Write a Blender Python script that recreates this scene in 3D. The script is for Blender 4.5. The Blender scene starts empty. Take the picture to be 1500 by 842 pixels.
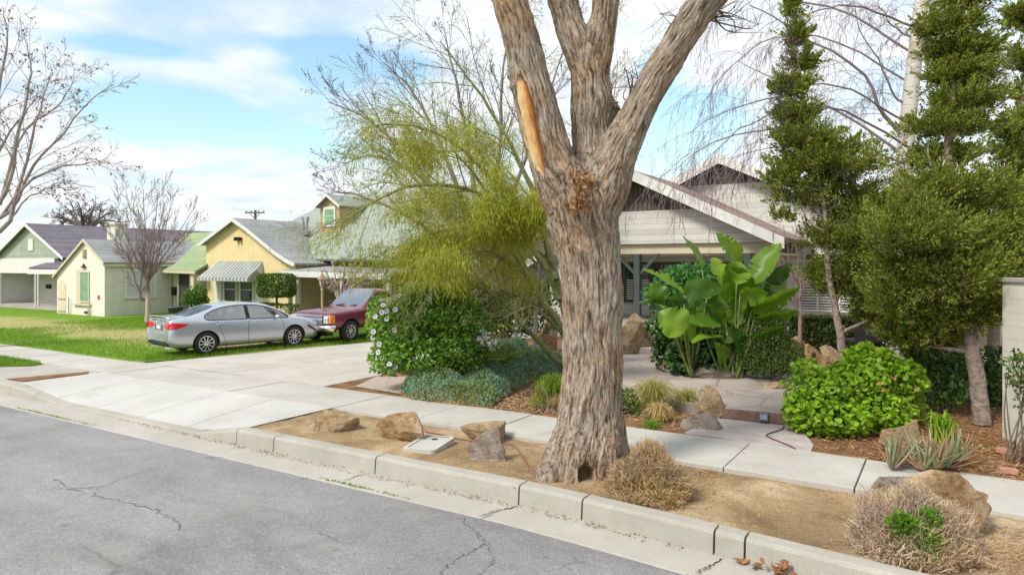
import bpy, bmesh, math, random
import numpy as np
from mathutils import Vector, Matrix
from mathutils.bvhtree import BVHTree

# ------------------------------------------------------------------ frame
# world axes: x = along the street (to the right), y = away from the street, z = up.
F = 1016.0; HY = 388.0; CAMH = 2.6; TH = math.radians(32)
CT, ST = math.cos(TH), math.sin(TH)
SC = bpy.context.scene; COL = SC.collection
R = math.radians

def D(px, py, Y):
    X = (px - 750) / F * Y
    return Vector((X * CT - Y * ST, X * ST + Y * CT, CAMH - Y * (py - HY) / F))
def G(px, py, z=0.0):
    Y = (CAMH - z) * F / (py - HY)
    p = D(px, py, Y); p.z = z
    return p
def depth(p):
    return -p[0] * ST + p[1] * CT

# ------------------------------------------------------------------ noise
def _h(i, j, k, s):
    n = (i * 374761393 + j * 668265263 + k * 2147483647 + s * 1274126177) & 0xFFFFFFFF
    n = ((n ^ (n >> 13)) * 1274126177) & 0xFFFFFFFF
    n = (n ^ (n >> 16)) & 0xFFFFFFFF
    return n / 4294967295.0
def vnoise(P, seed=0):
    P = np.asarray(P, float); I = np.floor(P).astype(np.int64); f = P - I
    f = f * f * (3 - 2 * f); o = 0
    for dx in (0, 1):
        for dy in (0, 1):
            for dz in (0, 1):
                w = (f[:, 0] if dx else 1 - f[:, 0]) * (f[:, 1] if dy else 1 - f[:, 1]) * (f[:, 2] if dz else 1 - f[:, 2])
                o = o + w * _h(I[:, 0] + dx, I[:, 1] + dy, I[:, 2] + dz, seed)
    return o * 2 - 1
def fbm(P, oct=4, seed=0):
    P = np.asarray(P, float); a = 1.0; o = 0; t = 0
    for i in range(oct):
        o = o + a * vnoise(P * 2 ** i + 17.3 * i, seed + i); t += a; a *= .5
    return o / t
def nrm(A):
    return A / np.maximum(np.linalg.norm(A, axis=1, keepdims=True), 1e-9)

# ------------------------------------------------------------------ tags
def tag(o, label=None, cat=None, group=None, kind=None):
    if label: o['label'] = label
    if cat: o['category'] = cat
    if group: o['group'] = group
    if kind: o['kind'] = kind
    return o
def thing(name, loc, label, cat, group=None, rz=0.0):
    o = bpy.data.objects.new(name, None); COL.objects.link(o)
    o.location = loc; o.rotation_euler = (0, 0, rz); o.empty_display_size = .2
    return tag(o, label, cat, group)
def copy_tree(o, parent=None):
    c = o.copy(); COL.objects.link(c)
    if parent: c.parent = parent
    for ch in list(o.children): copy_tree(ch, c)
    return c
def link(name, me, m, parent=None, inv=True):
    o = bpy.data.objects.new(name, me); COL.objects.link(o)
    if m is not None:
        for q in (m if isinstance(m, (list, tuple)) else [m]): me.materials.append(q)
    if parent is not None:
        o.parent = parent
        if inv:   # geometry given in world space, parent placed at its base
            M = Matrix.Translation(parent.location) @ Matrix.Rotation(parent.rotation_euler.z, 4, 'Z')
            q = parent
            while q.parent is not None: q = q.parent
            if q is not parent:
                M = Matrix.Translation(q.location) @ Matrix.Rotation(q.rotation_euler.z, 4, 'Z')
            o.matrix_parent_inverse = Matrix.Identity(4)
            me.transform(M.inverted())
    return o

# ------------------------------------------------------------------ mesh builders
def np_mesh(name, V, Fs, smooth=False):
    """V (n,3); Fs list of int arrays (m,k)"""
    me = bpy.data.meshes.new(name)
    V = np.asarray(V, np.float32)
    Fs = [np.asarray(f, np.int32) for f in Fs if len(f)]
    nl = sum(f.size for f in Fs); nf = sum(len(f) for f in Fs)
    me.vertices.add(len(V)); me.vertices.foreach_set('co', V.ravel())
    me.loops.add(nl); me.loops.foreach_set('vertex_index', np.concatenate([f.ravel() for f in Fs]))
    me.polygons.add(nf)
    tot = np.concatenate([np.full(len(f), f.shape[1], np.int32) for f in Fs])
    st = np.concatenate([[0], np.cumsum(tot)[:-1]]).astype(np.int32)
    me.polygons.foreach_set('loop_start', st)
    if smooth: me.polygons.foreach_set('use_smooth', np.ones(nf, bool))
    me.update(calc_edges=True)
    return me

class MB:
    def __init__(s): s.v = []; s.f = []; s.m = []
    def add(s, vs, fs, mi=0):
        o = len(s.v); s.v += [tuple(v) for v in vs]
        s.f += [tuple(i + o for i in f) for f in fs]; s.m += [mi] * len(fs); return s
    def box(s, x0, x1, y0, y1, z0, z1, mi=0, M=None):
        vs = [Vector((x, y, z)) for z in (z0, z1) for y in (y0, y1) for x in (x0, x1)]
        if M is not None: vs = [M @ v for v in vs]
        return s.add(vs, [(0, 2, 3, 1), (4, 5, 7, 6), (0, 1, 5, 4), (2, 6, 7, 3), (0, 4, 6, 2), (1, 3, 7, 5)], mi)
    def bar(s, p, q, w, h, mi=0, up=(0, 0, 1)):
        p = Vector(p); q = Vector(q); d = (q - p).normalized(); u = Vector(up)
        if abs(d.dot(u)) > .99: u = Vector((1, 0, 0))
        a = d.cross(u).normalized(); b = a.cross(d).normalized()
        vs = [e + a * i * w / 2 + b * j * h / 2 for e in (p, q) for i, j in ((-1, -1), (1, -1), (1, 1), (-1, 1))]
        return s.add(vs, [(3, 2, 1, 0), (4, 5, 6, 7), (0, 1, 5, 4), (1, 2, 6, 5), (2, 3, 7, 6), (3, 0, 4, 7)], mi)
    def prism(s, pts, d, mi=0):
        """polygon pts extruded by vector d"""
        n = len(pts); d = Vector(d); P = [Vector(p) for p in pts]
        return s.add(P + [p + d for p in P], [tuple(range(n))[::-1], tuple(range(n, 2 * n))] + [(i, (i + 1) % n, n + (i + 1) % n, n + i) for i in range(n)], mi)
    def slab(s, pts, th, mi=0):
        P = [Vector(p) for p in pts]; n = (P[1] - P[0]).cross(P[2] - P[0]).normalized()
        if n.z < 0: P = P[::-1]; n = -n
        return s.prism(P, -n * th, mi)
    def tube(s, pts, rad, n=8, mi=0, cap=True):
        V, Fq, Fc = tube_np(pts, rad, n, cap)
        s.add([tuple(v) for v in V], [tuple(f) for f in Fq] + ([tuple(range(n))[::-1], tuple(range(len(V) - n, len(V)))] if cap else []), mi)
        return s
    def lathe(s, prof, n=16, c=(0, 0, 0), axis='z', mi=0, caps=True):
        vs = []; fs = []
        for r, z in prof:
            for i in range(n):
                a = 2 * math.pi * i / n; x, y = r * math.cos(a), r * math.sin(a)
                q = (x, y, z) if axis == 'z' else ((x, z, y) if axis == 'y' else (z, x, y))
                vs.append((q[0] + c[0], q[1] + c[1], q[2] + c[2]))
        for k in range(len(prof) - 1):
            for i in range(n):
                j = (i + 1) % n; fs.append((k * n + i, k * n + j, k * n + n + j, k * n + n + i))
        if caps: fs.append(tuple(range(n))[::-1]); fs.append(tuple(range((len(prof) - 1) * n, len(prof) * n)))
        return s.add(vs, fs, mi)
    def mesh(s, name, smooth=False):
        me = bpy.data.meshes.new(name); me.from_pydata(s.v, [], s.f)
        me.polygons.foreach_set('material_index', s.m)
        bm = bmesh.new(); bm.from_mesh(me); bmesh.ops.recalc_face_normals(bm, faces=bm.faces); bm.to_mesh(me); bm.free()
        if smooth: me.polygons.foreach_set('use_smooth', [True] * len(me.polygons))
        me.update(); return me
    def build(s, name, m, parent=None, smooth=False, bevel=0, inv=True):
        o = link(name, s.mesh(name, smooth), m, parent, inv)
        if bevel:
            b = o.modifiers.new('bevel', 'BEVEL'); b.width = bevel; b.segments = 2; b.limit_method = 'ANGLE'
        return o

def tube_np(pts, rad, n, cap=True):
    P = np.array([tuple(p) for p in pts], float); k = len(P)
    rad = np.broadcast_to(np.asarray(rad, float), (k,))
    T = np.empty_like(P); T[1:-1] = P[2:] - P[:-2]; T[0] = P[1] - P[0]; T[-1] = P[-1] - P[-2]; T /= np.sqrt((T * T).sum(1))[:, None] + 1e-12
    u = np.array([1., 0, 0]) if abs(T[0][0]) < .8 else np.array([0, 1., 0])
    a = np.arange(n) * 2 * math.pi / n; ca, sa = np.cos(a)[:, None], np.sin(a)[:, None]
    V = np.empty((k, n, 3))
    if n <= 5:
        m_ = T.mean(0); u = np.eye(3)[np.argmin(np.abs(m_))]
        U = u - T * (T @ u)[:, None]; U /= np.sqrt((U * U).sum(1))[:, None] + 1e-9
        Wv = np.stack([T[:, 1] * U[:, 2] - T[:, 2] * U[:, 1], T[:, 2] * U[:, 0] - T[:, 0] * U[:, 2], T[:, 0] * U[:, 1] - T[:, 1] * U[:, 0]], 1)
        V = P[:, None] + rad[:, None, None] * (ca[None] * U[:, None] + sa[None] * Wv[:, None])
    else:
      for i in range(k):
          u = u - T[i] * np.dot(u, T[i]); u /= max(np.linalg.norm(u), 1e-9)
          w = np.cross(T[i], u)
          V[i] = P[i] + rad[i] * (ca * u + sa * w)
    idx = np.arange(k * n).reshape(k, n)
    Fq = np.stack([idx[:-1], np.roll(idx[:-1], -1, 1), np.roll(idx[1:], -1, 1), idx[1:]], -1).reshape(-1, 4)
    return V.reshape(-1, 3), Fq, None

class Tubes:
    def __init__(s): s.V = []; s.F = []; s.n = 0
    def add(s, pts, rad, n=4):
        V, Fq, _ = tube_np(pts, rad, n); s.V.append(V); s.F.append(Fq + s.n); s.n += len(V)
    def build(s, name, m, parent=None):
        return link(name, np_mesh(name, np.concatenate(s.V), [np.concatenate(s.F)], True), m, parent)

def spline(pts, n):
    """Catmull-Rom resample"""
    P = np.array([tuple(p) for p in pts], float)
    if len(P) == 2: return P[0] + (P[1] - P[0]) * np.linspace(0, 1, n)[:, None]
    Q = np.vstack([2 * P[0] - P[1], P, 2 * P[-1] - P[-2]]); o = []
    for t in np.linspace(0, len(P) - 1 - 1e-6, n):
        i = int(t); f = t - i; a, b, c, d = Q[i:i + 4]
        o.append(.5 * (2 * b + (c - a) * f + (2 * a - 5 * b + 4 * c - d) * f * f + (3 * b - a - 3 * c + d) * f ** 3))
    return np.array(o)

RHOMB = [(0, 0), (.45, .5), (1, 0), (.45, -.5)]
BROAD = [(0, 0), (.2, .42), (.6, .5), (1, 0), (.6, -.5), (.2, -.42)]
ROUND = [(0, 0), (.15, .45), (.55, .55), (.9, .28), (1, 0), (.9, -.28), (.55, -.55), (.15, -.45)]
BLADE = [(0, .5), (.6, .38), (1, 0), (.6, -.38), (0, -.5)]
def cards(P, Dv, N, L, W, shape=RHOMB, fold=.25):
    P = np.asarray(P, float); Dv = nrm(Dv); S = nrm(np.cross(Dv, N)); N = np.cross(S, Dv)
    L = np.broadcast_to(L, (len(P),))[:, None]; W = np.broadcast_to(W, (len(P),))[:, None]
    k = len(shape); V = np.empty((len(P), k, 3))
    for i, (u, v) in enumerate(shape):
        V[:, i] = P + Dv * (u * L) + S * (v * W) + N * (abs(v) * fold * W)
    return V.reshape(-1, 3), np.arange(len(P) * k).reshape(-1, k)

class Leaves:
    def __init__(s): s.V = []; s.F = {}; s.n = 0
    def add(s, VF):
        V, Fq = VF; s.V.append(V); s.F.setdefault(Fq.shape[1], []).append(Fq + s.n); s.n += len(V)
    def strips(s, C, W, N):
        """curved ribbons: C (m,k,3) centre lines, W (m,k) half widths, N (m,3) side vectors"""
        m, k, _ = C.shape
        A = C + N[:, None, :] * W[:, :, None]; B = C - N[:, None, :] * W[:, :, None]
        V = np.stack([A, B], 2).reshape(m, 2 * k, 3)
        base = (np.arange(m) * 2 * k)[:, None]
        q = np.concatenate([base + np.array([2 * i, 2 * i + 1, 2 * i + 3, 2 * i + 2]) for i in range(k - 1)])
        s.add((V.reshape(-1, 3), q))
    def build(s, name, m, parent=None, smooth=False):
        return link(name, np_mesh(name, np.concatenate(s.V), [np.concatenate(f) for f in s.F.values()], smooth), m, parent)

def rdir(n, rng):
    return nrm(rng.normal(size=(n, 3)))
def blob_pts(blobs, n, rng, inner=.55, amp=.3, fr=2.2):
    C = np.array([tuple(b[0]) for b in blobs]); Rr = np.array([tuple(b[1]) if hasattr(b[1], '__len__') else (b[1],) * 3 for b in blobs], float)
    w = (Rr.prod(1)) ** (2 / 3); w /= w.sum()
    k = rng.choice(len(blobs), n, p=w)
    d = rdir(n, rng); r = 1 - inner * rng.random(n) ** 1.6
    off = d * Rr[k]
    m = 1 + amp * fbm((C[k] + off) * fr / max(Rr.mean(), .05) * .5, 3, 5)
    return C[k] + off * (r * m)[:, None], nrm(d / Rr[k])

# ------------------------------------------------------------------ materials
class NT:
    def __init__(s, name):
        s.m = bpy.data.materials.new(name); s.m.use_nodes = True; s.t = s.m.node_tree; s.t.nodes.clear()
        s.out = s.n('ShaderNodeOutputMaterial')
    def n(s, ty, **kw):
        nd = s.t.nodes.new(ty)
        for k, v in kw.items():
            if k in nd.inputs.keys() if isinstance(k, str) else False: s.set(nd.inputs[k], v)
            else: setattr(nd, k, v)
        return nd
    def set(s, sock, v):
        if isinstance(v, bpy.types.NodeSocket): s.t.links.new(v, sock)
        elif hasattr(sock, 'default_value'):
            if isinstance(v, (tuple, list)) and len(v) == 3 and sock.type == 'RGBA': v = (*v, 1)
            sock.default_value = v
    def coord(s, kind='Object', scale=(1, 1, 1)):
        tc = s.n('ShaderNodeTexCoord'); mp = s.n('ShaderNodeMapping')
        s.set(mp.inputs['Vector'], tc.outputs[kind]); mp.inputs['Scale'].default_value = scale
        return mp.outputs[0]
    def noise(s, vec, scale, detail=4, rough=.55, dist=0):
        nd = s.n('ShaderNodeTexNoise'); s.set(nd.inputs['Vector'], vec)
        nd.inputs['Scale'].default_value = scale; nd.inputs['Detail'].default_value = detail
        nd.inputs['Roughness'].default_value = rough; nd.inputs['Distortion'].default_value = dist
        return nd.outputs['Fac']
    def ramp(s, fac, stops, interp='LINEAR'):
        nd = s.n('ShaderNodeValToRGB'); s.set(nd.inputs[0], fac); cr = nd.color_ramp; cr.interpolation = interp
        while len(cr.elements) < len(stops): cr.elements.new(.5)
        for e, (p, c) in zip(cr.elements, stops):
            e.position = p; e.color = (*c, 1) if hasattr(c, '__len__') else (c, c, c, 1)
        return nd.outputs[0]
    def mix(s, a, b, fac, mode='MIX'):
        nd = s.n('ShaderNodeMixRGB', blend_type=mode); s.set(nd.inputs[0], fac); s.set(nd.inputs[1], a); s.set(nd.inputs[2], b)
        return nd.outputs[0]
    def math(s, op, a, b=0.0, c=None, clamp=False):
        nd = s.n('ShaderNodeMath', operation=op, use_clamp=clamp); s.set(nd.inputs[0], a); s.set(nd.inputs[1], b)
        if c is not None: s.set(nd.inputs[2], c)
        return nd.outputs[0]
    def bump(s, h, strength, dist, normal=None):
        nd = s.n('ShaderNodeBump'); s.set(nd.inputs['Height'], h); nd.inputs['Strength'].default_value = strength; nd.inputs['Distance'].default_value = dist
        if normal is not None: s.set(nd.inputs['Normal'], normal)
        return nd.outputs[0]
    def pbr(s, col, rough=.7, normal=None, metal=0, spec=.4, coat=0, alpha=None, trans=0):
        b = s.n('ShaderNodeBsdfPrincipled'); s.set(b.inputs['Base Color'], col); s.set(b.inputs['Roughness'], rough)
        s.set(b.inputs['Metallic'], metal); s.set(b.inputs['Specular IOR Level'], spec); s.set(b.inputs['Coat Weight'], coat)
        b.inputs['Coat Roughness'].default_value = .05
        if trans: b.inputs['Transmission Weight'].default_value = trans
        if normal is not None: s.set(b.inputs['Normal'], normal)
        s.set(s.out.inputs[0], b.outputs[0]); return s.m
    def sep(s, vec):
        nd = s.n('ShaderNodeSeparateXYZ'); s.set(nd.inputs[0], vec); return nd.outputs

def plain(name, col, rough=.6, var=.15, scale=6, bump=0.0, metal=0, spec=.4, coat=0, dist=.01):
    t = NT(name); v = t.coord(); f = t.noise(v, scale, 5)
    c = t.mix(tuple(x * (1 - var) for x in col), tuple(min(1, x * (1 + var)) for x in col), t.ramp(f, [(.3, 0), (.7, 1)]))
    return t.pbr(c, rough, t.bump(f, bump, dist) if bump else None, metal, spec, coat)

def leafm(name, cols, trans=.35, rough=.5, spec=.3):
    t = NT(name); g = t.n('ShaderNodeNewGeometry')
    n = len(cols); c = t.ramp(g.outputs['Random Per Island'], [(i / max(1, n - 1), cc) for i, cc in enumerate(cols)])
    f = t.noise(t.coord('Object'), 1.7, 2)
    c = t.mix(c, t.mix(c, (1.25, 1.25, 1.0), 1, 'MULTIPLY'), t.ramp(f, [(.35, 0), (.65, 1)]))
    b = t.n('ShaderNodeBsdfPrincipled'); t.set(b.inputs['Base Color'], c); b.inputs['Roughness'].default_value = rough
    b.inputs['Specular IOR Level'].default_value = spec
    tr = t.n('ShaderNodeBsdfTranslucent'); t.set(tr.inputs[0], c)
    mx = t.n('ShaderNodeMixShader'); mx.inputs[0].default_value = trans
    t.set(mx.inputs[1], b.outputs[0]); t.set(mx.inputs[2], tr.outputs[0]); t.set(t.out.inputs[0], mx.outputs[0])
    return t.m

def concrete(name, c1, c2, stain=.25, dirt=(.30, .24, .16), dirt_amt=.3):
    t = NT(name); v = t.coord()
    a = t.ramp(t.noise(v, .7, 5, .6), [(.3, 0), (.7, 1)])
    c = t.mix(c1, c2, a)
    c = t.mix(c, dirt, t.math('MULTIPLY', t.ramp(t.noise(v, 1.9, 6, .65, .4), [(.5, 0), (.78, 1)]), dirt_amt))
    sp = t.noise(v, 90, 3, .7)
    c = t.mix(c, t.mix(c, (.72, .71, .69), 1, 'MULTIPLY'), t.ramp(sp, [(.45, 0), (.72, 1)]))
    spot = t.n('ShaderNodeTexVoronoi'); t.set(spot.inputs['Vector'], v); spot.inputs['Scale'].default_value = 2.3
    c = t.mix(c, t.mix(c, (.45, .43, .4), 1, 'MULTIPLY'), t.ramp(spot.outputs['Distance'], [(.0, 1), (.035, .8), (.05, 0)]))
    c = t.mix(c, (.2, .19, .17), t.math('MULTIPLY', t.ramp(t.noise(v, .9, 7, .7, 1.2), [(.56, 0), (.75, 1)]), stain))
    return t.pbr(c, .85, t.bump(t.noise(v, 60, 5, .7), .35, .006), spec=.2)

EXPO = 1.0
SKY_OFF = (3.1, 1.7)
SKY_GAPS = [(225, 160, 80, 34, .34), (330, 182, 100, 22, .28), (490, 95, 70, 50, .34), (130, 60, 120, 14, .10), (380, 60, 60, 14, .10), (460, 215, 70, 26, .18), (200, 70, 60, 14, .12), (1010, 185, 75, 50, .46), (955, 235, 60, 26, .40), (960, 110, 40, 40, .26), (600, 110, 40, 40, .18), (1330, 140, 90, 60, .10)]
TRUCK_TURN = 0

# ------------------------------------------------------------------ camera, light, world
SUN_EL, SUN_AZ = R(48), R(200)   # direction the light comes from, azimuth measured from +y clockwise
cam = bpy.data.cameras.new('camera'); co = bpy.data.objects.new('camera', cam); COL.objects.link(co)
co.location = (0, 0, CAMH); co.rotation_euler = (R(90), 0, TH)
cam.sensor_width = 36; cam.lens = F / 1500 * 36; cam.shift_y = -33 / 1500; cam.clip_end = 3000; cam.clip_start = .05
SC.camera = co
sl = bpy.data.lights.new('sun', 'SUN'); sl.energy = 2.1; sl.angle = R(14); sl.color = (1, .95, .86)
so = bpy.data.objects.new('sun', sl); COL.objects.link(so)
sd = Vector((math.sin(SUN_AZ) * math.cos(SUN_EL), math.cos(SUN_AZ) * math.cos(SUN_EL), math.sin(SUN_EL)))
so.rotation_euler = sd.to_track_quat('Z', 'Y').to_euler()

w = bpy.data.worlds.new('World'); SC.world = w; w.use_nodes = True
t = NT.__new__(NT); t.t = w.node_tree; t.t.nodes.clear(); t.out = t.n('ShaderNodeOutputWorld')
sky = t.n('ShaderNodeTexSky'); sky.sky_type = 'NISHITA'; sky.sun_disc = False; sky.sun_elevation = SUN_EL; sky.sun_rotation = SUN_AZ
sky.air_density = 1.6; sky.dust_density = .4; sky.ozone_density = 1.5
tc = t.n('ShaderNodeTexCoord'); gx, gy, gz = t.sep(tc.outputs['Generated'])
# cloud layer: direction projected on a high flat deck
zz = t.math('ADD', t.math('MAXIMUM', gz, 0.0), .16)
cx = t.math('DIVIDE', gx, zz); cy = t.math('DIVIDE', gy, zz)
cv = t.n('ShaderNodeCombineXYZ'); t.set(cv.inputs[0], cx); t.set(cv.inputs[1], cy)
mp = t.n('ShaderNodeMapping'); t.set(mp.inputs[0], cv.outputs[0]); mp.inputs['Location'].default_value = (SKY_OFF[0], SKY_OFF[1], 0)
n1 = t.noise(mp.outputs[0], .62, 7, .55, .25); n2 = t.noise(mp.outputs[0], 2.4, 6, .6, .3)
cov = t.math('ADD', t.math('MULTIPLY', n1, .8), t.math('MULTIPLY', n2, .2))
# openings in the cloud deck, given as directions of the sky
for (px, py, rx, ry, amt) in SKY_GAPS:
    d = (D(px, py, 10) - Vector((0, 0, CAMH))).normalized()
    e1 = Vector((d.y, -d.x, 0)).normalized(); e2 = d.cross(e1)
    dots = []
    for e, r_ in ((e1, rx / F), (e2, ry / F)):
        vm = t.n('ShaderNodeVectorMath', operation='DOT_PRODUCT'); t.set(vm.inputs[0], tc.outputs['Generated']); vm.inputs[1].default_value = e
        q = t.math('DIVIDE', vm.outputs['Value'], r_); dots.append(t.math('MULTIPLY', q, q))
    fr = t.n('ShaderNodeVectorMath', operation='DOT_PRODUCT'); t.set(fr.inputs[0], tc.outputs['Generated']); fr.inputs[1].default_value = d
    e = t.math('EXPONENT', t.math('MULTIPLY', t.math('ADD', dots[0], dots[1]), -1.0))
    e = t.math('MULTIPLY', e, t.math('GREATER_THAN', fr.outputs['Value'], 0))
    cov = t.math('SUBTRACT', cov, t.math('MULTIPLY', e, amt))
mask = t.ramp(cov, [(.31, 0), (.47, 1)])
shade = t.ramp(t.math('ADD', t.math('MULTIPLY', n2, .7), t.math('MULTIPLY', n1, .3)), [(.36, (3.7, 4.25, 4.8)), (.6, (5.6, 5.75, 5.9))])
blue = t.mix(sky.outputs[0], (.87, .985, 1.08), 1.0, 'MULTIPLY')
colr = t.mix(blue, shade, mask)
bg = t.n('ShaderNodeBackground'); t.set(bg.inputs[0], colr); bg.inputs[1].default_value = .1
t.set(t.out.inputs[0], bg.outputs[0])
vs = SC.view_settings; vs.view_transform = 'Standard'; vs.look = 'None'; vs.exposure = EXPO; vs.gamma = 1; vs.use_curve_mapping = False
SC.cycles.max_bounces = 6; SC.cycles.transparent_max_bounces = 8; SC.cycles.diffuse_bounces = 3; SC.cycles.glossy_bounces = 3
SC.cycles.use_denoising = True

# ------------------------------------------------------------------ materials
def asphalt():
    t = NT('asphalt'); v = t.coord()
    c = t.mix((.215, .21, .212), (.27, .264, .266), t.ramp(t.noise(v, .6, 6, .68, .6), [(.38, 0), (.62, 1)]))
    # long faint wheel lanes
    lane = t.noise(t.coord('Object', (.05, .55, 1)), 1.6, 3)
    c = t.mix(c, t.mix(c, (1.16, 1.15, 1.14), 1, 'MULTIPLY'), t.ramp(lane, [(.42, 0), (.62, 1)]))
    sp = t.n('ShaderNodeTexVoronoi'); t.set(sp.inputs['Vector'], v); sp.inputs['Scale'].default_value = 75
    c = t.mix(c, t.mix(c, t.ramp(t.sep(sp.outputs['Color'])[0], [(0, .7), (.5, .97), (.9, 1.06), (1, 1.55)]), 1, 'MULTIPLY'), .8)
    sp2 = t.noise(v, 22, 4, .8)
    c = t.mix(c, t.mix(c, (.72, .72, .74), 1, 'MULTIPLY'), t.ramp(sp2, [(.5, 0), (.75, 1)]))
    spot = t.n('ShaderNodeTexVoronoi'); t.set(spot.inputs['Vector'], v); spot.inputs['Scale'].default_value = 1.1
    c = t.mix(c, (.12, .115, .115), t.ramp(spot.outputs['Distance'], [(0, .6), (.04, .45), (.07, 0)]))
    c = t.mix(c, (.27, .25, .22), t.math('MULTIPLY', t.ramp(t.noise(v, 1.2, 6, .7, .8), [(.52, 0), (.74, 1)]), .55))
    wob = t.n('ShaderNodeTexNoise'); t.set(wob.inputs['Vector'], v); wob.inputs['Scale'].default_value = 2.5; wob.inputs['Detail'].default_value = 5
    vo = t.n('ShaderNodeTexVoronoi', feature='DISTANCE_TO_EDGE'); t.set(vo.inputs['Vector'], t.mix(v, wob.outputs['Color'], .22)); vo.inputs['Scale'].default_value = .8
    ck = t.math('MULTIPLY', t.ramp(vo.outputs['Distance'], [(0, 1), (.006, .8), (.011, 0)]), t.ramp(t.noise(v, .45, 3), [(.52, 0), (.6, 1)]))
    c = t.mix(c, (.09, .085, .085), t.math('MULTIPLY', ck, .5))
    st = t.noise(t.coord('Object', (.35, 1, 1)), .8, 5, .65, .5)
    c = t.mix(c, t.mix(c, (.78, .77, .77), 1, 'MULTIPLY'), t.ramp(st, [(.5, 0), (.66, 1)]))
    return t.pbr(c, .8, t.bump(t.noise(v, 110, 4, .8), .6, .008), spec=.25)
def dirt_mat(name, c1, c2, c3, sc=2.0):
    t = NT(name); v = t.coord()
    c = t.ramp(t.noise(v, sc, 6, .6, .5), [(.3, c1), (.5, c2), (.68, c3)])
    c = t.mix(c, t.mix(c, (.55, .5, .45), 1, 'MULTIPLY'), t.ramp(t.noise(v, 38, 5, .75), [(.48, 0), (.7, 1)]))
    st = t.noise(t.coord('Object', (20, 4, 4)), 3, 3, .7)
    c = t.mix(c, t.mix(c, (1.35, 1.3, 1.2), 1, 'MULTIPLY'), t.ramp(st, [(.58, 0), (.68, 1)]))
    return t.pbr(c, .95, t.bump(t.noise(v, 30, 6, .7), .7, .03), spec=.1)
def flag_mat():
    t = NT('flagstone'); v = t.coord()
    c = t.ramp(t.noise(v, 1.1, 5, .6, .3), [(.3, (.30, .25, .22)), (.5, (.40, .34, .30)), (.7, (.47, .41, .36))])
    vo = t.n('ShaderNodeTexVoronoi', feature='DISTANCE_TO_EDGE'); t.set(vo.inputs['Vector'], t.mix(v, t.n('ShaderNodeTexNoise').outputs['Color'], .04)); vo.inputs['Scale'].default_value = .85
    j = t.ramp(vo.outputs['Distance'], [(.0, 1), (.012, .8), (.022, 0)])
    c = t.mix(c, (.22, .18, .16), t.math('MULTIPLY', j, .6))
    c = t.mix(c, t.mix(c, (.75, .74, .73), 1, 'MULTIPLY'), t.ramp(t.noise(v, 40, 4, .7), [(.45, 0), (.7, 1)]))
    return t.pbr(c, .8, t.bump(t.noise(v, 25, 5, .6), .4, .01), spec=.25)
def lawn_mat():
    t = NT('lawn'); v = t.coord()
    g = t.ramp(t.noise(v, 6, 5, .7), [(.3, (.10, .19, .015)), (.6, (.17, .28, .03)), (.8, (.24, .33, .06))])
    dry = t.ramp(t.noise(v, 4, 5, .7), [(.3, (.30, .26, .10)), (.7, (.42, .38, .17))])
    x, y, z = t.sep(v)
    band = t.math('SUBTRACT', 1.0, t.math('ABSOLUTE', t.math('DIVIDE', t.math('SUBTRACT', y, 14.5), 2.3)))
    band = t.math('ADD', band, t.math('MULTIPLY', t.math('SUBTRACT', t.noise(v, .45, 4), .5), 1.5))
    c = t.mix(g, dry, t.math('MULTIPLY', t.ramp(band, [(.0, 0), (.6, 1)]), .9))
    return t.pbr(c, .9, t.bump(t.noise(v, 30, 4), .8, .04), spec=.1)
def shingle(name, c1, c2, axis='a', sc=1.0, moss=None):
    t = NT(name); v = t.coord()
    x, y, z = t.sep(v)
    cv = t.n('ShaderNodeCombineXYZ'); t.set(cv.inputs[0], x if axis == 'a' else y); t.set(cv.inputs[1], t.math('MULTIPLY', z, 1.0))
    br = t.n('ShaderNodeTexBrick'); t.set(br.inputs['Vector'], cv.outputs[0]); br.inputs['Scale'].default_value = 1
    br.inputs['Brick Width'].default_value = .3; br.inputs['Row Height'].default_value = .085; br.inputs['Mortar Size'].default_value = .006
    br.offset = .5
    for k, q in (('Color1', c1), ('Color2', c2), ('Mortar', tuple(x_ * .6 for x_ in c1))): br.inputs[k].default_value = (*q, 1)
    c = t.mix(br.outputs[0], t.mix(br.outputs[0], (.72, .72, .74), 1, 'MULTIPLY'), t.ramp(t.noise(v, .8, 5, .65), [(.35, 0), (.7, 1)]))
    if moss: c = t.mix(c, moss, t.math('MULTIPLY', t.ramp(t.noise(v, 1.6, 5, .7), [(.35, 0), (.65, 1)]), .75))
    return t.pbr(c, .9, t.bump(br.outputs['Fac'], .4, .01), spec=.15)
def lined(name, col, axis='z', pitch=.15, dark=.55, w=.1, var=.12, rough=.6):
    """boards: a dark line every pitch"""
    t = NT(name); v = t.coord(); s = dict(zip('xyz', t.sep(v)))[axis]
    fr = t.math('FRACT', t.math('DIVIDE', s, pitch))
    ln = t.ramp(fr, [(0, 1), (w, .9), (w + .08, 0)])
    c = t.mix(tuple(q * (1 - var) for q in col), tuple(min(1, q * (1 + var)) for q in col), t.ramp(t.noise(v, 1.3, 6, .6), [(.3, 0), (.7, 1)]))
    fl = t.n('ShaderNodeMath', operation='FLOOR'); t.set(fl.inputs[0], t.math('DIVIDE', s, pitch))
    wn = t.n('ShaderNodeTexWhiteNoise', noise_dimensions='1D'); t.set(wn.inputs['W'], fl.outputs[0])
    c = t.mix(c, t.mix(c, (.85, .84, .82), 1, 'MULTIPLY'), wn.outputs['Value'])
    c = t.mix(c, tuple(q * dark for q in col), t.math('MULTIPLY', ln, .8))
    return t.pbr(c, rough, t.bump(fr, .5, .02), spec=.3)
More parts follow.
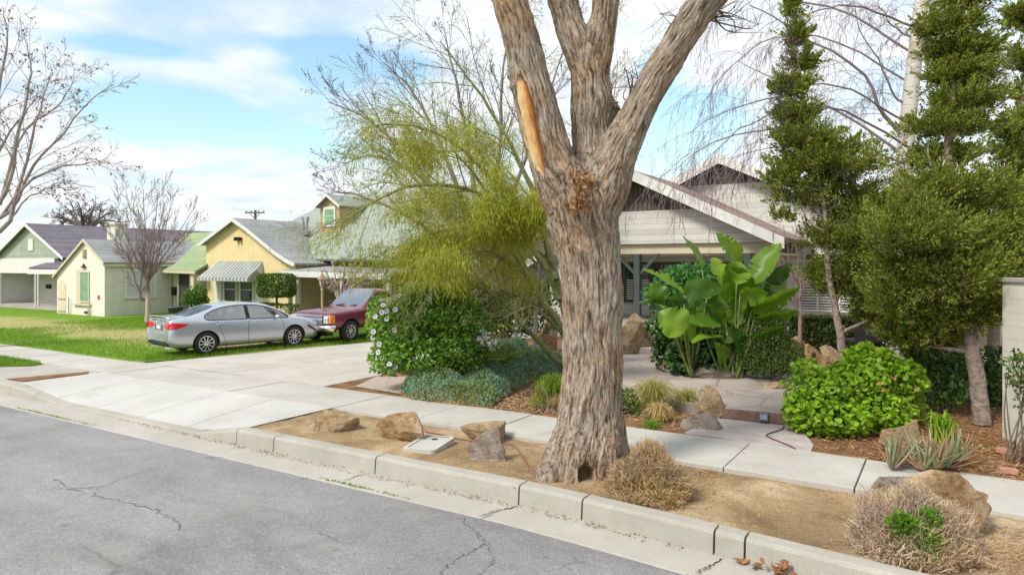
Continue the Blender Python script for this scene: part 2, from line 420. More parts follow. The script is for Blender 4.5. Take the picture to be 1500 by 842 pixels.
def bark_mat():
    t = NT('furrowed_bark'); at = t.n('ShaderNodeAttribute', attribute_name='bark')
    def mp_(sc):
        m_ = t.n('ShaderNodeMapping'); t.set(m_.inputs[0], at.outputs['Vector']); m_.inputs['Scale'].default_value = sc; return m_.outputs[0]
    a = t.noise(mp_((27, 27, 3.4)), 1, 6, .66, .6); b = t.noise(mp_((85, 85, 15)), 1, 5, .65, .3)
    h = t.math('ADD', t.math('MULTIPLY', a, .65), t.math('MULTIPLY', b, .35))
    c = t.ramp(h, [(.36, (.05, .037, .028)), (.44, (.16, .12, .09)), (.51, (.34, .275, .215)), (.63, (.54, .47, .39))])
    big = t.noise(t.coord(), 1.6, 4, .6)
    c = t.mix(c, t.mix(c, (1.08, .86, .66), 1, 'MULTIPLY'), t.ramp(big, [(.45, 0), (.72, 1)]))
    fl = t.noise(mp_((34, 34, 5)), 1, 3, .5)
    c = t.mix(c, (.42, .22, .10), t.math('MULTIPLY', t.ramp(fl, [(.64, 0), (.70, 1)]), .75))
    dk = t.ramp(at.outputs['Fac'], [(0, 0), (1, 1)])
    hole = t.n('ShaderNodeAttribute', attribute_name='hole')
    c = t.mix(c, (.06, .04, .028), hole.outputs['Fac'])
    return t.pbr(c, .92, t.bump(h, 1.0, .06), spec=.12)
def wood_mat():
    t = NT('torn_wood'); at = t.n('ShaderNodeAttribute', attribute_name='bark')
    m_ = t.n('ShaderNodeMapping'); t.set(m_.inputs[0], at.outputs['Vector']); m_.inputs['Scale'].default_value = (40, 40, 1.6)
    a = t.noise(m_.outputs[0], 1, 5, .6, .6)
    wd = t.n('ShaderNodeAttribute', attribute_name='wound'); q = t.math('ADD', wd.outputs['Fac'], t.math('MULTIPLY', t.math('SUBTRACT', a, .5), .8))
    c = t.ramp(q, [(.0, (.30, .17, .08)), (.14, (.70, .50, .28)), (.45, (.62, .37, .15)), (.66, (.42, .15, .035)), (.86, (.20, .07, .02)), (1, (.10, .05, .03))])
    c = t.mix(c, t.mix(c, (.35, .3, .28), 1, 'MULTIPLY'), t.ramp(a, [(.34, 1), (.46, 0)]))
    return t.pbr(c, .75, t.bump(a, .6, .02), spec=.2)
def rock_mat(name, c1, c2, c3):
    t = NT(name); v = t.coord()
    c = t.ramp(t.noise(v, 2.6, 6, .6, .7), [(.32, c1), (.5, c2), (.68, c3)])
    c = t.mix(c, t.mix(c, (.5, .44, .38), 1, 'MULTIPLY'), t.ramp(t.noise(v, 9, 6, .75, 1), [(.52, 0), (.68, 1)]))
    c = t.mix(c, t.mix(c, (1.3, 1.28, 1.25), 1, 'MULTIPLY'), t.ramp(t.noise(v, 5, 3), [(.55, 0), (.75, 1)]))
    c = t.mix(c, t.mix(c, (.62, .58, .54), 1, 'MULTIPLY'), t.ramp(t.noise(t.coord('Object', (5, 5, 16)), 1.6, 6, .7, .5), [(.50, 0), (.62, .8)]))
    c = t.mix(c, t.mix(c, (.7, .68, .66), 1, 'MULTIPLY'), t.ramp(t.noise(v, 55, 4, .8), [(.48, 0), (.66, 1)]))
    return t.pbr(c, .88, t.bump(t.noise(v, 18, 9, .75), .9, .06), spec=.15)

M = {}
M['asphalt'] = asphalt()
M['concrete'] = concrete('concrete', (.40, .38, .34), (.51, .49, .45), .34)
M['kerb'] = concrete('kerb_concrete', (.33, .31, .27), (.45, .43, .38), .35, (.25, .2, .14), .4)
M['gutter'] = concrete('gutter_concrete', (.36, .335, .295), (.45, .425, .385), .2, (.30, .23, .15), .45)
M['drive'] = concrete('driveway_concrete', (.41, .385, .34), (.54, .51, .465), .42, (.38, .29, .22), .42)
M['apron'] = concrete('apron_concrete', (.44, .43, .40), (.54, .53, .50), .30, (.40, .34, .27), .3)
M['strip'] = dirt_mat('strip_dirt', (.19, .125, .07), (.33, .235, .135), (.52, .41, .27), .95)
M['mulch'] = dirt_mat('mulch', (.13, .07, .035), (.22, .12, .06), (.32, .20, .11), 3)
M['soil'] = dirt_mat('soil', (.22, .17, .11), (.30, .23, .15), (.38, .30, .2), 2)
M['flag'] = flag_mat()
M['pinkflag'] = plain('pink_flagstone', (.40, .345, .32), .8, .22, 3, .3)
M['riser'] = plain('step_riser', (.22, .13, .10), .85, .3, 8, .4)
M['lawn'] = lawn_mat()
M['joint'] = plain('joint_dark', (.06, .05, .04), .95, .3, 20)
M['crack'] = plain('crack_dark', (.105, .10, .095), .95, .4, 12); M['jointlight'] = plain('joint_grey', (.26, .24, .21), .95, .3, 20)
M['bark'] = bark_mat(); M['wood'] = wood_mat()
M['rocktan'] = rock_mat('tan_rock', (.30, .20, .11), (.45, .33, .20), (.58, .48, .36))
M['rockorange'] = rock_mat('orange_rock', (.30, .17, .08), (.46, .31, .17), (.60, .49, .34))
M['rockgrey'] = rock_mat('grey_rock', (.22, .17, .14), (.36, .30, .25), (.48, .42, .36))
M['grass'] = leafm('grass_blade', [(.09, .19, .012), (.16, .29, .025), (.24, .36, .05)], .4)

# ------------------------------------------------------------------ ground (setting)
def sheet(name, pts, z, m, kind='structure', th=None):
    mb = MB(); P = [(p[0], p[1], z if len(p) < 3 else p[2]) for p in pts]
    mb.add(P, [tuple(range(len(P)))])
    me = mb.mesh(name); bm = bmesh.new(); bm.from_mesh(me)
    for f in bm.faces:
        if f.normal.z < 0: f.normal_flip()
    bm.to_mesh(me); bm.free()
    return tag(link(name, me, m), kind=kind)
def kerbline(a):      # front edge of the kerb (it bends slightly to the right)
    return 7.0 - .06 * max(0, a + 4.3) ** 1.3 if a > -4.3 else 7.0
sheet('ground', [(-400, -400), (400, -400), (400, 400), (-400, 400)], -.34, M['soil'])
sheet('far_verge', [(-400, -60), (400, -60), (400, -6), (-400, -6)], -.3, M['lawn'])
AS = [-120, -40, -17.6, -15, -12, -9, -7, -5, -4.3, -3.5, -2.5, -1.5, -.7, 0, 1.2, 2.5, 4.5, 8, 30]
def rowmesh(name, rows, m, kind='structure'):
    """rows: list of lists of points, quads between successive rows"""
    mb = MB(); k = len(rows[0]); vs = [p for r in rows for p in r]
    mb.add(vs, [(i * k + j, i * k + j + 1, (i + 1) * k + j + 1, (i + 1) * k + j) for i in range(len(rows) - 1) for j in range(k - 1)])
    return tag(mb.build(name, m), kind=kind)
AS2 = sorted(set(AS + [round(x, 2) for x in np.arange(-40, 4, .5)]))
rowmesh('road', [[(a, -5.5, -.30) for a in AS2], [(a, 0, -.20) for a in AS2], [(a, kerbline(a) - .48 + .025 * math.sin(a * 3.1) + .015 * math.sin(a * 7.7), -.27) for a in AS2]], M['asphalt'])
rowmesh('gutter', [[(a, kerbline(a) - .56, -.278) for a in AS2], [(a, kerbline(a) - .50, -.262) for a in AS2], [(a, kerbline(a) + .06, -.225) for a in AS2]], M['gutter'])
def ktop(a):
    if a < -17.0 or a > -9.5: return 0.0
    if a < -15.2: return -.19 * (a + 17.0) / 1.8
    if a > -10.6: return -.19 * (-9.5 - a) / 1.1
    return -.19
# kerb: separate cast lengths with open joints
kj = [-120, -40, -30, -24, -20.4, -17.2, -15.2, -12.6, -10.6, -9.5, -8.62, -6.55, -4.27, -3.42, -1.92, -1.62, .9, 3.5, 8, 30]
mb = MB()
for a0, a1 in zip(kj[:-1], kj[1:]):
    g = .011 if a0 > -9.6 else .004
    xs = np.linspace(a0 + g, a1 - g, max(2, int(min(8, (a1 - a0) / .5)) + 1)); prof = []
    for a in xs:
        b = kerbline(a); z = ktop(a); r_ = .025 if z > -.15 else .012
        prof.append([(a, b - .03, -.30), (a, b - .005, z - r_ * 1.4), (a, b + r_ * .35, z - r_ * .35), (a, b + r_ * 1.4, z), (a, b + .19, z + .002), (a, b + .2, -.30)])
    k = 6; vs = [p for r in prof for p in r]
    fs = [(i * k + j, i * k + j + 1, (i + 1) * k + j + 1, (i + 1) * k + j) for i in range(len(xs) - 1) for j in range(k - 1)]
    mb.add(vs, fs + [tuple(range(k)), tuple(range((len(xs) - 1) * k, len(xs) * k))])
tag(mb.build('kerb', M['kerb']), kind='structure')
# planting strip (gently uneven dirt)
def strip_z(a, b):
    s = min(1, max(0, (a + 9.4) / .8)) * min(1, max(0, (b - 7.25) / .35)) * min(1, max(0, (9.0 - b) / .3))
    return -.055 + .04 * max(0, 1 - (a + 9.5) / .25) + s * .05 * vnoise(np.array([[a * .9, b * 1.3, 0]]), 3)[0] + .012 * vnoise(np.array([[a * 5, b * 5, 0]]), 4)[0]
XA = np.arange(-9.50, 6.1, .12); YB = np.linspace(0, 1, 18)
rowmesh('planting_strip', [[(a, kerbline(a) + .19 + (9.02 - kerbline(a) - .19) * s, strip_z(a, kerbline(a) + .19 + (9.02 - kerbline(a) - .19) * s)) for a in XA] for s in YB], M['strip'])
# driveway apron, sloping to the gutter
mb = MB()
aj = [-17.35, -15.6, -14.1, -12.6, -11.1, -9.47]
for a0, a1 in zip(aj[:-1], aj[1:]):
    xs = np.linspace(a0 + .006, a1 - .006, 5)
    rows = []
    for a in xs: rows.append([(a, 7.2, ktop(a) - .002), (a, 7.9, ktop(a) * .55), (a, 8.985, 0.0), (a, 8.985, -.1)])
    k = 4; mb.add([p for r in rows for p in r], [(i * k + j, i * k + j + 1, (i + 1) * k + j + 1, (i + 1) * k + j) for i in range(4) for j in range(k - 1)])
tag(mb.build('driveway_apron', M['apron']), kind='structure')
sheet('ground_bed', [(-130, 7.1), (60, 7.1), (60, 150), (-130, 150)], -.27, M['soil'])
# sidewalk slabs
SWF = 10.45
mb = MB()
sj = [-60, -40, -30, -26, -24, -22, -20.2, -18.6] + [-17.0, -15.5, -14, -12.5, -11, -9.45, -7.62, -6.1, -4.6, -2.42, -.9, .14, 1.6, 3.1, 4.6, 8, 12, 20]
rs = random.Random(3)
for i, (a0, a1) in enumerate(zip(sj[:-1], sj[1:])):
    g = .008; dz = rs.uniform(-.006, .006); da = .06 if a0 > -3 else 0
    mb.prism([(a0 + g, 9.0 - da * (a0 + 3) * .3, -.12), (a1 - g, 9.0 - da * (a1 + 3) * .3, -.12), (a1 - g, SWF - da * (a1 + 3) * .4, -.12), (a0 + g, SWF - da * (a0 + 3) * .4, -.12)], (0, 0, .12 + dz))
tag(mb.build('sidewalk', M['concrete'], bevel=.008), kind='structure')
# driveway
mb = MB()
dl = [(-18.05, 10.46), (-17.4, 13.2), (-16.6, 16.6), (-15.2, 22.5)]; dr = [(-11.3, 10.46), (-11.35, 13.0), (-12.4, 17), (-12.6, 22.5)]
for i in range(3):
    for j in range(2):
        def L_(s, k): return tuple(dl[k][q] + (dr[k][q] - dl[k][q]) * s for q in (0, 1))
        s0, s1 = j * .5 + .002, j * .5 + .498
        p = [L_(s0, i), L_(s1, i), L_(s1, i + 1), L_(s0, i + 1)]
        p[2] = (p[2][0], p[2][1] - .012); p[3] = (p[3][0], p[3][1] - .012)
        mb.prism([(x, y, -.12) for x, y in p], (0, 0, .118))
tag(mb.build('driveway', M['drive'], bevel=.006), kind='structure')
# left lawn, strips left of the drive
sheet('lawn', [(-18.3, 10.6), (-17.5, 13.2), (-16.5, 16.6), (-15.1, 23), (-18, 60), (-110, 60), (-110, 10.43), (-17.8, 10.43)], -.012, M['lawn'])
sheet('verge_concrete', [(-60, 7.2), (-17.4, 7.2), (-17.4, 8.97), (-60, 8.97)], -.012, M['gutter'])
sheet('verge_soil', [(-18.2, 7.3), (-17.45, 7.35), (-17.42, 8.7), (-17.75, 8.9)], .002, M['mulch'])
sheet('verge_grass', [(-60, 8.0), (-20.6, 8.05), (-20.0, 8.6), (-20.1, 8.95), (-60, 8.97)], .004, M['lawn'])
# front garden bed and flagstone patio
sheet('garden_bed', [(-11.4, 10.42), (14, 10.2), (14, 23), (-12.8, 23), (-12.6, 17), (-11.5, 13)], -.012, M['mulch'])
def PG(*px, z): return [tuple(G(x, y, z)[:2]) for x, y in px]
RZ = .19
pat = PG((1058, 597), (1160, 606), (1200, 575), (1180, 545), (1135, 520), (1080, 512), (1000, 518), (910, 519), (860, 528), (850, 548), (900, 556), (960, 580), (1010, 590), z=RZ)
mb = MB(); mb.prism([(x, y, -.02) for x, y in pat], (0, 0, RZ + .02), 0)
o = mb.build('patio', [M['flag']], bevel=.01); tag(o, kind='structure')
la = PG((1003, 634), (1060, 608), (1150, 618), (1178, 634), (1192, 652), (1187, 664), z=.0)
la = [(x, max(y, 10.35)) for x, y in la]
mb = MB(); mb.prism([(x, y, -.05) for x, y in la], (0, 0, .062)); tag(mb.build('landing', M['pinkflag'], bevel=.008), kind='structure')
# ramped curved edge stone at the left of the landing, brown riser of the step
a0, a1 = G(1058, 611, .02), G(1165, 622, .02)
mb = MB(); nrm_ = Vector((-(a1 - a0).y, (a1 - a0).x, 0)).normalized()
mb.prism([a0 - nrm_ * .06, a1 - nrm_ * .06, a1 + nrm_ * .14, a0 + nrm_ * .14], (0, 0, RZ - .024)); tag(mb.build('patio_step', M['riser'], bevel=.01), kind='structure')
sheet('bare_corner', PG((552, 551), (600, 552), (640, 560), (588, 577), (520, 566), z=.0), .004, plain('pink_soil', (.40, .32, .27), .9, .2, 8))

def ribbon(name, px, z, w, m, seed=0, jag=.02, n=40, world=False):
    pts = [Vector((p[0], p[1], z)) if world else G(p[0], p[1], z) for p in px]
    P = spline(pts, n); rng = np.random.default_rng(seed)
    P[:, :2] += rng.normal(size=(n, 2)) * jag
    T = nrm(np.gradient(P, axis=0)); N_ = np.stack([-T[:, 1], T[:, 0], 0 * T[:, 0]], 1)
    ww = w * (.4 + .9 * rng.random(n))[:, None] * .5; ww[0] *= .2; ww[-1] *= .2
    A, B = P + N_ * ww, P - N_ * ww
    V = np.stack([A, B], 1).reshape(-1, 3); q = np.array([[2 * i, 2 * i + 1, 2 * i + 3, 2 * i + 2] for i in range(n - 1)])
    return tag(link(name, np_mesh(name, V, [q]), m), kind='structure')
def road_z(a, b):
    return -.20 - .07 * max(0, b) / (kerbline(a) - .48) if b > 0 else -.2
def ribbon_road(name, px, w, seed, jag=.02):
    pts = [G(p[0], p[1], -.245) for p in px]; P = spline(pts, 50); rng = np.random.default_rng(seed); P[:, :2] += rng.normal(size=(50, 2)) * jag
    P[:, 2] = [road_z(p[0], p[1]) + .005 for p in P]
    T = nrm(np.gradient(P, axis=0)); N_ = np.stack([-T[:, 1], T[:, 0], 0 * T[:, 0]], 1)
    ww = w * (.3 + 1.0 * rng.random(50))[:, None] * .5; ww[0] *= .1; ww[-1] *= .1
    V = np.stack([P + N_ * ww, P - N_ * ww], 1).reshape(-1, 3); q = np.array([[2 * i, 2 * i + 1, 2 * i + 3, 2 * i + 2] for i in range(49)])
    return tag(link(name, np_mesh(name, V, [q]), M['crack']), kind='structure')
ribbon_road('road_crack', [(80, 700), (100, 713), (150, 727), (195, 737), (240, 752), (275, 778)], .013, 1, .03)
ribbon_road('road_crack', [(640, 842), (662, 822), (700, 800), (712, 792)], .008, 2)
ribbon_road('road_crack', [(668, 752), (695, 775), (715, 795), (722, 815), (700, 845)], .009, 3, .025)
ribbon_road('road_crack', [(430, 705), (470, 690), (520, 692)], .009, 4)
ribbon_road('road_crack', [(300, 668), (340, 668), (372, 678)], .010, 5)
ribbon_road('road_crack', [(1000, 842), (1035, 822), (1090, 818)], .016, 6)
ribbon('gutter_crack', [(702, 756), (730, 747), (752, 742), (764, 738)], -.232, .022, M['joint'], 7, .012)
ribbon('gutter_crack', [(505, 703), (525, 696), (545, 692)], -.236, .012, M['joint'], 8, .01)
ribbon('gutter_crack', [(1020, 838), (1045, 826), (1062, 815)], -.232, .016, M['joint'], 9, .01)
# dark grime line where asphalt meets the gutter
ribbon('gutter_seam', [(a, kerbline(a) - .475) for a in np.linspace(-28, 1, 30)], -.262, .02, M['joint'], 10, .006, 160, True)
ribbon('drive_seam', [(-18.0, 10.46), (-14, 10.455), (-11.3, 10.45)], .005, .014, M['jointlight'], 11, .002, 30, True)

# ------------------------------------------------------------------ the big street tree
def big_tree():
    YT = 8.95; s = F / YT
    def P(px, py, dy=0): return D(px, py, YT + dy)
    # each chain: (px, py, radius in px, depth offset)
    chains = [
        [(857, 735, 66, 0), (857, 690, 60, 0), (858, 660, 56, 0), (863, 620, 48, 0), (867, 560, 45, 0), (868, 480, 43.5, 0), (866, 400, 45, 0), (859, 350, 49, 0), (851, 300, 54, 0), (848, 265, 48, 0)],
        [(858, 350, 34, 0), (836, 295, 42, -.02), (812, 245, 34, -.05), (794, 190, 31, -.08), (778, 125, 31, -.1), (764, 60, 27, -.12), (746, 0, 24.5, -.15), (722, -90, 23, -.2), (690, -220, 20, -.3)],
        [(862, 340, 34, .1), (866, 270, 32, .16), (867, 210, 30, .2), (868, 165, 34, .2), (864, 120, 29, .2), (860, 80, 27, .2)],
        [(860, 105, 24, .2), (842, 60, 23, .22), (825, 0, 22.5, .26), (805, -100, 20, .3), (790, -220, 17, .4)],
        [(866, 120, 24, .2), (878, 60, 22.5, .15), (888, 0, 20.5, .1), (900, -100, 18, .0), (905, -220, 15, -.1)],
        [(862, 335, 36, -.02), (884, 275, 38, -.06), (904, 225, 30, -.1), (926, 180, 25.5, -.12), (955, 125, 23.5, -.14), (994, 62, 23, -.18), (1032, 5, 24, -.22), (1085, -70, 21, -.3), (1160, -190, 17, -.4)],
        # root flare
        [(835, 640, 26, -.1), (820, 672, 25, -.2), (803, 704, 20, -.32), (790, 725, 12, -.4)], [(850, 630, 26, -.2), (846, 680, 22, -.36), (838, 722, 16, -.45)],
        [(880, 620, 28, -.15), (886, 670, 24, -.3), (890, 715, 17, -.36)], [(895, 610, 20, .0), (905, 660, 20, .0), (914, 700, 14, .0)],
        [(850, 620, 30, .25), (840, 680, 30, .4), (825, 700, 20, .6)], [(880, 620, 30, .25), (895, 680, 26, .4), (905, 700, 20, .5)]]
    mb = MB(); SEG = []
    for ci, ch in enumerate(chains):
        Q = spline([(*P(x, y, d), ) for x, y, r_, d in ch], len(ch) * 5)
        rr = np.interp(np.linspace(0, 1, len(Q)), np.linspace(0, 1, len(ch)), [r_ for _, _, r_, _ in ch]) / s
        mb.tube(Q, rr, 20)
        SEG.append((Q, rr, ci))
    # knots
    for (x, y, r_, d) in [(760, 112, 20, -.1), (893, 160, 20, .2), (763, 128, 20, -.14)]:
        c = P(x, y, d); rr = r_ / s
        mb.tube([c + Vector((0, 0, rr * .9)), c, c - Vector((0, 0, rr * .9))], [rr * .3, rr, rr * .3], 10)
    me = mb.mesh('tmp'); o = bpy.data.objects.new('tmp', me); COL.objects.link(o)
    md = o.modifiers.new('r', 'REMESH'); md.mode = 'VOXEL'; md.voxel_size = .019
    sm = o.modifiers.new('s', 'SMOOTH'); sm.iterations = 9; sm.factor = .5
    sb = o.modifiers.new('u', 'SUBSURF'); sb.levels = 1; sb.render_levels = 1
    dg = bpy.context.evaluated_depsgraph_get(); dg.update()
    me2 = bpy.data.meshes.new_from_object(o.evaluated_get(dg)); bpy.data.objects.remove(o)
    n = len(me2.vertices); V = np.empty(n * 3, np.float32); me2.vertices.foreach_get('co', V); V = V.reshape(-1, 3).astype(float)
    N = np.empty(n * 3, np.float32); me2.vertices.foreach_get('normal', N); N = N.reshape(-1, 3).astype(float)
    # bark coordinates: offset across the limb (2) and length along it
    best = np.full(n, 1e9); UVW = np.zeros((n, 3)); CH = np.zeros(n, int); AX = np.zeros(n)
    for Q, rr, ci in SEG:
        if ci > 5: continue
        T = nrm(np.gradient(Q, axis=0)); L = np.concatenate([[0], np.cumsum(np.linalg.norm(np.diff(Q, axis=0), axis=1))])
        for i in range(0, len(Q), 2):
            d = V - Q[i]; ax = d @ T[i]
            dist = np.sqrt(np.einsum('ij,ij->i', d, d)) - rr[i] * .9 + (0 if i not in (0,) else .05)
            k = dist < best
            e1 = np.cross(T[i], [0, 1., 0]); e1 /= np.linalg.norm(e1); e2 = np.cross(T[i], e1)
            best[k] = dist[k]; CH[k] = ci
            UVW[k] = np.stack([d[k] @ e1 + ci * .37, d[k] @ e2, L[i] + ax[k] + ci * 1.7], 1)
    # slow twist of the furrows
    f = UVW * np.array([1, 1, 1.]); warp = fbm(V * 2.2, 3, 9)[:, None] * .05; f[:, :2] += warp
    ridge = 1 - np.abs(fbm(f * np.array([20, 20, 2.2]), 3, 1)) * 2.4
    plate = fbm(f * np.array([42, 42, 8]), 3, 2)
    lump = fbm(V * 3.2, 3, 3)
    H = .013 * ridge + .011 * plate + .03 * lump - .012
    low = np.clip((.75 - V[:, 2]) / .8, 0, 1); H += low * .05 * fbm(f * np.array([7, 7, 1.2]), 3, 6)
    V2 = V + N * H[:, None]
    # projections used to place the wound and the hollow
    Yv = -V[:, 0] * ST + V[:, 1] * CT; Xv = V[:, 0] * CT + V[:, 1] * ST
    px = 750 + F * Xv / Yv; py = HY + F * (CAMH - V[:, 2]) / Yv
    front = (N[:, 0] * -ST + N[:, 1] * CT) < .35
    cl = np.interp(py, [112, 130, 190, 240, 300], [762, 767, 779, 790, 806]) ; hw = np.interp(py, [108, 122, 150, 215, 245, 262], [0, 9, 13, 12, 9, 0])
    sc = front & (CH == 1) & (np.abs(px - cl + 2) < hw + 2.0 * 0 + .8 * fbm(V * 9, 2, 8))
    ins = np.clip(1 - np.abs(px - cl + 2) / np.maximum(hw, 1), 0, 1) * (front & (CH == 1) & (hw > 0))
    V2 -= N * (ins ** .5 * .045)[:, None]
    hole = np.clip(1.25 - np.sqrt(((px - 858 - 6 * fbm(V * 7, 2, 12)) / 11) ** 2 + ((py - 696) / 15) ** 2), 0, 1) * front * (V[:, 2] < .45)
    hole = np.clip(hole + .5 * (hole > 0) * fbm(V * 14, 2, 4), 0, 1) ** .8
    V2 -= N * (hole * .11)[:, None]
    me2.vertices.foreach_set('co', V2.astype(np.float32).ravel())
    a = me2.attributes.new('bark', 'FLOAT_VECTOR', 'POINT'); a.data.foreach_set('vector', f.astype(np.float32).ravel())
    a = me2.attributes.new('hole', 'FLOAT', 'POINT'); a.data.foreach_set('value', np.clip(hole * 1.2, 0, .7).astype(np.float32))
    a = me2.attributes.new('wound', 'FLOAT', 'POINT'); a.data.foreach_set('value', np.clip(.5 + .5 * (px - cl + 2) / np.maximum(hw, 1), 0, 1).astype(np.float32))
    me2.polygons.foreach_set('use_smooth', [True] * len(me2.polygons)); me2.update()
    root = thing('street_tree', P(857, 700), 'massive ash tree with grey furrowed bark, torn limb and base hollow at the kerb', 'tree')
    # split the wound into its own part
    bm = bmesh.new(); bm.from_mesh(me2); bm.verts.ensure_lookup_table()
    fa = [fc for fc in bm.faces if all(sc[v.index] for v in fc.verts)]
    idx = set(fc.index for fc in fa)
    bw = bm.copy(); bw.faces.ensure_lookup_table()
    bmesh.ops.delete(bw, geom=[fc for fc in bw.faces if fc.index not in idx], context='FACES')
    bmesh.ops.delete(bm, geom=fa, context='FACES')
    m1 = bpy.data.meshes.new('trunk'); bm.to_mesh(m1); m3 = bpy.data.meshes.new('exposed_wood'); bw.to_mesh(m3); bm.free(); bw.free()
    m1.materials.clear(); m3.materials.clear()
    link('trunk', m1, M['bark'], root); ow = link('exposed_wood', m3, M['wood'], root); ow['label'] = 'orange torn wood where a limb ripped away'
    # a few live twigs on the limbs
    rng = np.random.default_rng(5); twm = plain('twig_bark', (.16, .11, .08), .9)
    for (x, y, dx, dy, k) in [(920, 150, 8, -55, 3), (925, 140, -14, -40, 2), (1040, 30, 70, 10, 4), (1050, 15, 60, -18, 3), (1045, 25, 50, 22, 2), (820, 12, -10, 22, 1), (1000, 50, -40, -20, 2), (905, 150, -22, -10, 2)]:
        T = Tubes()
        for q in range(k):
            e = P(x + dx * rng.uniform(.6, 1.2), y + dy * rng.uniform(.6, 1.2) + rng.uniform(-12, 12), rng.uniform(-.5, .5)); b = P(x, y)
            mid = (b + e) / 2 + Vector(rng.normal(size=3) * .08)
            c = spline([b, mid, e], 8); T.add(c, np.linspace(.012, .003, 8), 4)
            for u in range(4):
                i = rng.integers(3, 8); e2 = c[i] + rng.normal(size=3) * .16; T.add([c[i], (c[i] + e2) / 2 + rng.normal(size=3) * .02, e2], [.005, .003, .002], 3)
        T.build('twig', twm, root)
    # dry leaves lodged in the crotch
    Lf = Leaves(); n = 240
    c = P(852, 268, -.44)
    Pp = np.array(c) + rng.normal(size=(n, 3)) * np.array([.13, .07, .07]) + np.array([ST, -CT, 0]) * 0
    k = rng.random(n) < .5
    Pp[k] = np.array(P(846, 300, -.50)) + rng.normal(size=(k.sum(), 3)) * np.array([.07, .05, .09])
    Lf.add(cards(Pp, rdir(n, rng), rdir(n, rng), rng.uniform(.05, .11, n), .035, RHOMB, .4))
    tag(Lf.build('leaf_litter', leafm('dry_leaf', [(.16, .07, .03), (.32, .15, .05), (.40, .22, .09)], .15)), 'rusty dry leaves lodged in the crotch of the big street tree', 'leaf litter', kind='stuff')
big_tree()

# ------------------------------------------------------------------ branching plants
def ortho(d, rng):
    a = rng.normal(size=3); a -= d * (a @ d); return a / np.linalg.norm(a)
class Twigs:
    def __init__(s, rng): s.T = Tubes(); s.P = []; s.Dv = []; s.r = rng; s.lv = []; s.C = []
    def branch(s, pts, r0, r1, sides=5, lv=0):
        s.T.add(pts, np.linspace(r0, r1, len(pts)), sides); g = nrm(np.gradient(np.asarray(pts), axis=0))
        s.P.append(np.asarray(pts)); s.Dv.append(g); s.lv.append(np.full(len(pts), lv))
    def grow(s, p, d, L, r, lv, prm):
        rng = s.r; k = prm.get('seg', 6); pts = [np.array(p, float)]; d = np.array(d, float); d /= np.linalg.norm(d)
        for i in range(k):
            d = d + rng.normal(size=3) * prm['wob'] + np.array([0, 0, prm['up'][min(lv, len(prm['up']) - 1)]]); d /= np.linalg.norm(d)
            pts.append(pts[-1] + d * L / k)
        pts = np.array(pts); rt = max(prm['rmin'], r * .45)
        s.branch(pts, r, rt, prm['sides'][min(lv, len(prm['sides']) - 1)], lv)
        if lv < prm['levels'] - 1: s.kids(pts, L, r, rt, lv, prm)
    def kids(s, pts, L, r, rt, lv, prm, t0=None):
        rng = s.r; n = prm['n'][min(lv, len(prm['n']) - 1)]; g = nrm(np.gradient(pts, axis=0))
        t0 = prm['t0'] if t0 is None else t0
        for q in range(n):
            t = t0 + (1 - t0) * (q + rng.random()) / n; i = t * (len(pts) - 1); j = min(int(i), len(pts) - 2); f = i - j
            p = pts[j] * (1 - f) + pts[j + 1] * f; dd = g[j]
            ang = prm['ang'] * rng.uniform(.6, 1.3); nd = dd * math.cos(ang) + ortho(dd, rng) * math.sin(ang)
            s.grow(p, nd, L * prm['ratio'] * rng.uniform(.65, 1.25) * (1.15 - .5 * t), max(prm['rmin'], (r + (rt - r) * t) * .6), lv + 1, prm)
    def pts(s, minlv):
        P_, D_, L_ = np.concatenate(s.P), np.concatenate(s.Dv), np.concatenate(s.lv); k = L_ >= minlv
        return P_[k], D_[k]

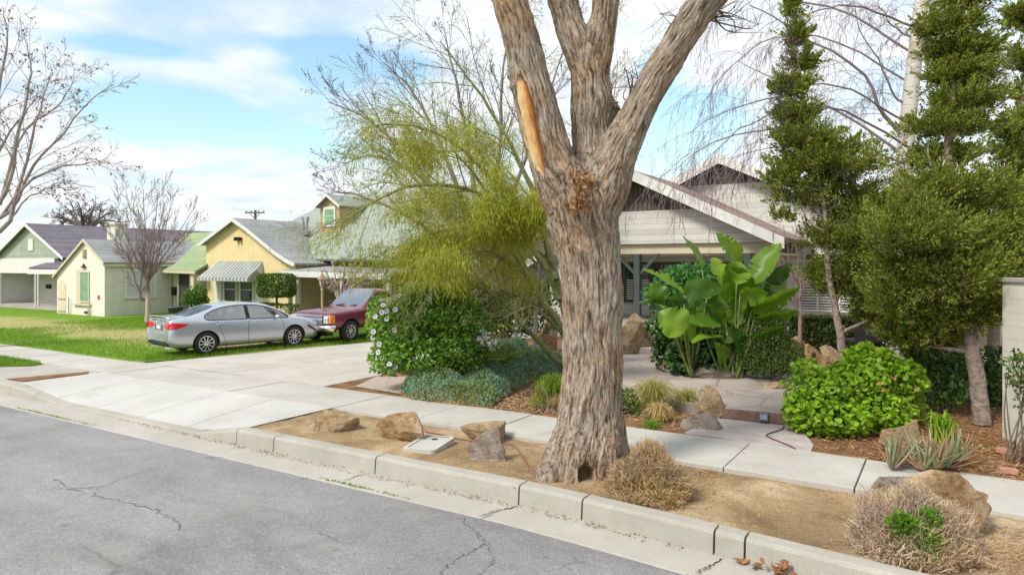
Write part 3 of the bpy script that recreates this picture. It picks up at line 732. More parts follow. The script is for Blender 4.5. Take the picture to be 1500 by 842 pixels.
def palo_verde():
    rng = np.random.default_rng(11); tw = Twigs(rng); b = D(840, 547, 16.0)
    root = thing('palo_verde_tree', b, 'spreading palo verde with feathery yellow-green foliage behind the ash trunk', 'tree')
    S = [  # px, py, Y ; start radius, end radius (m)
        ([(838, 547, 16), (800, 512, 15.8), (762, 470, 15.5), (730, 436, 15.2), (690, 416, 15), (640, 405, 14.6), (600, 420, 14.3)], .075, .015),
        ([(838, 545, 16), (826, 490, 15.9), (800, 448, 15.7), (765, 392, 15.3), (735, 330, 15), (700, 262, 14.6), (660, 215, 14.3)], .11, .016),
        ([(840, 545, 16), (832, 470, 16.1), (808, 385, 16.2), (785, 295, 16.3), (745, 205, 16.2), (695, 125, 16), (645, 62, 15.8)], .12, .012),
        ([(800, 395, 15.7), (742, 312, 15.2), (665, 272, 14.6), (592, 276, 14.2), (540, 302, 13.8), (490, 335, 13.5)], .07, .008),
        ([(790, 335, 16), (722, 262, 15.6), (652, 202, 15), (585, 182, 14.5), (530, 188, 14)], .06, .008),
        ([(798, 320, 16.2), (772, 205, 16.6), (762, 100, 17), (752, 15, 17.3)], .06, .01),
        ([(835, 420, 16), (868, 300, 16.8), (892, 185, 17.2), (905, 90, 17.6)], .05, .008),
        ([(748, 335, 15), (684, 332, 14.5), (612, 352, 14), (556, 396, 13.6)], .05, .008),
        ([(820, 440, 16), (780, 360, 17.2), (720, 330, 18), (650, 300, 18.4), (580, 250, 18.6)], .06, .01),
        ([(815, 410, 16), (770, 340, 17), (700, 240, 17.8), (620, 170, 18.2), (555, 130, 18.4)], .06, .008),
        ([(762, 392, 15.3), (720, 370, 14.2), (670, 370, 13.6), (620, 400, 13.3), (590, 440, 13.2)], .04, .008),
        ([(805, 385, 16.2), (790, 330, 15), (770, 300, 14.2), (730, 300, 13.7)], .04, .008),
        ([(826, 490, 15.9), (790, 455, 14.8), (770, 450, 14.2), (730, 470, 13.8)], .03, .008)]
    prm = dict(levels=4, n=[13, 7, 5], ang=.62, ratio=.42, up=[.03, -.02, -.05, -.06], wob=.09, rmin=.0035, sides=[6, 4, 3, 3], t0=.25, seg=6)
    for pts, r0, r1 in S:
        Q = spline([D(*p) for p in pts], 16); Q[1:] += rng.normal(size=(15, 3)) * .015
        tw.branch(Q, r0, r1, 7, 0)
        L = np.linalg.norm(np.diff(Q, axis=0), axis=1).sum()
        tw.kids(Q, L * .75, r0 * .6, r1, 0, prm, .3)
    tw.T.build('trunk', plain('green_bark', (.19, .20, .08), .8, .3, 5), root)
    P_, D_ = tw.pts(2)
    Yv = -P_[:, 0] * ST + P_[:, 1] * CT; py = HY + F * (CAMH - P_[:, 2]) / Yv; px = 750 + F * (P_[:, 0] * CT + P_[:, 1] * ST) / Yv
    # foliage: dense and drooping low in the crown, sparse at the top and the outer ends
    z = P_[:, 2]; out = np.hypot(P_[:, 0] - b.x, P_[:, 1] - b.y)
    pr = np.clip((6.4 - z) / 2.2, .05, 1) * (.38 + .62 * np.clip((z - 1.9) / 1.8, 0, 1)) * np.clip((5.3 - out) / 1.8, .07, 1) * np.clip((z - np.minimum(.75 + .62 * out, 2.1)) / .5, 0, 1)
    pr *= np.clip(.8 + .8 * fbm(P_ * 1.1, 2, 3), .25, 1.3)
    N = 90000; k = rng.choice(len(P_), N, p=pr / pr.sum())
    base = P_[k] + rng.normal(size=(N, 3)) * .13; dv = D_[k] * .5 + rdir(N, rng) * .6 + np.array([0, 0, -.75])
    base[:, 2] -= rng.random(N) ** 2 * .22
    ok = base[:, 2] > .7; base, dv = base[ok], dv[ok]; N = len(base)
    Lf = Leaves(); Lf.add(cards(base, dv, rdir(N, rng), rng.uniform(.06, .17, N), rng.uniform(.008, .017, N), RHOMB, .1))
    Lf.build('foliage', leafm('palo_verde_leaf', [(.15, .17, .02), (.33, .34, .035), (.48, .48, .06), (.24, .29, .03), (.54, .50, .10)], .5), root)
palo_verde()

def bare_tree(name, label, base, trunk, limbs, prm, col, seed, group=None, pods=None):
    """trunk: (pts,(r0,r1)); limbs: list of the same; all in world space"""
    rng = np.random.default_rng(seed); tw = Twigs(rng); root = thing(name, base, label, 'tree', group)
    T2 = Tubes(); Q = spline(trunk[0], 14); T2.add(Q, np.linspace(*trunk[1], 14), 10)
    T2.build('trunk', col[0], root)
    for pts, (r0, r1) in limbs:
        Q = spline(pts, 14); Q[1:] += rng.normal(size=(13, 3)) * .02; tw.branch(Q, r0, r1, 6, 0)
        L = np.linalg.norm(np.diff(Q, axis=0), axis=1).sum(); tw.kids(Q, L * prm.get('l0', .6), r0 * prm.get('k0', .6), r1, 0, prm)
    tw.T.build('crown', col[1], root)
    if pods:
        P_, D_ = tw.pts(prm['levels'] - 1); n = pods[0]; k = rng.integers(0, len(P_), n); Lf = Leaves()
        Lf.add(cards(P_[k] + rng.normal(size=(n, 3)) * .03, rdir(n, rng) + np.array([0, 0, -.6]), rdir(n, rng), rng.uniform(.6, 1.2, n) * pods[1], pods[1] * .45, RHOMB, .3)); tag(Lf.build('seed_pods' if pods[1] < .12 else 'dry_leaves', pods[2], root), kind='stuff')
    return root
greytw = plain('grey_twig', (.20, .17, .16), .9); palebark = plain('pale_bark', (.42, .38, .32), .9, .35, 4, .4)
brownpod = leafm('brown_pod', [(.16, .10, .07), (.25, .17, .12)], .15)
def far_bare():
    # purplish twiggy tree behind the palo verde
    Y = 23
    base = D(700, 500, Y); base.z = 0
    P = lambda x, y, d=0: D(x, y, Y + d)
    limbs = [([P(700, 400), P(650, 300), P(590, 220), P(530, 170), P(480, 150)], (.12, .012)), ([P(700, 390), P(640, 280), P(560, 230), P(500, 240)], (.1, .012)), ([P(700, 380, .5), P(660, 250, .8), P(610, 140, 1), P(560, 90, 1)], (.12, .012)),
             ([P(705, 380), P(690, 240), P(670, 130), P(650, 40)], (.12, .012)), ([P(710, 380), P(730, 250), P(735, 130), P(745, 40)], (.12, .012)), ([P(710, 380), P(760, 260), P(800, 150), P(830, 60)], (.1, .012)), ([P(715, 400), P(800, 300), P(870, 200), P(905, 110)], (.1, .012)),
             ([P(700, 390, -.5), P(620, 330, -1), P(540, 290, -1.4), P(490, 280, -1.6)], (.08, .01)), ([P(700, 380, .5), P(600, 250, .8), P(530, 130, 1)], (.1, .012))]
    prm = dict(levels=4, n=[10, 6, 4], ang=.5, ratio=.46, up=[.05, .05, .04], wob=.09, rmin=.005, sides=[5, 4, 3, 3], t0=.3, seg=6, l0=.5)
    bare_tree('bare_tree', 'leafless tree with purplish twigs rising behind the palo verde', base, ([base, P(702, 450), P(700, 380)], (.22, .16)), limbs, prm, (greytw, plain('mauve_twig', (.18, .14, .15), .9)), 21, None, (1400, .09, leafm('mauve_pod', [(.14, .10, .12), (.22, .16, .15)], .15)))
    # sycamore at the far left edge
    Y = 22; P = lambda x, y, d=0: D(x, y, Y + d); base = D(-20, 500, Y); base.z = 0
    limbs = [([P(-16, 330), P(20, 300), P(50, 240), P(90, 200), P(130, 150), P(163, 130)], (0.068, 0.0084)), ([P(-14, 320), P(15, 260), P(30, 180), P(45, 110), P(40, 70)], (0.075, 0.0084)), ([P(-10, 340), P(10, 330), P(25, 280), P(45, 215), P(60, 150), P(75, 110)], (0.082, 0.0084)),
             ([P(-20, 300), P(-10, 200), P(0, 120), P(10, 60), P(5, 10)], (0.082, 0.0084)), ([P(-10, 330), P(40, 270), P(90, 245), P(130, 240), P(165, 235)], (0.048, 0.0070)), ([P(-15, 300), P(0, 220), P(40, 160), P(70, 130)], (0.054, 0.0070)), ([P(10, 330), P(40, 290), P(80, 275), P(110, 285)], (0.034, 0.0070)),
             ([P(0, 300, 1), P(30, 200, 1.6), P(90, 150, 2), P(110, 110, 2)], (0.054, 0.0070))]
    prm = dict(levels=4, n=[11, 6, 4], ang=.6, ratio=.40, up=[.03, .0, -.02], wob=.13, rmin=.005, sides=[6, 4, 3, 3], t0=.25, seg=6, l0=.75, k0=.45)
    bare_tree('sycamore_tree', 'leafless pale barked sycamore with crooked limbs at the left edge of the street', base, ([base, P(-18, 400), P(-16, 320)], (.24, .17)), limbs, prm, (palebark, plain('syc_twig', (.30, .25, .23), .9, .3, 5)), 22, None, (420, .13, leafm('syc_leaf', [(.14, .08, .05), (.25, .15, .09)], .15)))
    # crepe myrtle in front of the white house
    Y = 31.5; P = lambda x, y, d=0: D(x, y, Y + d); base = D(216, 464, Y); base.z = 0
    limbs = []
    rng = np.random.default_rng(3)
    for i, (x, y) in enumerate([(150, 330), (165, 300), (185, 285), (210, 276), (232, 280), (255, 290), (280, 310), (285, 330), (240, 300), (200, 300), (170, 360), (270, 350)]):
        dd = rng.uniform(-1.3, 1.3); s0 = (216, 415) if i % 3 else (205, 432)
        limbs.append(([P(216, 440), P(*s0, dd * .15), P(216 + (x - 216) * .45, 400 + (y - 400) * .35, dd * .6), P(x, y, dd)], (.05, .010)))
    prm = dict(levels=4, n=[10, 6, 5], ang=.45, ratio=.44, up=[.05, .04, .03], wob=.07, rmin=.006, sides=[5, 3, 3, 3], t0=.3, seg=5, l0=.75, k0=.45)
    bare_tree('crepe_myrtle', 'leafless vase shaped crepe myrtle in front of the white stucco house', base, ([base, P(217, 450), P(216, 415)], (.13, .10)), limbs, prm, (plain('myrtle_bark', (.42, .34, .27), .8), plain('myrtle_twig', (.25, .19, .19), .9)), 23)
    # dark oak behind the white house
    Y = 58; P = lambda x, y, d=0: D(x, y, Y + d); base = D(125, 420, Y); base.z = 0
    limbs = [([P(125, 345), P(x0, 325), P(x, y, d)], (.22, .03)) for x0, x, y, d in [(110, 75, 318, 0), (115, 95, 302, 1), (122, 115, 297, -1), (130, 140, 298, 1), (140, 165, 310, 0), (145, 178, 325, -1), (105, 85, 325, 1)]]
    prm = dict(levels=4, n=[8, 6, 4], ang=.75, ratio=.5, up=[.02, .0, .0], wob=.2, rmin=.015, sides=[5, 4, 3, 3], t0=.3, seg=5, l0=.9)
    bare_tree('oak_tree', 'dark twisted leafless oak beyond the roofs of the white houses', base, ([base, P(124, 380), P(125, 340)], (.4, .3)), limbs, prm, (greytw, plain('oak_twig', (.13, .10, .10), .9)), 24)
    # weeping birch behind the junipers
    Y = 17; P = lambda x, y, d=0: D(x, y, Y + d); base = D(1312, 530, Y); base.z = 0
    limbs = [([P(1325, 205), P(1300, 172), P(1285, 160), P(1272, 118), P(1235, 85), P(1180, 55), P(1130, 22), P(1095, 10)], (0.055, 0.0100)), ([P(1322, 150), P(1310, 140), P(1290, 95), P(1262, 45), P(1245, -10)], (0.033, 0.0075)), ([P(1342, 60), P(1310, 40), P(1285, 5)], (0.033, 0.0100)),
             ([P(1325, 230, .5), P(1270, 190, 1), P(1180, 140, 1.6), P(1100, 150, 2), P(1040, 175, 2.3), P(1000, 200, 2.4)], (0.039, 0.0060)), ([P(1330, 180, -.3), P(1240, 130, -.8), P(1150, 120, -1.2), P(1080, 90, -1.5)], (0.028, 0.0060)),
             ([P(1340, 80, .5), P(1240, 20, 1), P(1120, -10, 1.3), P(1060, -5, 1.5), P(1010, 30, 1.5)], (0.033, 0.0060)), ([P(1325, 250), P(1250, 230, .6), P(1160, 215, 1), P(1090, 225, 1.3), P(1050, 250, 1.3)], (0.028, 0.0060)),
             ([P(1345, 70), P(1400, 20), P(1450, 10), P(1500, 40)], (0.033, 0.0075)), ([P(1335, 150), P(1400, 100), P(1460, 90), P(1510, 130)], (0.033, 0.0075)), ([P(1345, 20), P(1380, -20), P(1420, -50)], (0.028, 0.0100)),
             ([P(1330, 200, -.5), P(1290, 250, -.8), P(1250, 300, -1)], (0.022, 0.0060)), ([P(1325, 240, -.4), P(1230, 200, -.6), P(1120, 190, -1), P(1030, 215, -1.2), P(985, 255, -1.2)], (.03, .006)), ([P(1328, 215, -.4), P(1230, 160, -1), P(1140, 165, -1.6), P(1070, 200, -2), P(1030, 240, -2)], (.03, .006)), ([P(1340, 40, -.6), P(1260, 10, -1.2), P(1190, 20, -1.8), P(1140, 60, -2)], (0.028, 0.0060)), ([P(1330, 120, .8), P(1220, 60, 1.6), P(1120, 60, 2.2), P(1060, 110, 2.5), P(1030, 150, 2.6)], (0.028, 0.0050))]
    prm = dict(levels=4, n=[17, 6, 3], ang=.75, ratio=.42, up=[-.02, -.15, -.24, -.26], wob=.08, rmin=.0036, sides=[6, 4, 3, 3], t0=.12, seg=7, l0=.85, k0=.25)
    birch = NT('birch_bark'); v = birch.coord('Object', (2, 2, 9)); c = birch.mix((.62, .58, .52), (.10, .08, .07), birch.ramp(birch.noise(v, 1.6, 6, .7), [(.56, 0), (.66, 1)]))
    c = birch.mix(c, (.45, .36, .27), birch.ramp(birch.noise(birch.coord(), 1.1, 3), [(.45, 0), (.7, .7)])); bmat = birch.pbr(c, .8, spec=.2)
    bare_tree('birch_tree', 'weeping birch with white trunk and hanging bare twigs behind the junipers', base, ([base, P(1318, 330), P(1325, 230), P(1336, 120), P(1350, 0), P(1362, -120)], (.24, .13)), limbs, prm, (bmat, plain('birch_twig', (.24, .18, .19), .9)), 25, None, (500, .05, brownpod))
    # reddish multi stem shrub by the house
    Y = 18.5; P = lambda x, y, d=0: D(x, y, Y + d); base = D(1172, 500, Y); base.z = .1
    limbs = [([P(1172, 462 - i * 7), P(1172 + (x - 1172) * .55, 418 - i * 4, (i % 3 - 1) * .25), P(x, y, (i % 3 - 1) * .5)], (.02, .007)) for i, (x, y) in enumerate([(1130, 345), (1150, 330), (1165, 320), (1180, 325), (1195, 345), (1215, 350), (1145, 380), (1230, 385), (1200, 400)])]
    prm = dict(levels=3, n=[6, 4], ang=.55, ratio=.45, up=[.05, .03], wob=.08, rmin=.006, sides=[5, 4, 3], t0=.4, seg=5, l0=.4)
    bare_tree('bare_shrub', 'leafless reddish multi-stemmed shrub in front of the craftsman house windows', base, ([base, P(1172, 480), P(1173, 450)], (.06, .045)), limbs, prm, (plain('red_bark', (.28, .18, .15), .8), plain('red_twig', (.30, .17, .15), .8)), 26)
    # tangled bare shrub by the yellow house porch
    Y = 29; P = lambda x, y, d=0: D(x, y, Y + d); base = D(497, 470, Y); base.z = 0
    limbs = [([P(497, 450), P(500 + (x - 500) * .4, 420), P(x, y, d)], (.07, .015)) for x, y, d in [(475, 395, 0), (485, 382, .5), (505, 378, -.5), (530, 385, .4), (550, 395, 0), (565, 410, .3), (480, 410, -.5), (540, 405, -.6), (515, 395, .8)]]
    prm = dict(levels=4, n=[7, 5, 4], ang=.8, ratio=.5, up=[.0, -.03, -.08], wob=.2, rmin=.008, sides=[5, 4, 3, 3], t0=.3, seg=5, l0=.5)
    bare_tree('bare_shrub', 'tangled bare tan shrub by the white porch posts of the yellow house', base, ([base, P(496, 455), P(498, 430)], (.12, .1)), limbs, prm, (plain('tan_bark', (.32, .25, .2), .85), plain('tan_twig', (.38, .29, .25), .85)), 27)
far_bare()

def junipers():
    jb = plain('juniper_bark', (.28, .22, .18), .95, .5, 9, .9, dist=.05)
    lm = leafm('juniper_spray', [(.055, .085, .02), (.14, .19, .03), (.26, .31, .045), (.09, .13, .022), (.33, .32, .06), (.19, .25, .04)], .3, .6)
    grey = leafm('juniper_berry_spray', [(.16, .13, .16), (.22, .18, .2), (.12, .10, .10)], .2, .7)
    def tree(label, base, trunk, blobs, Y, seed, n, ngrey=()):
        rng = np.random.default_rng(seed); root = thing('juniper_tree', base, label, 'tree', None)
        T = Tubes(); Q = spline(trunk[0], 18); Q[1:-1] += rng.normal(size=(16, 3)) * .012
        rr = np.linspace(*trunk[1], 18); T.add(Q, rr, 12)
        B = [(np.array(D(x, y, Y + d)), np.array([rx * Y / F, min(rx, 60) * Y / F * .8, ry * Y / F])) for x, y, rx, ry, d in blobs]
        lo = Leaves(); T2 = T
        for c, r_ in B:      # limbs reach into each clump
            j = np.argmin(np.linalg.norm(Q - c, axis=1) + np.maximum(0, Q[:, 2] - c[2] + .2) * 3); mid = (Q[j] + c) / 2 + rng.normal(size=3) * .08
            T2.add(spline([Q[j], mid, c, c + np.array([0, 0, r_[2] * .6])], 9), np.linspace(min(.05, rr[j] * .6), .008, 9), 5)
        # plumes: tapering sprays that sweep up and out from inside each clump
        C = np.array([b[0] for b in B]); Rr = np.array([b[1] for b in B]); hi = np.clip((C[:, 2] - 2.4) / .8, 0, 1)
        C = C + np.array([CT, ST, 0]) * (rng.uniform(-.75, .75, len(C)) * Rr[:, 0] * hi)[:, None]; Rr = Rr * np.stack([1 + .15 * hi, 1 + 0 * hi, 1 - .35 * hi], 1); w_ = (Rr[:, 0] * Rr[:, 2]) ** .72; w_ /= w_.sum()
        K = n; k = rng.choice(len(B), K, p=w_); d = rdir(K, rng); d[:, 2] = d[:, 2] * .9 + .1
        P0 = C[k] + d * Rr[k] * (rng.random(K) ** .55 * 1.0)[:, None]
        sway = np.array([CT, ST, 0]) * .30
        ax = nrm(d * np.array([1, 1, .7]) * .85 + sway + np.array([0, 0, .62]) + rng.normal(size=(K, 3)) * .30)
        L = rng.uniform(.24, .66, K) * (1 + .8 * (rng.random(K) < .10)) * np.clip(Rr[k].mean(1) / .45, .55, 1.25)
        P0 = P0 - ax * (L * .25)[:, None]
        gap = fbm(P0 * 1.7, 3, seed + 5) > np.interp(P0[:, 2], [2.0, 2.8, 4.6, 5.4], [-.30, -.14, -.12, -.5]); P0, ax, L, k = P0[gap], ax[gap], L[gap], k[gap]; K = len(P0)
        for i_ in range(0, K, 3): T.add([P0[i_], P0[i_] + ax[i_] * L[i_] * .7], [.006, .002], 3)
        m = 58; tt = rng.random((K, m)) ** .85; rad = .135 * L[:, None] * np.sin(np.clip(tt * .92 + .08, 0, 1) * math.pi) ** .8
        e1 = nrm(np.cross(ax, rdir(K, rng))); e2 = np.cross(ax, e1); an = rng.random((K, m)) * 2 * math.pi
        off = e1[:, None] * np.cos(an)[..., None] + e2[:, None] * np.sin(an)[..., None]
        p = P0[:, None] + ax[:, None] * (tt * L[:, None])[..., None] + off * (rad * rng.random((K, m)) ** .5)[..., None]
        dv = ax[:, None] * 1.0 + off * (.75 - .5 * tt)[..., None]
        p = p.reshape(-1, 3); dv = dv.reshape(-1, 3); nn_ = len(p); kp = p[:, 2] > .75; p, dv = p[kp], dv[kp]; nn_ = len(p)
        size = rng.uniform(.035, .075, nn_); lo.add(cards(p, dv + rng.normal(size=(nn_, 3)) * .22, rdir(nn_, rng), size, size * .42, RHOMB, .1))
        T.build('trunk', jb, root); lo.build('crown', lm, root)
        if ngrey:
            gg = Leaves(); G_ = [(np.array(D(x, y, Y)), np.array([rx * Y / F] * 2 + [ry * Y / F])) for x, y, rx, ry in ngrey]
            p, d = blob_pts(G_, 900 * len(ngrey), rng, .9); n_ = len(p); gg.add(cards(p, d + np.array([0, 0, .6]) + rdir(n_, rng) * .5, rdir(n_, rng), rng.uniform(.05, .1, n_), .02)); gg.build('berry_sprays', grey, root)
    P = lambda x, y, Y: D(x, y, Y)
    Y = 13.5
    tree('juniper with slim grey leaning trunk and narrow spire, left of the brown trunked one', D(1240, 535, Y), ([D(1241, 548, Y), D(1232, 500, Y), D(1224, 450, Y), D(1212, 380, Y), D(1210, 320, Y), D(1195, 240, Y), D(1178, 150, Y), D(1160, 10, Y)], (.085, .015)),
         [(1160, 15, 7, 22, 0), (1163, 55, 12, 22, 0), (1168, 92, 18, 22, .1), (1172, 130, 22, 24, 0), (1178, 170, 27, 24, 0), (1186, 208, 38, 26, 0), (1178, 242, 42, 20, .1), (1215, 245, 50, 26, -.2), (1250, 262, 52, 24, .1), (1240, 285, 46, 26, .1), (1290, 300, 34, 22, .1), (1130, 262, 22, 10, .1), (1200, 225, 40, 22, .2), (1190, 290, 46, 22, .2), (1150, 270, 26, 10, 0), (1240, 320, 55, 28, 0), (1215, 350, 36, 26, .2), (1255, 365, 50, 32, -.2), (1225, 415, 30, 26, .3), (1265, 415, 42, 34, 0), (1285, 460, 36, 26, .2), (1180, 318, 25, 14, 0), (1200, 400, 16, 18, .4)], Y, 31, 3500, [(1150, 150, 20, 70), (1160, 60, 14, 40)])
    Y = 11.3
    tree('juniper with thick brown shaggy leaning trunk beside the block wall', D(1436, 612, Y), ([D(1438, 620, Y), D(1432, 570, Y), D(1424, 510, Y), D(1416, 460, Y), D(1405, 400, Y), D(1398, 320, Y), D(1390, 220, Y), D(1398, 120, Y), D(1412, -10, Y)], (.135, .03)),
         [(1414, 0, 34, 22, 0), (1412, 40, 36, 20, 0), (1398, 78, 30, 22, .1), (1425, 75, 28, 14, 0), (1380, 112, 34, 22, 0), (1420, 110, 30, 16, .1), (1395, 150, 38, 20, 0), (1372, 188, 44, 22, .1), (1412, 190, 38, 22, 0), (1360, 230, 40, 20, -.1), (1400, 235, 34, 22, .2), (1450, 215, 26, 14, 0),
          (1385, 280, 60, 28, 0), (1330, 305, 46, 30, .1), (1435, 300, 56, 30, 0), (1345, 350, 60, 34, -.2), (1405, 350, 60, 36, .1), (1460, 350, 50, 40, .2), (1340, 405, 52, 32, .2), (1395, 410, 60, 36, -.2), (1450, 405, 50, 36, 0), (1320, 450, 44, 26, .3), (1375, 460, 50, 30, .3), (1430, 455, 42, 26, 0), (1330, 495, 36, 20, .5), (1375, 500, 26, 14, .4)], Y, 32, 6600, [(1450, 110, 26, 60)])
    Y = 13.2
    tree('dark trunked juniper at the far right, crowding the block wall', D(1457, 560, Y), ([D(1458, 585, Y), D(1455, 500, Y), D(1462, 420, Y), D(1480, 300, Y), D(1498, 150, Y), D(1512, 20, Y)], (.12, .03)),
         [(1500, 30, 16, 30, 0), (1504, 90, 18, 30, 0), (1500, 140, 20, 24, 0), (1492, 190, 30, 26, 0), (1478, 230, 40, 28, 0), (1505, 260, 40, 36, 0), (1470, 285, 46, 30, 0), (1500, 330, 40, 36, 0), (1475, 350, 44, 36, .1), (1530, 200, 40, 60, 0), (1530, 320, 40, 60, .2), (1490, 395, 36, 20, .2)], Y, 33, 3000)
junipers()

# ------------------------------------------------------------------ rocks
def rock(label, px, py, wpx, hpx, z0=0.0, dep=.7, seed=0, m='rocktan', rot=None, flat=6, squash=None, group=None, peak=0.0, cat='rock', sink=.45):
    """px,py: middle of the rock's foot; wpx,hpx: its size in the photograph"""
    c = G(px, py, z0); Y = depth(c); wd, ht = wpx * Y / F, hpx * Y / F
    rng = np.random.default_rng(seed); bm = bmesh.new(); bmesh.ops.create_icosphere(bm, subdivisions=6, radius=1)
    V = np.array([tuple(v.co) for v in bm.verts])
    dirs = rdir(flat + 5, rng)
    for d in dirs:
        lim = rng.uniform(.30, .72); q = V @ d; k = q > lim; V[k] -= np.outer(q[k] - lim, d) * .96
    V += nrm(V) * (.10 * fbm(V * 1.8 + seed, 3, seed)[:, None] + .05 * np.abs(fbm(V * 4 + seed, 4, seed + 1))[:, None])
    if peak: V[:, :2] *= (1 - peak * np.clip(V[:, 2] + .2, 0, 1))[:, None]; 
    if rot is not None:
        V = V @ np.array(Matrix.Rotation(R(rot), 3, 'Y').transposed())
    V -= (V.max(0) + V.min(0)) / 2; V /= (V.max(0) - V.min(0)) / 2
    V = V * np.array([wd / 2, wd / 2 * dep, ht * (1 + sink) / 2]); V[:, 2] += ht * (1 - sink) / 2; lowv = V[:, 2] < 0; V[lowv, :2] *= 1.06
    for v, p in zip(bm.verts, V): v.co = p
    me = bpy.data.meshes.new('rock'); bm.to_mesh(me); bm.free()
    me.polygons.foreach_set('use_smooth', [False] * len(me.polygons))
    o = link('rock', me, M[m]); o.location = c + Vector((c.x, c.y, 0)).normalized() * (wd / 2 * dep * .6); o.rotation_euler = (0, 0, TH + rng.uniform(-.15, .15))
    return tag(o, label, cat, group)
SZ = -.05
rock('low broad tan rock with split top, leftmost in the dirt strip', 487, 634, 84, 34, SZ, .7, 1, 'rocktan', 8, 7)
rock('brown pointed angular rock beside the utility cover, dirt strip', 588, 648, 80, 44, SZ, .7, 2, 'rockorange', 22, 7, peak=.45)
rock('flat topped tan slab rock behind the grey pointed rock', 708, 647, 70, 27, SZ, .6, 3, 'rocktan', 0, 5)
rock('grey triangular upright rock next to the hose', 714, 672, 54, 48, SZ, .6, 44, 'rockgrey', 10, 8, peak=.85)
rock('upright tan boulder at the left end of the patio step', 1042, 613, 40, 46, .0, .8, 5, 'rocktan', 4, 6, peak=.2)
rock('sloping pink grey edging stone in front of the upright boulder', 1030, 632, 66, 26, -.02, .6, 6, 'rockgrey', 18, 4, peak=.3)
rock('large cream boulder beside the house entry steps', 932, 515, 58, 56, .19, .8, 7, 'rocktan', 0, 6)
rock('long low grey boulder under the bird of paradise stems', 1040, 556, 74, 22, .15, .7, 8, 'rockgrey', -6, 5)
rock('small dark flat rock at the foot of the ivy', 985, 545, 40, 14, .19, .7, 9, 'rockgrey', 5, 5)
rock('thin flat buff stone lying on the patio', 1136, 569, 36, 9, .19, .6, 10, 'rocktan', 0, 4)
rock('vivid orange boulder behind the bright green geranium', 1194, 536, 34, 32, .15, .8, 11, 'rockorange', 12, 6, peak=.3)
rock('tan boulder left of the orange one, beside the figurine', 1168, 522, 40, 30, .15, .8, 12, 'rocktan', -10, 6)
rock('orange buff boulder behind the pale trunk', 1212, 516, 36, 30, .18, .8, 13, 'rockorange', 20, 6)
rock('pale rounded boulder low beside the pale trunk', 1222, 534, 42, 28, .12, .8, 14, 'rocktan', 0, 6)
rock('cream boulder under the dark mesh chair', 1262, 526, 60, 26, .15, .8, 15, 'rocktan', 0, 6)
rock('buff boulder to the right of the mesh chair', 1310, 532, 46, 26, .15, .8, 16, 'rocktan', 5, 6)
rock('buff angular rock behind the aloe', 1318, 664, 60, 50, .0, .7, 17, 'rocktan', 30, 6, peak=.5)
rock('big golden boulder behind the half green dry bush', 1392, 790, 165, 100, SZ, .5, 18, 'rockorange', 30, 6, peak=.3)
rock('dark grey low boulder behind the half green dry bush', 1318, 752, 90, 50, SZ, .6, 19, 'rockgrey', 4, 5)
rock('tall buff boulder beyond the palo verde stem', 797, 506, 40, 46, .19, .8, 20, 'rocktan', 8, 6)
rock('orange boulder seen between the palo verde stems', 728, 500, 46, 36, .15, .8, 71, 'rockorange', 8, 6)
rock('small orange boulder seen right of the palo verde fork', 812, 480, 24, 30, .19, .8, 72, 'rockorange', 8, 6)
rock('brown clod like rock at the foot of the flowering bush', 668, 556, 46, 16, .0, .7, 21, 'rockgrey', 0, 5)

# brick pieces in the mulch
for i, (x, y, rz, lab) in enumerate([(1476, 693, .3, 'worn red brick lying on the mulch near the sidewalk edge'), (1472, 664, -.4, 'half buried red brick on the mulch near the block wall')]):
    c = G(x, y, 0); mb = MB(); mb.box(-.1, .1, -.05, .05, 0, .07)
    o = mb.build('brick', plain('red_brick', (.42, .22, .15), .9, .25, 12, .5), bevel=.008); o.location = c; o.rotation_euler = (0, .05, rz); tag(o, lab, 'brick')

# ------------------------------------------------------------------ utility cover, hose, step light
def cover():
    a, b, c, d = [G(x, y, -.04) for x, y in ((590, 661), (634, 667), (666, 646), (624, 641))]
    ctr = (a + b + c + d) / 4; ax = ((d - a) + (c - b)).normalized(); rz = math.atan2(ax.y, ax.x)
    L = ((d - a).length + (c - b).length) / 2; Wd = ((b - a).length + (c - d).length) / 2
    ctr.z += .035; root = thing('utility_cover', ctr, 'pale concrete utility box cover set in the dirt strip', 'utility cover', rz=rz)
    def rr(l, w_, r_, z):
        return [(sx * (l / 2 - r_) + r_ * math.cos(t_), sy * (w_ / 2 - r_) + r_ * math.sin(t_), z) for sx, sy, t0 in ((1, 1, 0), (-1, 1, 90), (-1, -1, 180), (1, -1, 270)) for t_ in [R(t0 + k * 22.5) for k in range(5)]]
    mb = MB(); o_, i_ = rr(L, Wd, .07, .025), rr(L - .12, Wd - .12, .04, .025); n = len(o_)
    low = [(x, y, -.05) for x, y, z in o_]
    mb.add(o_ + i_ + low, [(k, (k + 1) % n, n + (k + 1) % n, n + k) for k in range(n)] + [(2 * n + k, 2 * n + (k + 1) % n, (k + 1) % n, k) for k in range(n)])
    q = mb.build('frame', M['apron'], root, inv=False)
    mb = MB(); mb.prism([(x, y, -.01) for x, y, z in rr(L - .135, Wd - .135, .035, 0)], (0, 0, .03)); mb.build('lid', concrete('lid_concrete', (.42, .42, .38), (.52, .51, .46), .2), root, bevel=.004, inv=False)
    mb = MB(); mb.lathe([(.001, .015), (.045, .021), (.05, .024), (.02, .027), (.001, .027)], 16, (L * .24, .0, 0)); mb.build('meter_port', plain('black_plastic', (.02, .022, .03), .4), root, inv=False)
cover()
hp = spline([Vector((*G(x, y, -.03)[:2], -.02)) for x, y in [(610, 628), (640, 632), (665, 637), (690, 642), (735, 645), (752, 648), (766, 664), (776, 682), (800, 695), (830, 700), (860, 701), (893, 703)]], 60)
hp[:, 2] = [strip_z(x, y) + .014 for x, y, z in hp]
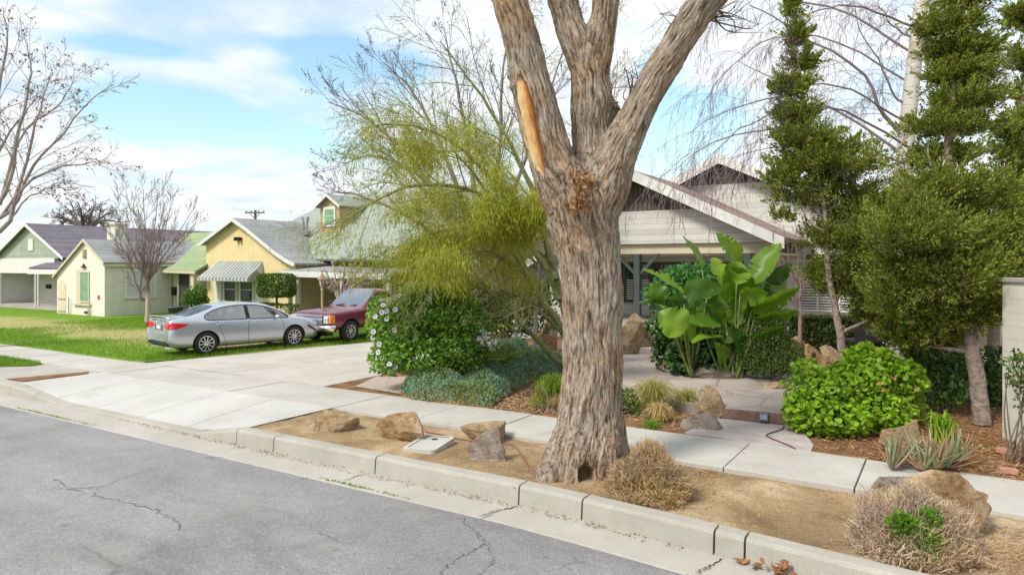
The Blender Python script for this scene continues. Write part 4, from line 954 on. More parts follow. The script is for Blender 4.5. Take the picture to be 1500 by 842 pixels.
mb = MB(); mb.tube(hp, .013, 8); tag(mb.build('garden_hose', plain('hose_rubber', (.25, .11, .09), .6, .25, 20), smooth=True), 'dusty maroon irrigation hose curling past the grey rock to the ash trunk', 'hose')
hp = spline([Vector((*G(x, y, .02)[:2], .024)) for x, y in [(1149, 618), (1146, 628), (1124, 636), (1128, 641), (1150, 650), (1165, 657)]], 40)
mb = MB(); mb.tube(hp, .008, 6); tag(mb.build('cable', plain('cable_rubber', (.06, .03, .035), .6), smooth=True), 'thin dark cable lying loose on the pinkish landing', 'cable')
c = G(1120, 617.5, .02) - nrm_ * .065; root = thing('step_light', c, 'small grey square step light on the brown patio riser', 'light', rz=math.atan2((a1 - a0).y, (a1 - a0).x))
mb = MB(); mb.box(-.075, .075, -.05, .0, .03, .16); mb.build('housing', plain('light_metal', (.16, .2, .24), .45, metal=.6), root, bevel=.008, inv=False)
mb = MB(); mb.box(-.055, .055, -.056, -.05, .06, .14); mb.build('lens', plain('light_lens', (.35, .42, .5), .2), root, inv=False)

# ------------------------------------------------------------------ shrubs
def px_blob(x, y, rx, ry, Y, dy=1.0):
    return (np.array(D(x, y, Y)), np.array([rx * Y / F, rx * Y / F * dy, ry * Y / F]))
def bush(name, label, cat, base, blobs, n, L, W, m, seed, shape=BROAD, up=.35, group=None, inner=.55, amp=.3, stem=None, droop=0., fold=.25, fr=2.2, zmin=.02):
    rng = np.random.default_rng(seed); root = thing(name, base, label, cat, group)
    p, d = blob_pts(blobs, n, rng, inner, amp, fr); k = p[:, 2] > zmin; p, d = p[k], d[k]; n = len(p)
    dv = d * .55 + rdir(n, rng) * .75 + np.array([0, 0, up - droop]); N = d * .6 + rdir(n, rng) * .55 + np.array([0, 0, .55])
    lf = Leaves(); lf.add(cards(p, dv, N, rng.uniform(.6, 1.25, n) * L, rng.uniform(.7, 1.2, n) * W, shape, fold)); lf.build('foliage', m, root)
    T = Tubes(); b = np.array(base)
    for i in range(14):
        c, r_ = blobs[rng.integers(len(blobs))]; e = c + rng.normal(size=3) * r_ * .4; s0 = b + rng.normal(size=3) * np.array([.12, .12, 0])
        T.add(spline([s0, (s0 + e) / 2 + rng.normal(size=3) * .06, e], 7), np.linspace(.014, .005, 7), 5)
    T.build('stems' if False else 'stem', stem or plain('shrub_stem', (.16, .12, .08), .9), root)
    return root, p, d
# flowering bush by the driveway
lv = leafm('hibiscus_leaf', [(.06, .15, .022), (.14, .30, .038), (.23, .42, .05), (.10, .23, .03), (.32, .48, .08)], .42, .42, .4)
bl = [px_blob(x, y, rx, ry, 14.8 + d) for x, y, rx, ry, d in [(590, 480, 46, 50, 0), (630, 455, 48, 40, .2), (670, 470, 44, 46, .1), (575, 520, 36, 32, -.3), (620, 520, 50, 30, -.3), (665, 515, 46, 32, -.1), (700, 490, 26, 44, .3), (560, 470, 26, 40, 0), (610, 432, 30, 20, .2), (655, 430, 34, 18, .3)]]
root, p, d = bush('flowering_bush', 'large dark green bush with small mauve flowers at the edge of the driveway', 'bush', Vector((*D(625, 545, 15.0)[:2], 0)), bl, 15000, .075, .062, lv, 41)
fm = NT('mauve_petal'); c = fm.mix((.52, .44, .55), (.68, .62, .70), fm.noise(fm.coord(), 20, 2)); fmm = fm.pbr(c, .6)
rng = np.random.default_rng(4); fme = None
for x, y in [(573, 436), (560, 443), (548, 444), (553, 450), (560, 455), (574, 455), (543, 467), (560, 470), (541, 488), (574, 488), (554, 460), (535, 500), (551, 508), (570, 534), (552, 516), (576, 540), (625, 440)]:
    v = np.array(D(x, y, 13.9)); 
    k = np.argmin(np.abs((p - v) @ np.array([CT, ST, 0])) * 3 + np.abs(p[:, 2] - v[2]) * 3 + (p @ np.array([-ST, CT, 0])) * .6); q = p[k] + np.array([ST, -CT, .05]) * .05
    if fme is None:
        lf = Leaves(); a = np.arange(6) * math.pi / 3; dd = np.stack([np.cos(a), np.sin(a), 0 * a + .25], 1); lf.add(cards(np.zeros((6, 3)), dd, np.tile([0, 0, 1.], (6, 1)), .062, .05, ROUND, .15))
        o = lf.build('flower', fmm); fme = o.data
        mb = MB(); mb.lathe([(.001, .0), (.012, .004), (.008, .03), (.001, .034)], 8); cme = mb.mesh('flower_centre'); cme.materials.append(plain('flower_centre', (.10, .04, .10), .7))
        fme.materials.append(cme.materials[0]); bm = bmesh.new(); bm.from_mesh(fme); n0 = len(bm.faces); bm.from_mesh(cme); bm.faces.ensure_lookup_table()
        for f_ in bm.faces[n0:]: f_.material_index = 1
        bm.to_mesh(fme); bm.free()
    else: o = bpy.data.objects.new('flower', fme); COL.objects.link(o)
    o.parent = root; o.location = Vector(q) - root.location
    nv = Vector((ST + rng.normal() * .4, -CT + rng.normal() * .4, .45 + rng.normal() * .3)).normalized(); o.rotation_euler = nv.to_track_quat('Z', 'Y').to_euler()
# bright geranium
gl = leafm('geranium_leaf', [(.11, .22, .012), (.19, .36, .015), (.26, .42, .02), (.15, .29, .015), (.34, .44, .05)], .35, .5, .35)
bl = [px_blob(x, y, rx, ry, 11.0 + d) for x, y, rx, ry, d in [(1200, 575, 46, 32, 0), (1250, 560, 50, 34, .2), (1300, 560, 44, 34, .3), (1220, 610, 50, 28, -.3), (1280, 600, 50, 28, -.1), (1180, 545, 16, 20, .2), (1275, 530, 40, 20, .4), (1175, 600, 26, 26, -.2), (1325, 585, 26, 28, .3), (1215, 635, 22, 12, -.45), (1268, 515, 14, 12, .5), (1335, 555, 20, 24, .4)]]
root, p, d = bush('geranium_bush', 'bright lime green geranium bush with scalloped leaves spilling over the landing', 'bush', Vector((*D(1250, 640, 11.0)[:2], 0)), bl, 9500, .066, .08, gl, 42, ROUND, .1, fold=.12, inner=.5, amp=.4, fr=3)
ffm = leafm('faded_flower', [(.55, .25, .12), (.5, .32, .16), (.4, .2, .1)], .2)
for x, y in [(1311, 553), (1295, 572), (1288, 562), (1342, 568)]:
    v = np.array(D(x, y, 10.5)); pp = v + rng.normal(size=(12, 3)) * .014; lf = Leaves(); lf.add(cards(pp, rdir(12, rng), rdir(12, rng), .045, .03)); lf.build('flower_head', ffm, root)
# darker shrub to the right of it
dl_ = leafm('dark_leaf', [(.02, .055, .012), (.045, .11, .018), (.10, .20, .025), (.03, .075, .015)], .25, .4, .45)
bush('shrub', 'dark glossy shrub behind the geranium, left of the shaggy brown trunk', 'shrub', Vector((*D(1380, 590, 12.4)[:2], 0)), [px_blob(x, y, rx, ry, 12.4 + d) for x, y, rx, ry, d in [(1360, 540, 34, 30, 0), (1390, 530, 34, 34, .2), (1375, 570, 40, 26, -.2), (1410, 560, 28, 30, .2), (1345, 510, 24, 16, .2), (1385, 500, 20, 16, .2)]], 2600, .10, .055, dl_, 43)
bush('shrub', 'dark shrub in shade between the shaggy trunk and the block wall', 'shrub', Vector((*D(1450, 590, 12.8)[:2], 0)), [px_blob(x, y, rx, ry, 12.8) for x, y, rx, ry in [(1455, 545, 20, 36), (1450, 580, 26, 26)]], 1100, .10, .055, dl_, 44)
bush('shrub', 'thin leafy shrub overhanging the face of the block wall', 'shrub', Vector((*D(1496, 600, 9.2)[:2], 0)), [px_blob(x, y, rx, ry, 9.2, .6) for x, y, rx, ry in [(1492, 530, 18, 18), (1500, 555, 22, 22), (1508, 590, 18, 22)]], 420, .07, .035, leafm('wallshrub_leaf', [(.05, .09, .025), (.11, .16, .05), (.16, .22, .06)], .3), 45, inner=.95)
# ivy mass and bright shrub by the steps
iv = leafm('ivy_leaf', [(.012, .04, .01), (.022, .065, .012), (.04, .10, .02), (.09, .19, .035)], .2, .35, .5)
bush('ivy_mound', 'dark ivy mound below the bird of paradise beside the entry steps', 'ivy', Vector((*D(995, 545, 16.3)[:2], .15)), [px_blob(x, y, rx, ry, 16.3 + d) for x, y, rx, ry, d in [(985, 480, 34, 40, 0), (1010, 510, 40, 36, -.2), (975, 520, 20, 22, -.3), (1040, 510, 36, 36, -.2), (1020, 460, 40, 36, .3), (1065, 530, 26, 22, .0), (1000, 528, 26, 20, -1.1), (1036, 528, 26, 20, -1.1), (1056, 520, 20, 24, -.9)]], 6200, .09, .08, iv, 46, ROUND)
bush('shrub', 'fresh green leafy shrub behind the bird of paradise, before the porch', 'shrub', Vector((*D(1005, 470, 17.6)[:2], .2)), [px_blob(x, y, rx, ry, 17.6 + d) for x, y, rx, ry, d in [(985, 415, 28, 24, 0), (1010, 400, 30, 14, 0), (1040, 400, 30, 14, .2), (960, 430, 18, 18, 0), (1070, 420, 36, 24, .3), (1000, 440, 46, 26, 0)]], 3000, .10, .075, leafm('fresh_leaf', [(.04, .13, .03), (.08, .24, .05), (.12, .33, .08), (.05, .17, .04)], .35, .4, .4), 47, ROUND)
bush('shrub', 'fine leaved grey green shrub right of the bird of paradise', 'shrub', Vector((*D(1130, 545, 14.6)[:2], .15)), [px_blob(x, y, rx, ry, 14.8 + d) for x, y, rx, ry, d in [(1120, 500, 36, 34, 0), (1145, 520, 34, 28, -.2), (1100, 520, 24, 28, 0), (1135, 485, 22, 20, .2), (1125, 530, 40, 18, -.2)]], 11000, .07, .028, leafm('fine_leaf', [(.035, .06, .015), (.07, .11, .025), (.10, .15, .03), (.05, .085, .02)], .3), 48, RHOMB)
# clipped hedge in front of the house, right
hl = leafm('hedge_leaf', [(.03, .05, .012), (.06, .09, .02), (.09, .12, .03)], .25)
def boxbush(name, label, cat, p0, p1, wd, z0, z1, n, L, m, seed):
    rng = np.random.default_rng(seed); p0, p1 = Vector(p0), Vector(p1); ax = (p1 - p0); ln = ax.length; ax.normalize(); sdv = Vector((-ax.y, ax.x, 0))
    root = thing(name, (p0 + p1) / 2, label, cat)
    q = rng.random((n, 3)) * 2 - 1; e = rng.integers(0, 3, n); sg = np.sign(rng.random(n) - .4); q[np.arange(n), e] = sg * (1 - .25 * rng.random(n) ** 2)
    Pq = np.array((p0 + p1) / 2) + np.outer(q[:, 0] * ln / 2, ax) + np.outer(q[:, 1] * wd / 2, sdv); Pq[:, 2] = z0 + (q[:, 2] + 1) / 2 * (z1 - z0)
    dn = np.zeros((n, 3)); o_ = np.outer(q[:, 0] ** 5, ax) + np.outer(q[:, 1] ** 5, sdv); o_[:, 2] += q[:, 2] ** 5
    Pq += o_ * (.07 * fbm(Pq * 3, 2, seed))[:, None]
    lf = Leaves(); lf.add(cards(Pq, o_ + rdir(n, rng) * .7, o_ + rdir(n, rng) * .6 + np.array([0, 0, .3]), rng.uniform(.7, 1.2, n) * L, L * .5, BROAD)); lf.build('foliage', m, root)
    mb = MB(); cc = (p0 + p1) / 2
    T = Tubes()
    for i in range(10):
        t_ = rng.random(); b = p0.lerp(p1, t_); b.z = z0 - .1; T.add([b, b + Vector((rng.normal() * .1, rng.normal() * .1, (z1 - z0) * .5)), b + Vector((rng.normal() * .2, rng.normal() * .1, (z1 - z0) * .85))], [.02, .012, .006], 5)
    T.build('stem', plain('hedge_stem', (.14, .1, .07), .9), root); return root
a_ = D(1165, 490, 19.5); b_ = D(1262, 490, 18.4); a_.z = b_.z = .2
boxbush('hedge', 'low clipped olive hedge under the craftsman house shutters', 'hedge', a_, b_, .9, .2, 1.15, 14000, .085, hl, 51)
a_ = D(1262, 490, 18.4); b_ = D(1420, 490, 16.6); a_.z = b_.z = .2
boxbush('hedge', 'shaded clipped hedge running on behind the right hand junipers', 'hedge', a_, b_, .9, .2, 1.1, 14000, .085, hl, 52)

# ------------------------------------------------------------------ ground cover mound (sea green), mulch litter
def ground_cover():
    rng = np.random.default_rng(61); hull = [G(*q, 0) for q in ((585, 574), (600, 585), (640, 590), (718, 598), (735, 585), (775, 560), (825, 556), (835, 535), (790, 530), (735, 528), (680, 540), (640, 556))]
    H_ = np.array([(p.x, p.y) for p in hull]); c = H_.mean(0)
    n = 90000; lo, hi = H_.min(0), H_.max(0); q = lo + (hi - lo) * rng.random((n, 2))
    def inside(q):
        r_ = np.zeros(len(q), bool); j = len(H_) - 1
        for i in range(len(H_)):
            xi, yi = H_[i]; xj, yj = H_[j]; k = ((yi > q[:, 1]) != (yj > q[:, 1])) & (q[:, 0] < (xj - xi) * (q[:, 1] - yi) / (yj - yi + 1e-9) + xi); r_ ^= k; j = i
        return r_
    def edged(q):
        dm = np.full(len(q), 9.)
        for i in range(len(H_)):
            a, b = H_[i], H_[(i + 1) % len(H_)]; ab = b - a; t_ = np.clip(((q - a) @ ab) / (ab @ ab), 0, 1); dm = np.minimum(dm, np.linalg.norm(q - a - t_[:, None] * ab, axis=1))
        return dm
    q = q[inside(q)]; e = edged(q); Q3 = np.column_stack([q, 0 * q[:, 0]])
    hgt = .24 * np.minimum(1, e / .25) ** .6 + .5 * np.minimum(1, e / 1.1) * (.6 + .9 * fbm(Q3 * 1.3, 2, 7)) + .13 * fbm(Q3 * 4.5, 2, 8) * np.minimum(1, e / .3)
    hgt = np.maximum(hgt, .03); n = len(q); P_ = np.column_stack([q, hgt * (1 - .25 * rng.random(n) ** 2)])
    lf = Leaves(); dv = rdir(n, rng) * .8 + np.array([.0, -.2, .75]); lf.add(cards(P_, dv, rdir(n, rng) + np.array([0, 0, .6]), rng.uniform(.035, .08, n), rng.uniform(.014, .022, n), RHOMB, .2))
    t = NT('sea_green_leaf'); g = t.n('ShaderNodeNewGeometry'); c1 = t.ramp(g.outputs['Random Per Island'], [(0, (.09, .19, .09)), (.5, (.19, .34, .19)), (1, (.32, .45, .30))]); c2 = t.ramp(g.outputs['Random Per Island'], [(0, (.10, .17, .05)), (.6, (.21, .31, .10)), (1, (.32, .33, .2))])
    cc = t.mix(c1, c2, t.ramp(t.noise(t.coord(), 1.3, 3, .6), [(.48, 0), (.6, 1)])); m_ = t.pbr(cc, .6, spec=.2)
    tag(lf.build('ground_cover', m_), 'blue green creeping ground cover mound along the sidewalk', 'ground cover', kind='stuff')
    # soil core under it
    gq = np.stack(np.meshgrid(np.linspace(lo[0], hi[0], 60), np.linspace(lo[1], hi[1], 40)), -1).reshape(-1, 2); ins = inside(gq); ee = edged(gq); Q3 = np.column_stack([gq, 0 * gq[:, 0]])
    hh = .24 * np.minimum(1, ee / .25) ** .6 + .5 * np.minimum(1, ee / 1.1) * (.6 + .9 * fbm(Q3 * 1.3, 2, 7)) + .13 * fbm(Q3 * 4.5, 2, 8) * np.minimum(1, ee / .3)
    hh = np.where(ins, hh * .75 - .02, -.08); V = np.column_stack([gq, hh]); idx = np.arange(2400).reshape(40, 60); fq = np.stack([idx[:-1, :-1], idx[:-1, 1:], idx[1:, 1:], idx[1:, :-1]], -1).reshape(-1, 4)
    fq = fq[ins[fq].any(1)]
    tag(link('soil_mound', np_mesh('soil_mound', V, [fq], True), M['mulch']), kind='structure')
ground_cover()
def litter(name, label, poly, z, n, seed, cols, L=(.03, .09), W=.02, cat='leaf litter', hz=.015, trans=.1):
    rng = np.random.default_rng(seed); H_ = np.array([tuple(G(x, y, z)[:2]) for x, y in poly]); lo, hi = H_.min(0), H_.max(0); q = lo + (hi - lo) * rng.random((n, 2))
    r_ = np.zeros(n, bool); j = len(H_) - 1
    for i in range(len(H_)):
        xi, yi = H_[i]; xj, yj = H_[j]; r_ ^= ((yi > q[:, 1]) != (yj > q[:, 1])) & (q[:, 0] < (xj - xi) * (q[:, 1] - yi) / (yj - yi + 1e-9) + xi); j = i
    q = q[r_]; n = len(q); zz = z if not callable(z) else z
    P_ = np.column_stack([q, z + hz * rng.random(n)])
    if 'strip' in label: P_[:, 2] = [strip_z(a, b) + .004 + hz * .5 * rng.random() for a, b in q]
    dv = rng.normal(size=(n, 3)) * np.array([1, 1, .3]); lf = Leaves(); lf.add(cards(P_, dv, np.tile([0, 0, 1.], (n, 1)) + rng.normal(size=(n, 3)) * .4, rng.uniform(*L, n), W * rng.uniform(.5, 1.2, n), RHOMB, .3))
    return tag(lf.build(name, leafm(name + '_mat', cols, trans, .8)), label, cat, kind='stuff')
RED = [(.16, .06, .03), (.30, .13, .06), (.42, .22, .10), (.22, .14, .08), (.5, .36, .22)]
litter('bark_litter', 'rusty bark and leaf litter on the bed around the aloe', [(1195, 658), (1230, 660), (1300, 676), (1400, 690), (1499, 705), (1560, 715), (1560, 600), (1420, 560), (1330, 580), (1240, 620)], .003, 15000, 71, RED, (.04, .13), .016)
litter('wood_chips', 'pale wood chips and dry leaves on the bed beside the ground cover', [(715, 598), (790, 605), (850, 612), (850, 575), (800, 560), (760, 575)], .003, 3200, 72, [(.25, .15, .09), (.42, .28, .18), (.5, .38, .27), (.2, .12, .07)], (.03, .09), .03)
litter('dry_debris', 'straw and dry debris around the fountain grasses', [(905, 612), (1000, 630), (1040, 600), (1020, 570), (930, 570)], .003, 2600, 73, [(.35, .26, .13), (.48, .38, .2), (.25, .17, .09)], (.05, .18), .014)
litter('strip_straw', 'straw and twig flecks over the dirt strip', [(380, 624), (490, 600), (760, 635), (1010, 680), (1240, 722), (1500, 770), (1500, 842), (1360, 838), (1160, 792), (900, 735), (560, 661)], -.05, 5200, 74, [(.30, .19, .09), (.5, .4, .25), (.22, .13, .07), (.42, .3, .15)], (.02, .08), .008)
litter('strip_chaff', 'dense reddish chaff over the dirt strip around the dry bushes', [(1300, 760), (1500, 775), (1500, 842), (1360, 838)], -.05, 2600, 75, [(.30, .14, .09), (.42, .24, .16), (.24, .12, .08), (.5, .36, .24)], (.03, .1), .010)
litter('strip_chaff', 'dense brown chaff over the dirt strip round the round dry bush', [(860, 690), (960, 668), (1060, 690), (1040, 745), (960, 748), (870, 720)], -.05, 1800, 76, [(.30, .18, .09), (.42, .28, .14), (.2, .12, .07)], (.03, .1), .010)
litter('gutter_debris', 'brown dust and leaf bits gathered along the foot of the kerb', [(120, 600), (200, 617), (285, 634), (395, 661), (545, 694), (760, 738), (1000, 800), (1000, 806), (760, 745), (545, 700), (395, 666), (200, 621)], -.23, 2600, 77, [(.22, .14, .08), (.35, .25, .15), (.14, .09, .06)], (.015, .045), .02)
# single dry leaves in the gutter
rng = np.random.default_rng(8)
lm_ = leafm('fallen_leaf', [(.22, .09, .04), (.36, .18, .08)], .2)
for x, y, lab in [(1088, 826, 'curled brown leaf in the gutter, left of the leaf heap'), (1102, 829, 'second curled leaf close by the leaf heap in the gutter')]:
    lf = Leaves(); lf.add(cards(np.zeros((3, 3)), np.array([[1, .2, .2], [.6, .8, .3], [.5, -.7, .35]]), np.array([[0, 0, 1.]] * 3), .11, .05, BROAD, .6)); o = lf.build('fallen_leaf', lm_); o.location = G(x, y, -.22); o.rotation_euler = (0, 0, rng.uniform(0, 6)); tag(o, lab, 'leaf')
lf = Leaves(); lf.add(cards(rng.normal(size=(26, 3)) * np.array([.06, .05, .025]) + np.array([0, 0, .03]), rdir(26, rng) * np.array([1, 1, .4]), np.array([[0, 0, 1.]] * 26) + rng.normal(size=(26, 3)) * .5, .085, .04, BROAD, .5)); o = lf.build('fallen_leaves', lm_); o.location = G(1147, 838, -.2); tag(o, 'small heap of red brown leaves against the kerb face', 'leaf litter', kind='stuff')

# ------------------------------------------------------------------ grasses, dry bushes, aloe, ferns
def tuft(name, label, cat, c, n, ht, spread, wdt, m, seed, droop=.6, k=7, base=.06, lean=(0, 0)):
    rng = np.random.default_rng(seed); lf = Leaves(); a = rng.random(n) * 2 * math.pi; out = spread * rng.random(n) ** .6; h = ht * rng.uniform(.55, 1.1, n) * (1 - .25 * (out / spread))
    t = np.linspace(0, 1, k)[None, :]; ca, sa = np.cos(a)[:, None], np.sin(a)[:, None]
    rr = out[:, None] * t ** 1.4; zz = h[:, None] * (np.sin(t * math.pi / 2 * (1 + droop * (out / spread)[:, None])))
    b = rng.normal(size=(n, 2)) * base
    C = np.stack([b[:, :1] + ca * rr + lean[0] * t * ht, b[:, 1:] + sa * rr + lean[1] * t * ht, zz + 0 * rr], -1); C += rng.normal(size=C.shape) * .006
    Wd = wdt * (1 - t ** 2 * .9) * np.ones((n, 1)); Nn = np.stack([-np.sin(a), np.cos(a), 0 * a], 1); Nn = nrm(Nn + rng.normal(size=(n, 3)) * .4)
    lf.strips(C, Wd, Nn); o = lf.build(name, m); o.location = c; return tag(o, label, cat)
fg = leafm('fountain_grass', [(.20, .22, .04), (.33, .34, .08), (.46, .40, .16), (.26, .27, .05), (.55, .45, .24)], .35)
tuft('fountain_grass', 'large feathery yellow green grass tuft behind the sidewalk, right of the trunk', 'ornamental grass', G(957, 604, .02), 900, .62, .52, .006, fg, 81)
tuft('fountain_grass', 'smaller grass tuft leaning on the upright tan boulder', 'ornamental grass', G(1008, 600, .02), 520, .40, .42, .0055, fg, 82, lean=(-.2, 0))
tuft('dry_grass', 'straw coloured skirt of dead grass in front of the large grass tuft', 'ornamental grass', G(966, 614, .02), 420, .30, .34, .006, leafm('straw_grass', [(.42, .30, .13), (.55, .42, .22), (.35, .24, .1)], .3), 83, droop=1.0)
tuft('green_grass_tuft', 'vivid green grass tuft left of the ash trunk', 'ornamental grass', G(812, 584, .02), 800, .50, .48, .006, leafm('vivid_grass', [(.10, .20, .015), (.18, .29, .025), (.26, .33, .05)], .4), 84)
tuft('dry_grass', 'brown dead grass clump at the left foot of the ash trunk', 'ornamental grass', G(828, 598, .02), 500, .30, .40, .006, leafm('brown_grass', [(.25, .16, .09), (.36, .25, .15), (.2, .13, .08)], .3), 85, droop=.9)
tuft('green_grass_tuft', 'tiny green grass sprout on the bed edge by the dry grass', 'ornamental grass', G(955, 626, .0), 130, .16, .16, .005, M['grass'], 86)
tuft('leafy_clump', 'strappy bright green clump standing behind the aloe', 'plant', G(1378, 645, .0), 90, .46, .30, .013, leafm('strap_leaf', [(.14, .28, .015), (.24, .40, .03), (.33, .46, .05)], .4), 87, droop=.55)
bush('small_shrub', 'small yellow green conifer like plant left of the ash trunk', 'plant', G(795, 600, 0), [px_blob(795, 588, 20, 10, 12.7), px_blob(793, 572, 8, 14, 12.7), px_blob(812, 590, 14, 8, 12.7)], 1500, .05, .018, leafm('lime_leaf', [(.14, .20, .02), (.22, .28, .03), (.3, .34, .06)], .3), 88, RHOMB, .6)
bush('small_shrub', 'low dark green plant right of the ash trunk', 'plant', G(922, 607, 0), [px_blob(920, 590, 16, 20, 12.2), px_blob(935, 600, 10, 12, 12.0)], 700, .06, .035, dl_, 89)
bush('flower_clump', 'clump of white flowers between the flowering bush and the fern', 'flowers', D(710, 520, 15.0), [px_blob(708, 496, 14, 12, 14.6), px_blob(722, 505, 12, 8, 14.5)], 120, .10, .06, leafm('white_petal', [(.62, .62, .62), (.75, .74, .74)], .3), 90, RHOMB, inner=1)
def fern(c, label, n, L, m, seed):
    rng = np.random.default_rng(seed); root = thing('fern', c, label, 'fern'); lf = Leaves(); T = Tubes()
    for i in range(n):
        a = rng.uniform(0, 6.28); e = rng.uniform(.45, 1.2); ln = L * rng.uniform(.7, 1.1); k = 22; t = np.linspace(0, 1, k)
        hor = np.array([math.cos(a), math.sin(a), 0]); C = np.outer(t * math.cos(e) * ln, hor); C[:, 2] = ln * math.sin(e) * t - ln * .35 * t ** 2; C += np.array(c); T.add(C, np.linspace(.007, .002, k), 4)
        sd_ = np.array([-math.sin(a), math.cos(a), 0]); g = nrm(np.gradient(C, axis=0)); w_ = .13 * np.sin(np.clip(t * 1.05, 0, 1) * math.pi) ** .6 + .01
        for s in (1, -1): lf.add(cards(C[2:], sd_ * s + g[2:] * .55, np.tile([0, 0, 1.], (k - 2, 1)), w_[2:], .022, RHOMB, .1))
    lf.build('frond', m, root); T.build('stem', M['grass'], root)
fern(D(738, 533, 14.4), 'yellow green fern behind the ground cover mound', 24, .75, leafm('fern_leaf', [(.12, .18, .02), (.22, .27, .03), (.3, .33, .05)], .4), 91)

def dry_bush(label, px, py, wpx, hpx, n, cols, seed, green=None):
    c = G(px, py, SZ); Y = depth(c); a_, h_ = wpx * Y / F / 2, hpx * Y / F; c = c + Vector((c.x, c.y, 0)).normalized() * a_ * .8; a_ *= 1.1; h_ *= 1.06
    rng = np.random.default_rng(seed); root = thing('dry_bush', c, label, 'bush')
    d = rdir(n, rng); d[:, 2] = np.abs(d[:, 2]) * .95 + .02; d = nrm(d); rad = np.array([a_, a_, h_]) * (1 - .5 * rng.random((n, 1)) ** 1.8) * (1 + .12 * fbm(d * 3, 2, seed)[:, None]); P1 = d * rad; P1[:, :2] *= (1 + .12 * (1 - d[:, 2:]))
    k = 5; t = np.linspace(0, 1, k)[None, :, None]
    P1 *= (1 + .30 * fbm(P1 * 5.5, 3, seed + 3)[:, None]); P1[:, 2] = np.minimum(P1[:, 2], h_ * (.93 + .09 * rng.random(n)))
    P0 = P1 - nrm(d * .9 + rdir(n, rng) * .8 + np.array([0, 0, .35])) * rng.uniform(.05, .17, (n, 1)); P0[:, 2] = np.abs(P0[:, 2])
    mid = (P0 + P1) / 2 + rng.normal(size=(n, 3)) * .028
    P1 = P1 + rng.normal(size=(n, 3)) * .02
    C = (1 - t) ** 2 * P0[:, None] + 2 * t * (1 - t) * mid[:, None] + t * t * P1[:, None]
    lf = Leaves(); W_ = .0050 * (1 - .7 * t[:, :, 0]) * np.ones((n, 1)); lf.strips(C + np.array(c), W_, rdir(n, rng)); lf.build('foliage', leafm('dry_stem', cols, .2, .8), root)
    T = Tubes()
    for i in range(90):
        j = rng.integers(n); e = P1[j] * .8; T.add(spline([c + Vector((rng.normal() * .05, rng.normal() * .05, -.03)), np.array(c) + e * .5 + rng.normal(size=3) * .04, np.array(c) + e], 6), np.linspace(.009, .003, 6), 4)
    T.build('stem', plain('dry_wood', (.22, .15, .10), .9), root)
    if green:
        gx, gy, gw, gh, m = green; 
        q, dd = blob_pts([px_blob(x, y, rx, ry, Y + a_ * .02, .5) for x, y, rx, ry in gx], gy, rng, .6); nn = len(q); lf = Leaves()
        lf.add(cards(q, dd * .6 + rdir(nn, rng) * .6 + np.array([0, 0, .5]), rdir(nn, rng) + np.array([ST, -CT, .5]), rng.uniform(.03, .065, nn), .018, RHOMB, .2)); o = lf.build('green_foliage', m, root); o['label'] = 'living bright green patch of leaves'
    return root
TAN = [(.22, .13, .07), (.38, .26, .14), (.52, .40, .25), (.30, .19, .10), (.60, .48, .33)]
PINK = [(.26, .17, .12), (.44, .31, .23), (.58, .46, .37), (.34, .24, .17), (.64, .54, .44)]
dry_bush('round dry tan bush without green at the foot of the ash trunk', 950, 738, 106, 78, 13000, TAN, 92)
dry_bush('half dead dry bush with a bright green patch at the kerb corner', 1338, 828, 150, 98, 17000, PINK, 93, ([(1325, 770, 22, 14), (1345, 790, 32, 22), (1362, 760, 16, 14), (1335, 812, 26, 14), (1320, 758, 10, 8)], 2300, 0, 0, leafm('living_leaf', [(.06, .15, .012), (.13, .27, .02), (.2, .36, .04)], .35)))
def aloe():
    c = G(1362, 688, 0); Y = depth(c); rng = np.random.default_rng(94); root = thing('aloe_plant', c, 'clump of grey green spiky aloe with red tipped leaves beside the sidewalk', 'aloe'); s = Y / F
    mats = [leafm('aloe_leaf', [(.16, .19, .10), (.25, .28, .16), (.33, .33, .2)], .1, .45, .4), leafm('aloe_red_leaf', [(.38, .20, .14), (.45, .30, .2), (.3, .22, .13)], .1, .5, .4)]
    MBs = [MB(), MB()]
    for (ox, nn) in ((-56, 18), (-36, 18), (-14, 20), (6, 22), (26, 22), (44, 18), (58, 10)):
        o = Vector((CT, ST, 0)) * ox * s + Vector((-ST, CT, 0)) * rng.uniform(-.1, .25)
        for i in range(nn):
            a = rng.uniform(0, 6.28); e = rng.uniform(.4, 1.4); L = rng.uniform(38, 70) * s; w0 = rng.uniform(.026, .04); k = 8
            hor = Vector((math.cos(a), math.sin(a), 0)); rows = []; curl = rng.uniform(-.25, .4)
            sd_ = Vector((-math.sin(a), math.cos(a), 0))
            for j in range(k):
                t = j / (k - 1); ang = e + curl * t; p = c + o + hor * (L * t * math.cos(e + curl * t * .6)) + Vector((0, 0, L * t * math.sin(e + curl * t * .6) + .01)); p.z = max(p.z, .02 + .03 * (1 - t))
                w_ = w0 * (1 - t) ** .7 + .001; up = (hor * -math.sin(ang) + Vector((0, 0, math.cos(ang))))
                rows += [p - sd_ * w_, p - up * w_ * .55, p + sd_ * w_, p + up * w_ * .15]
            MBs[0 if rng.random() < .7 else 1].add(rows, [(4 * j + q, 4 * j + (q + 1) % 4, 4 * j + 4 + (q + 1) % 4, 4 * j + 4 + q) for j in range(k - 1) for q in range(4)])
    MBs[0].build('foliage', mats[0], root, True); MBs[1].build('red_foliage', mats[1], root, True)
aloe()

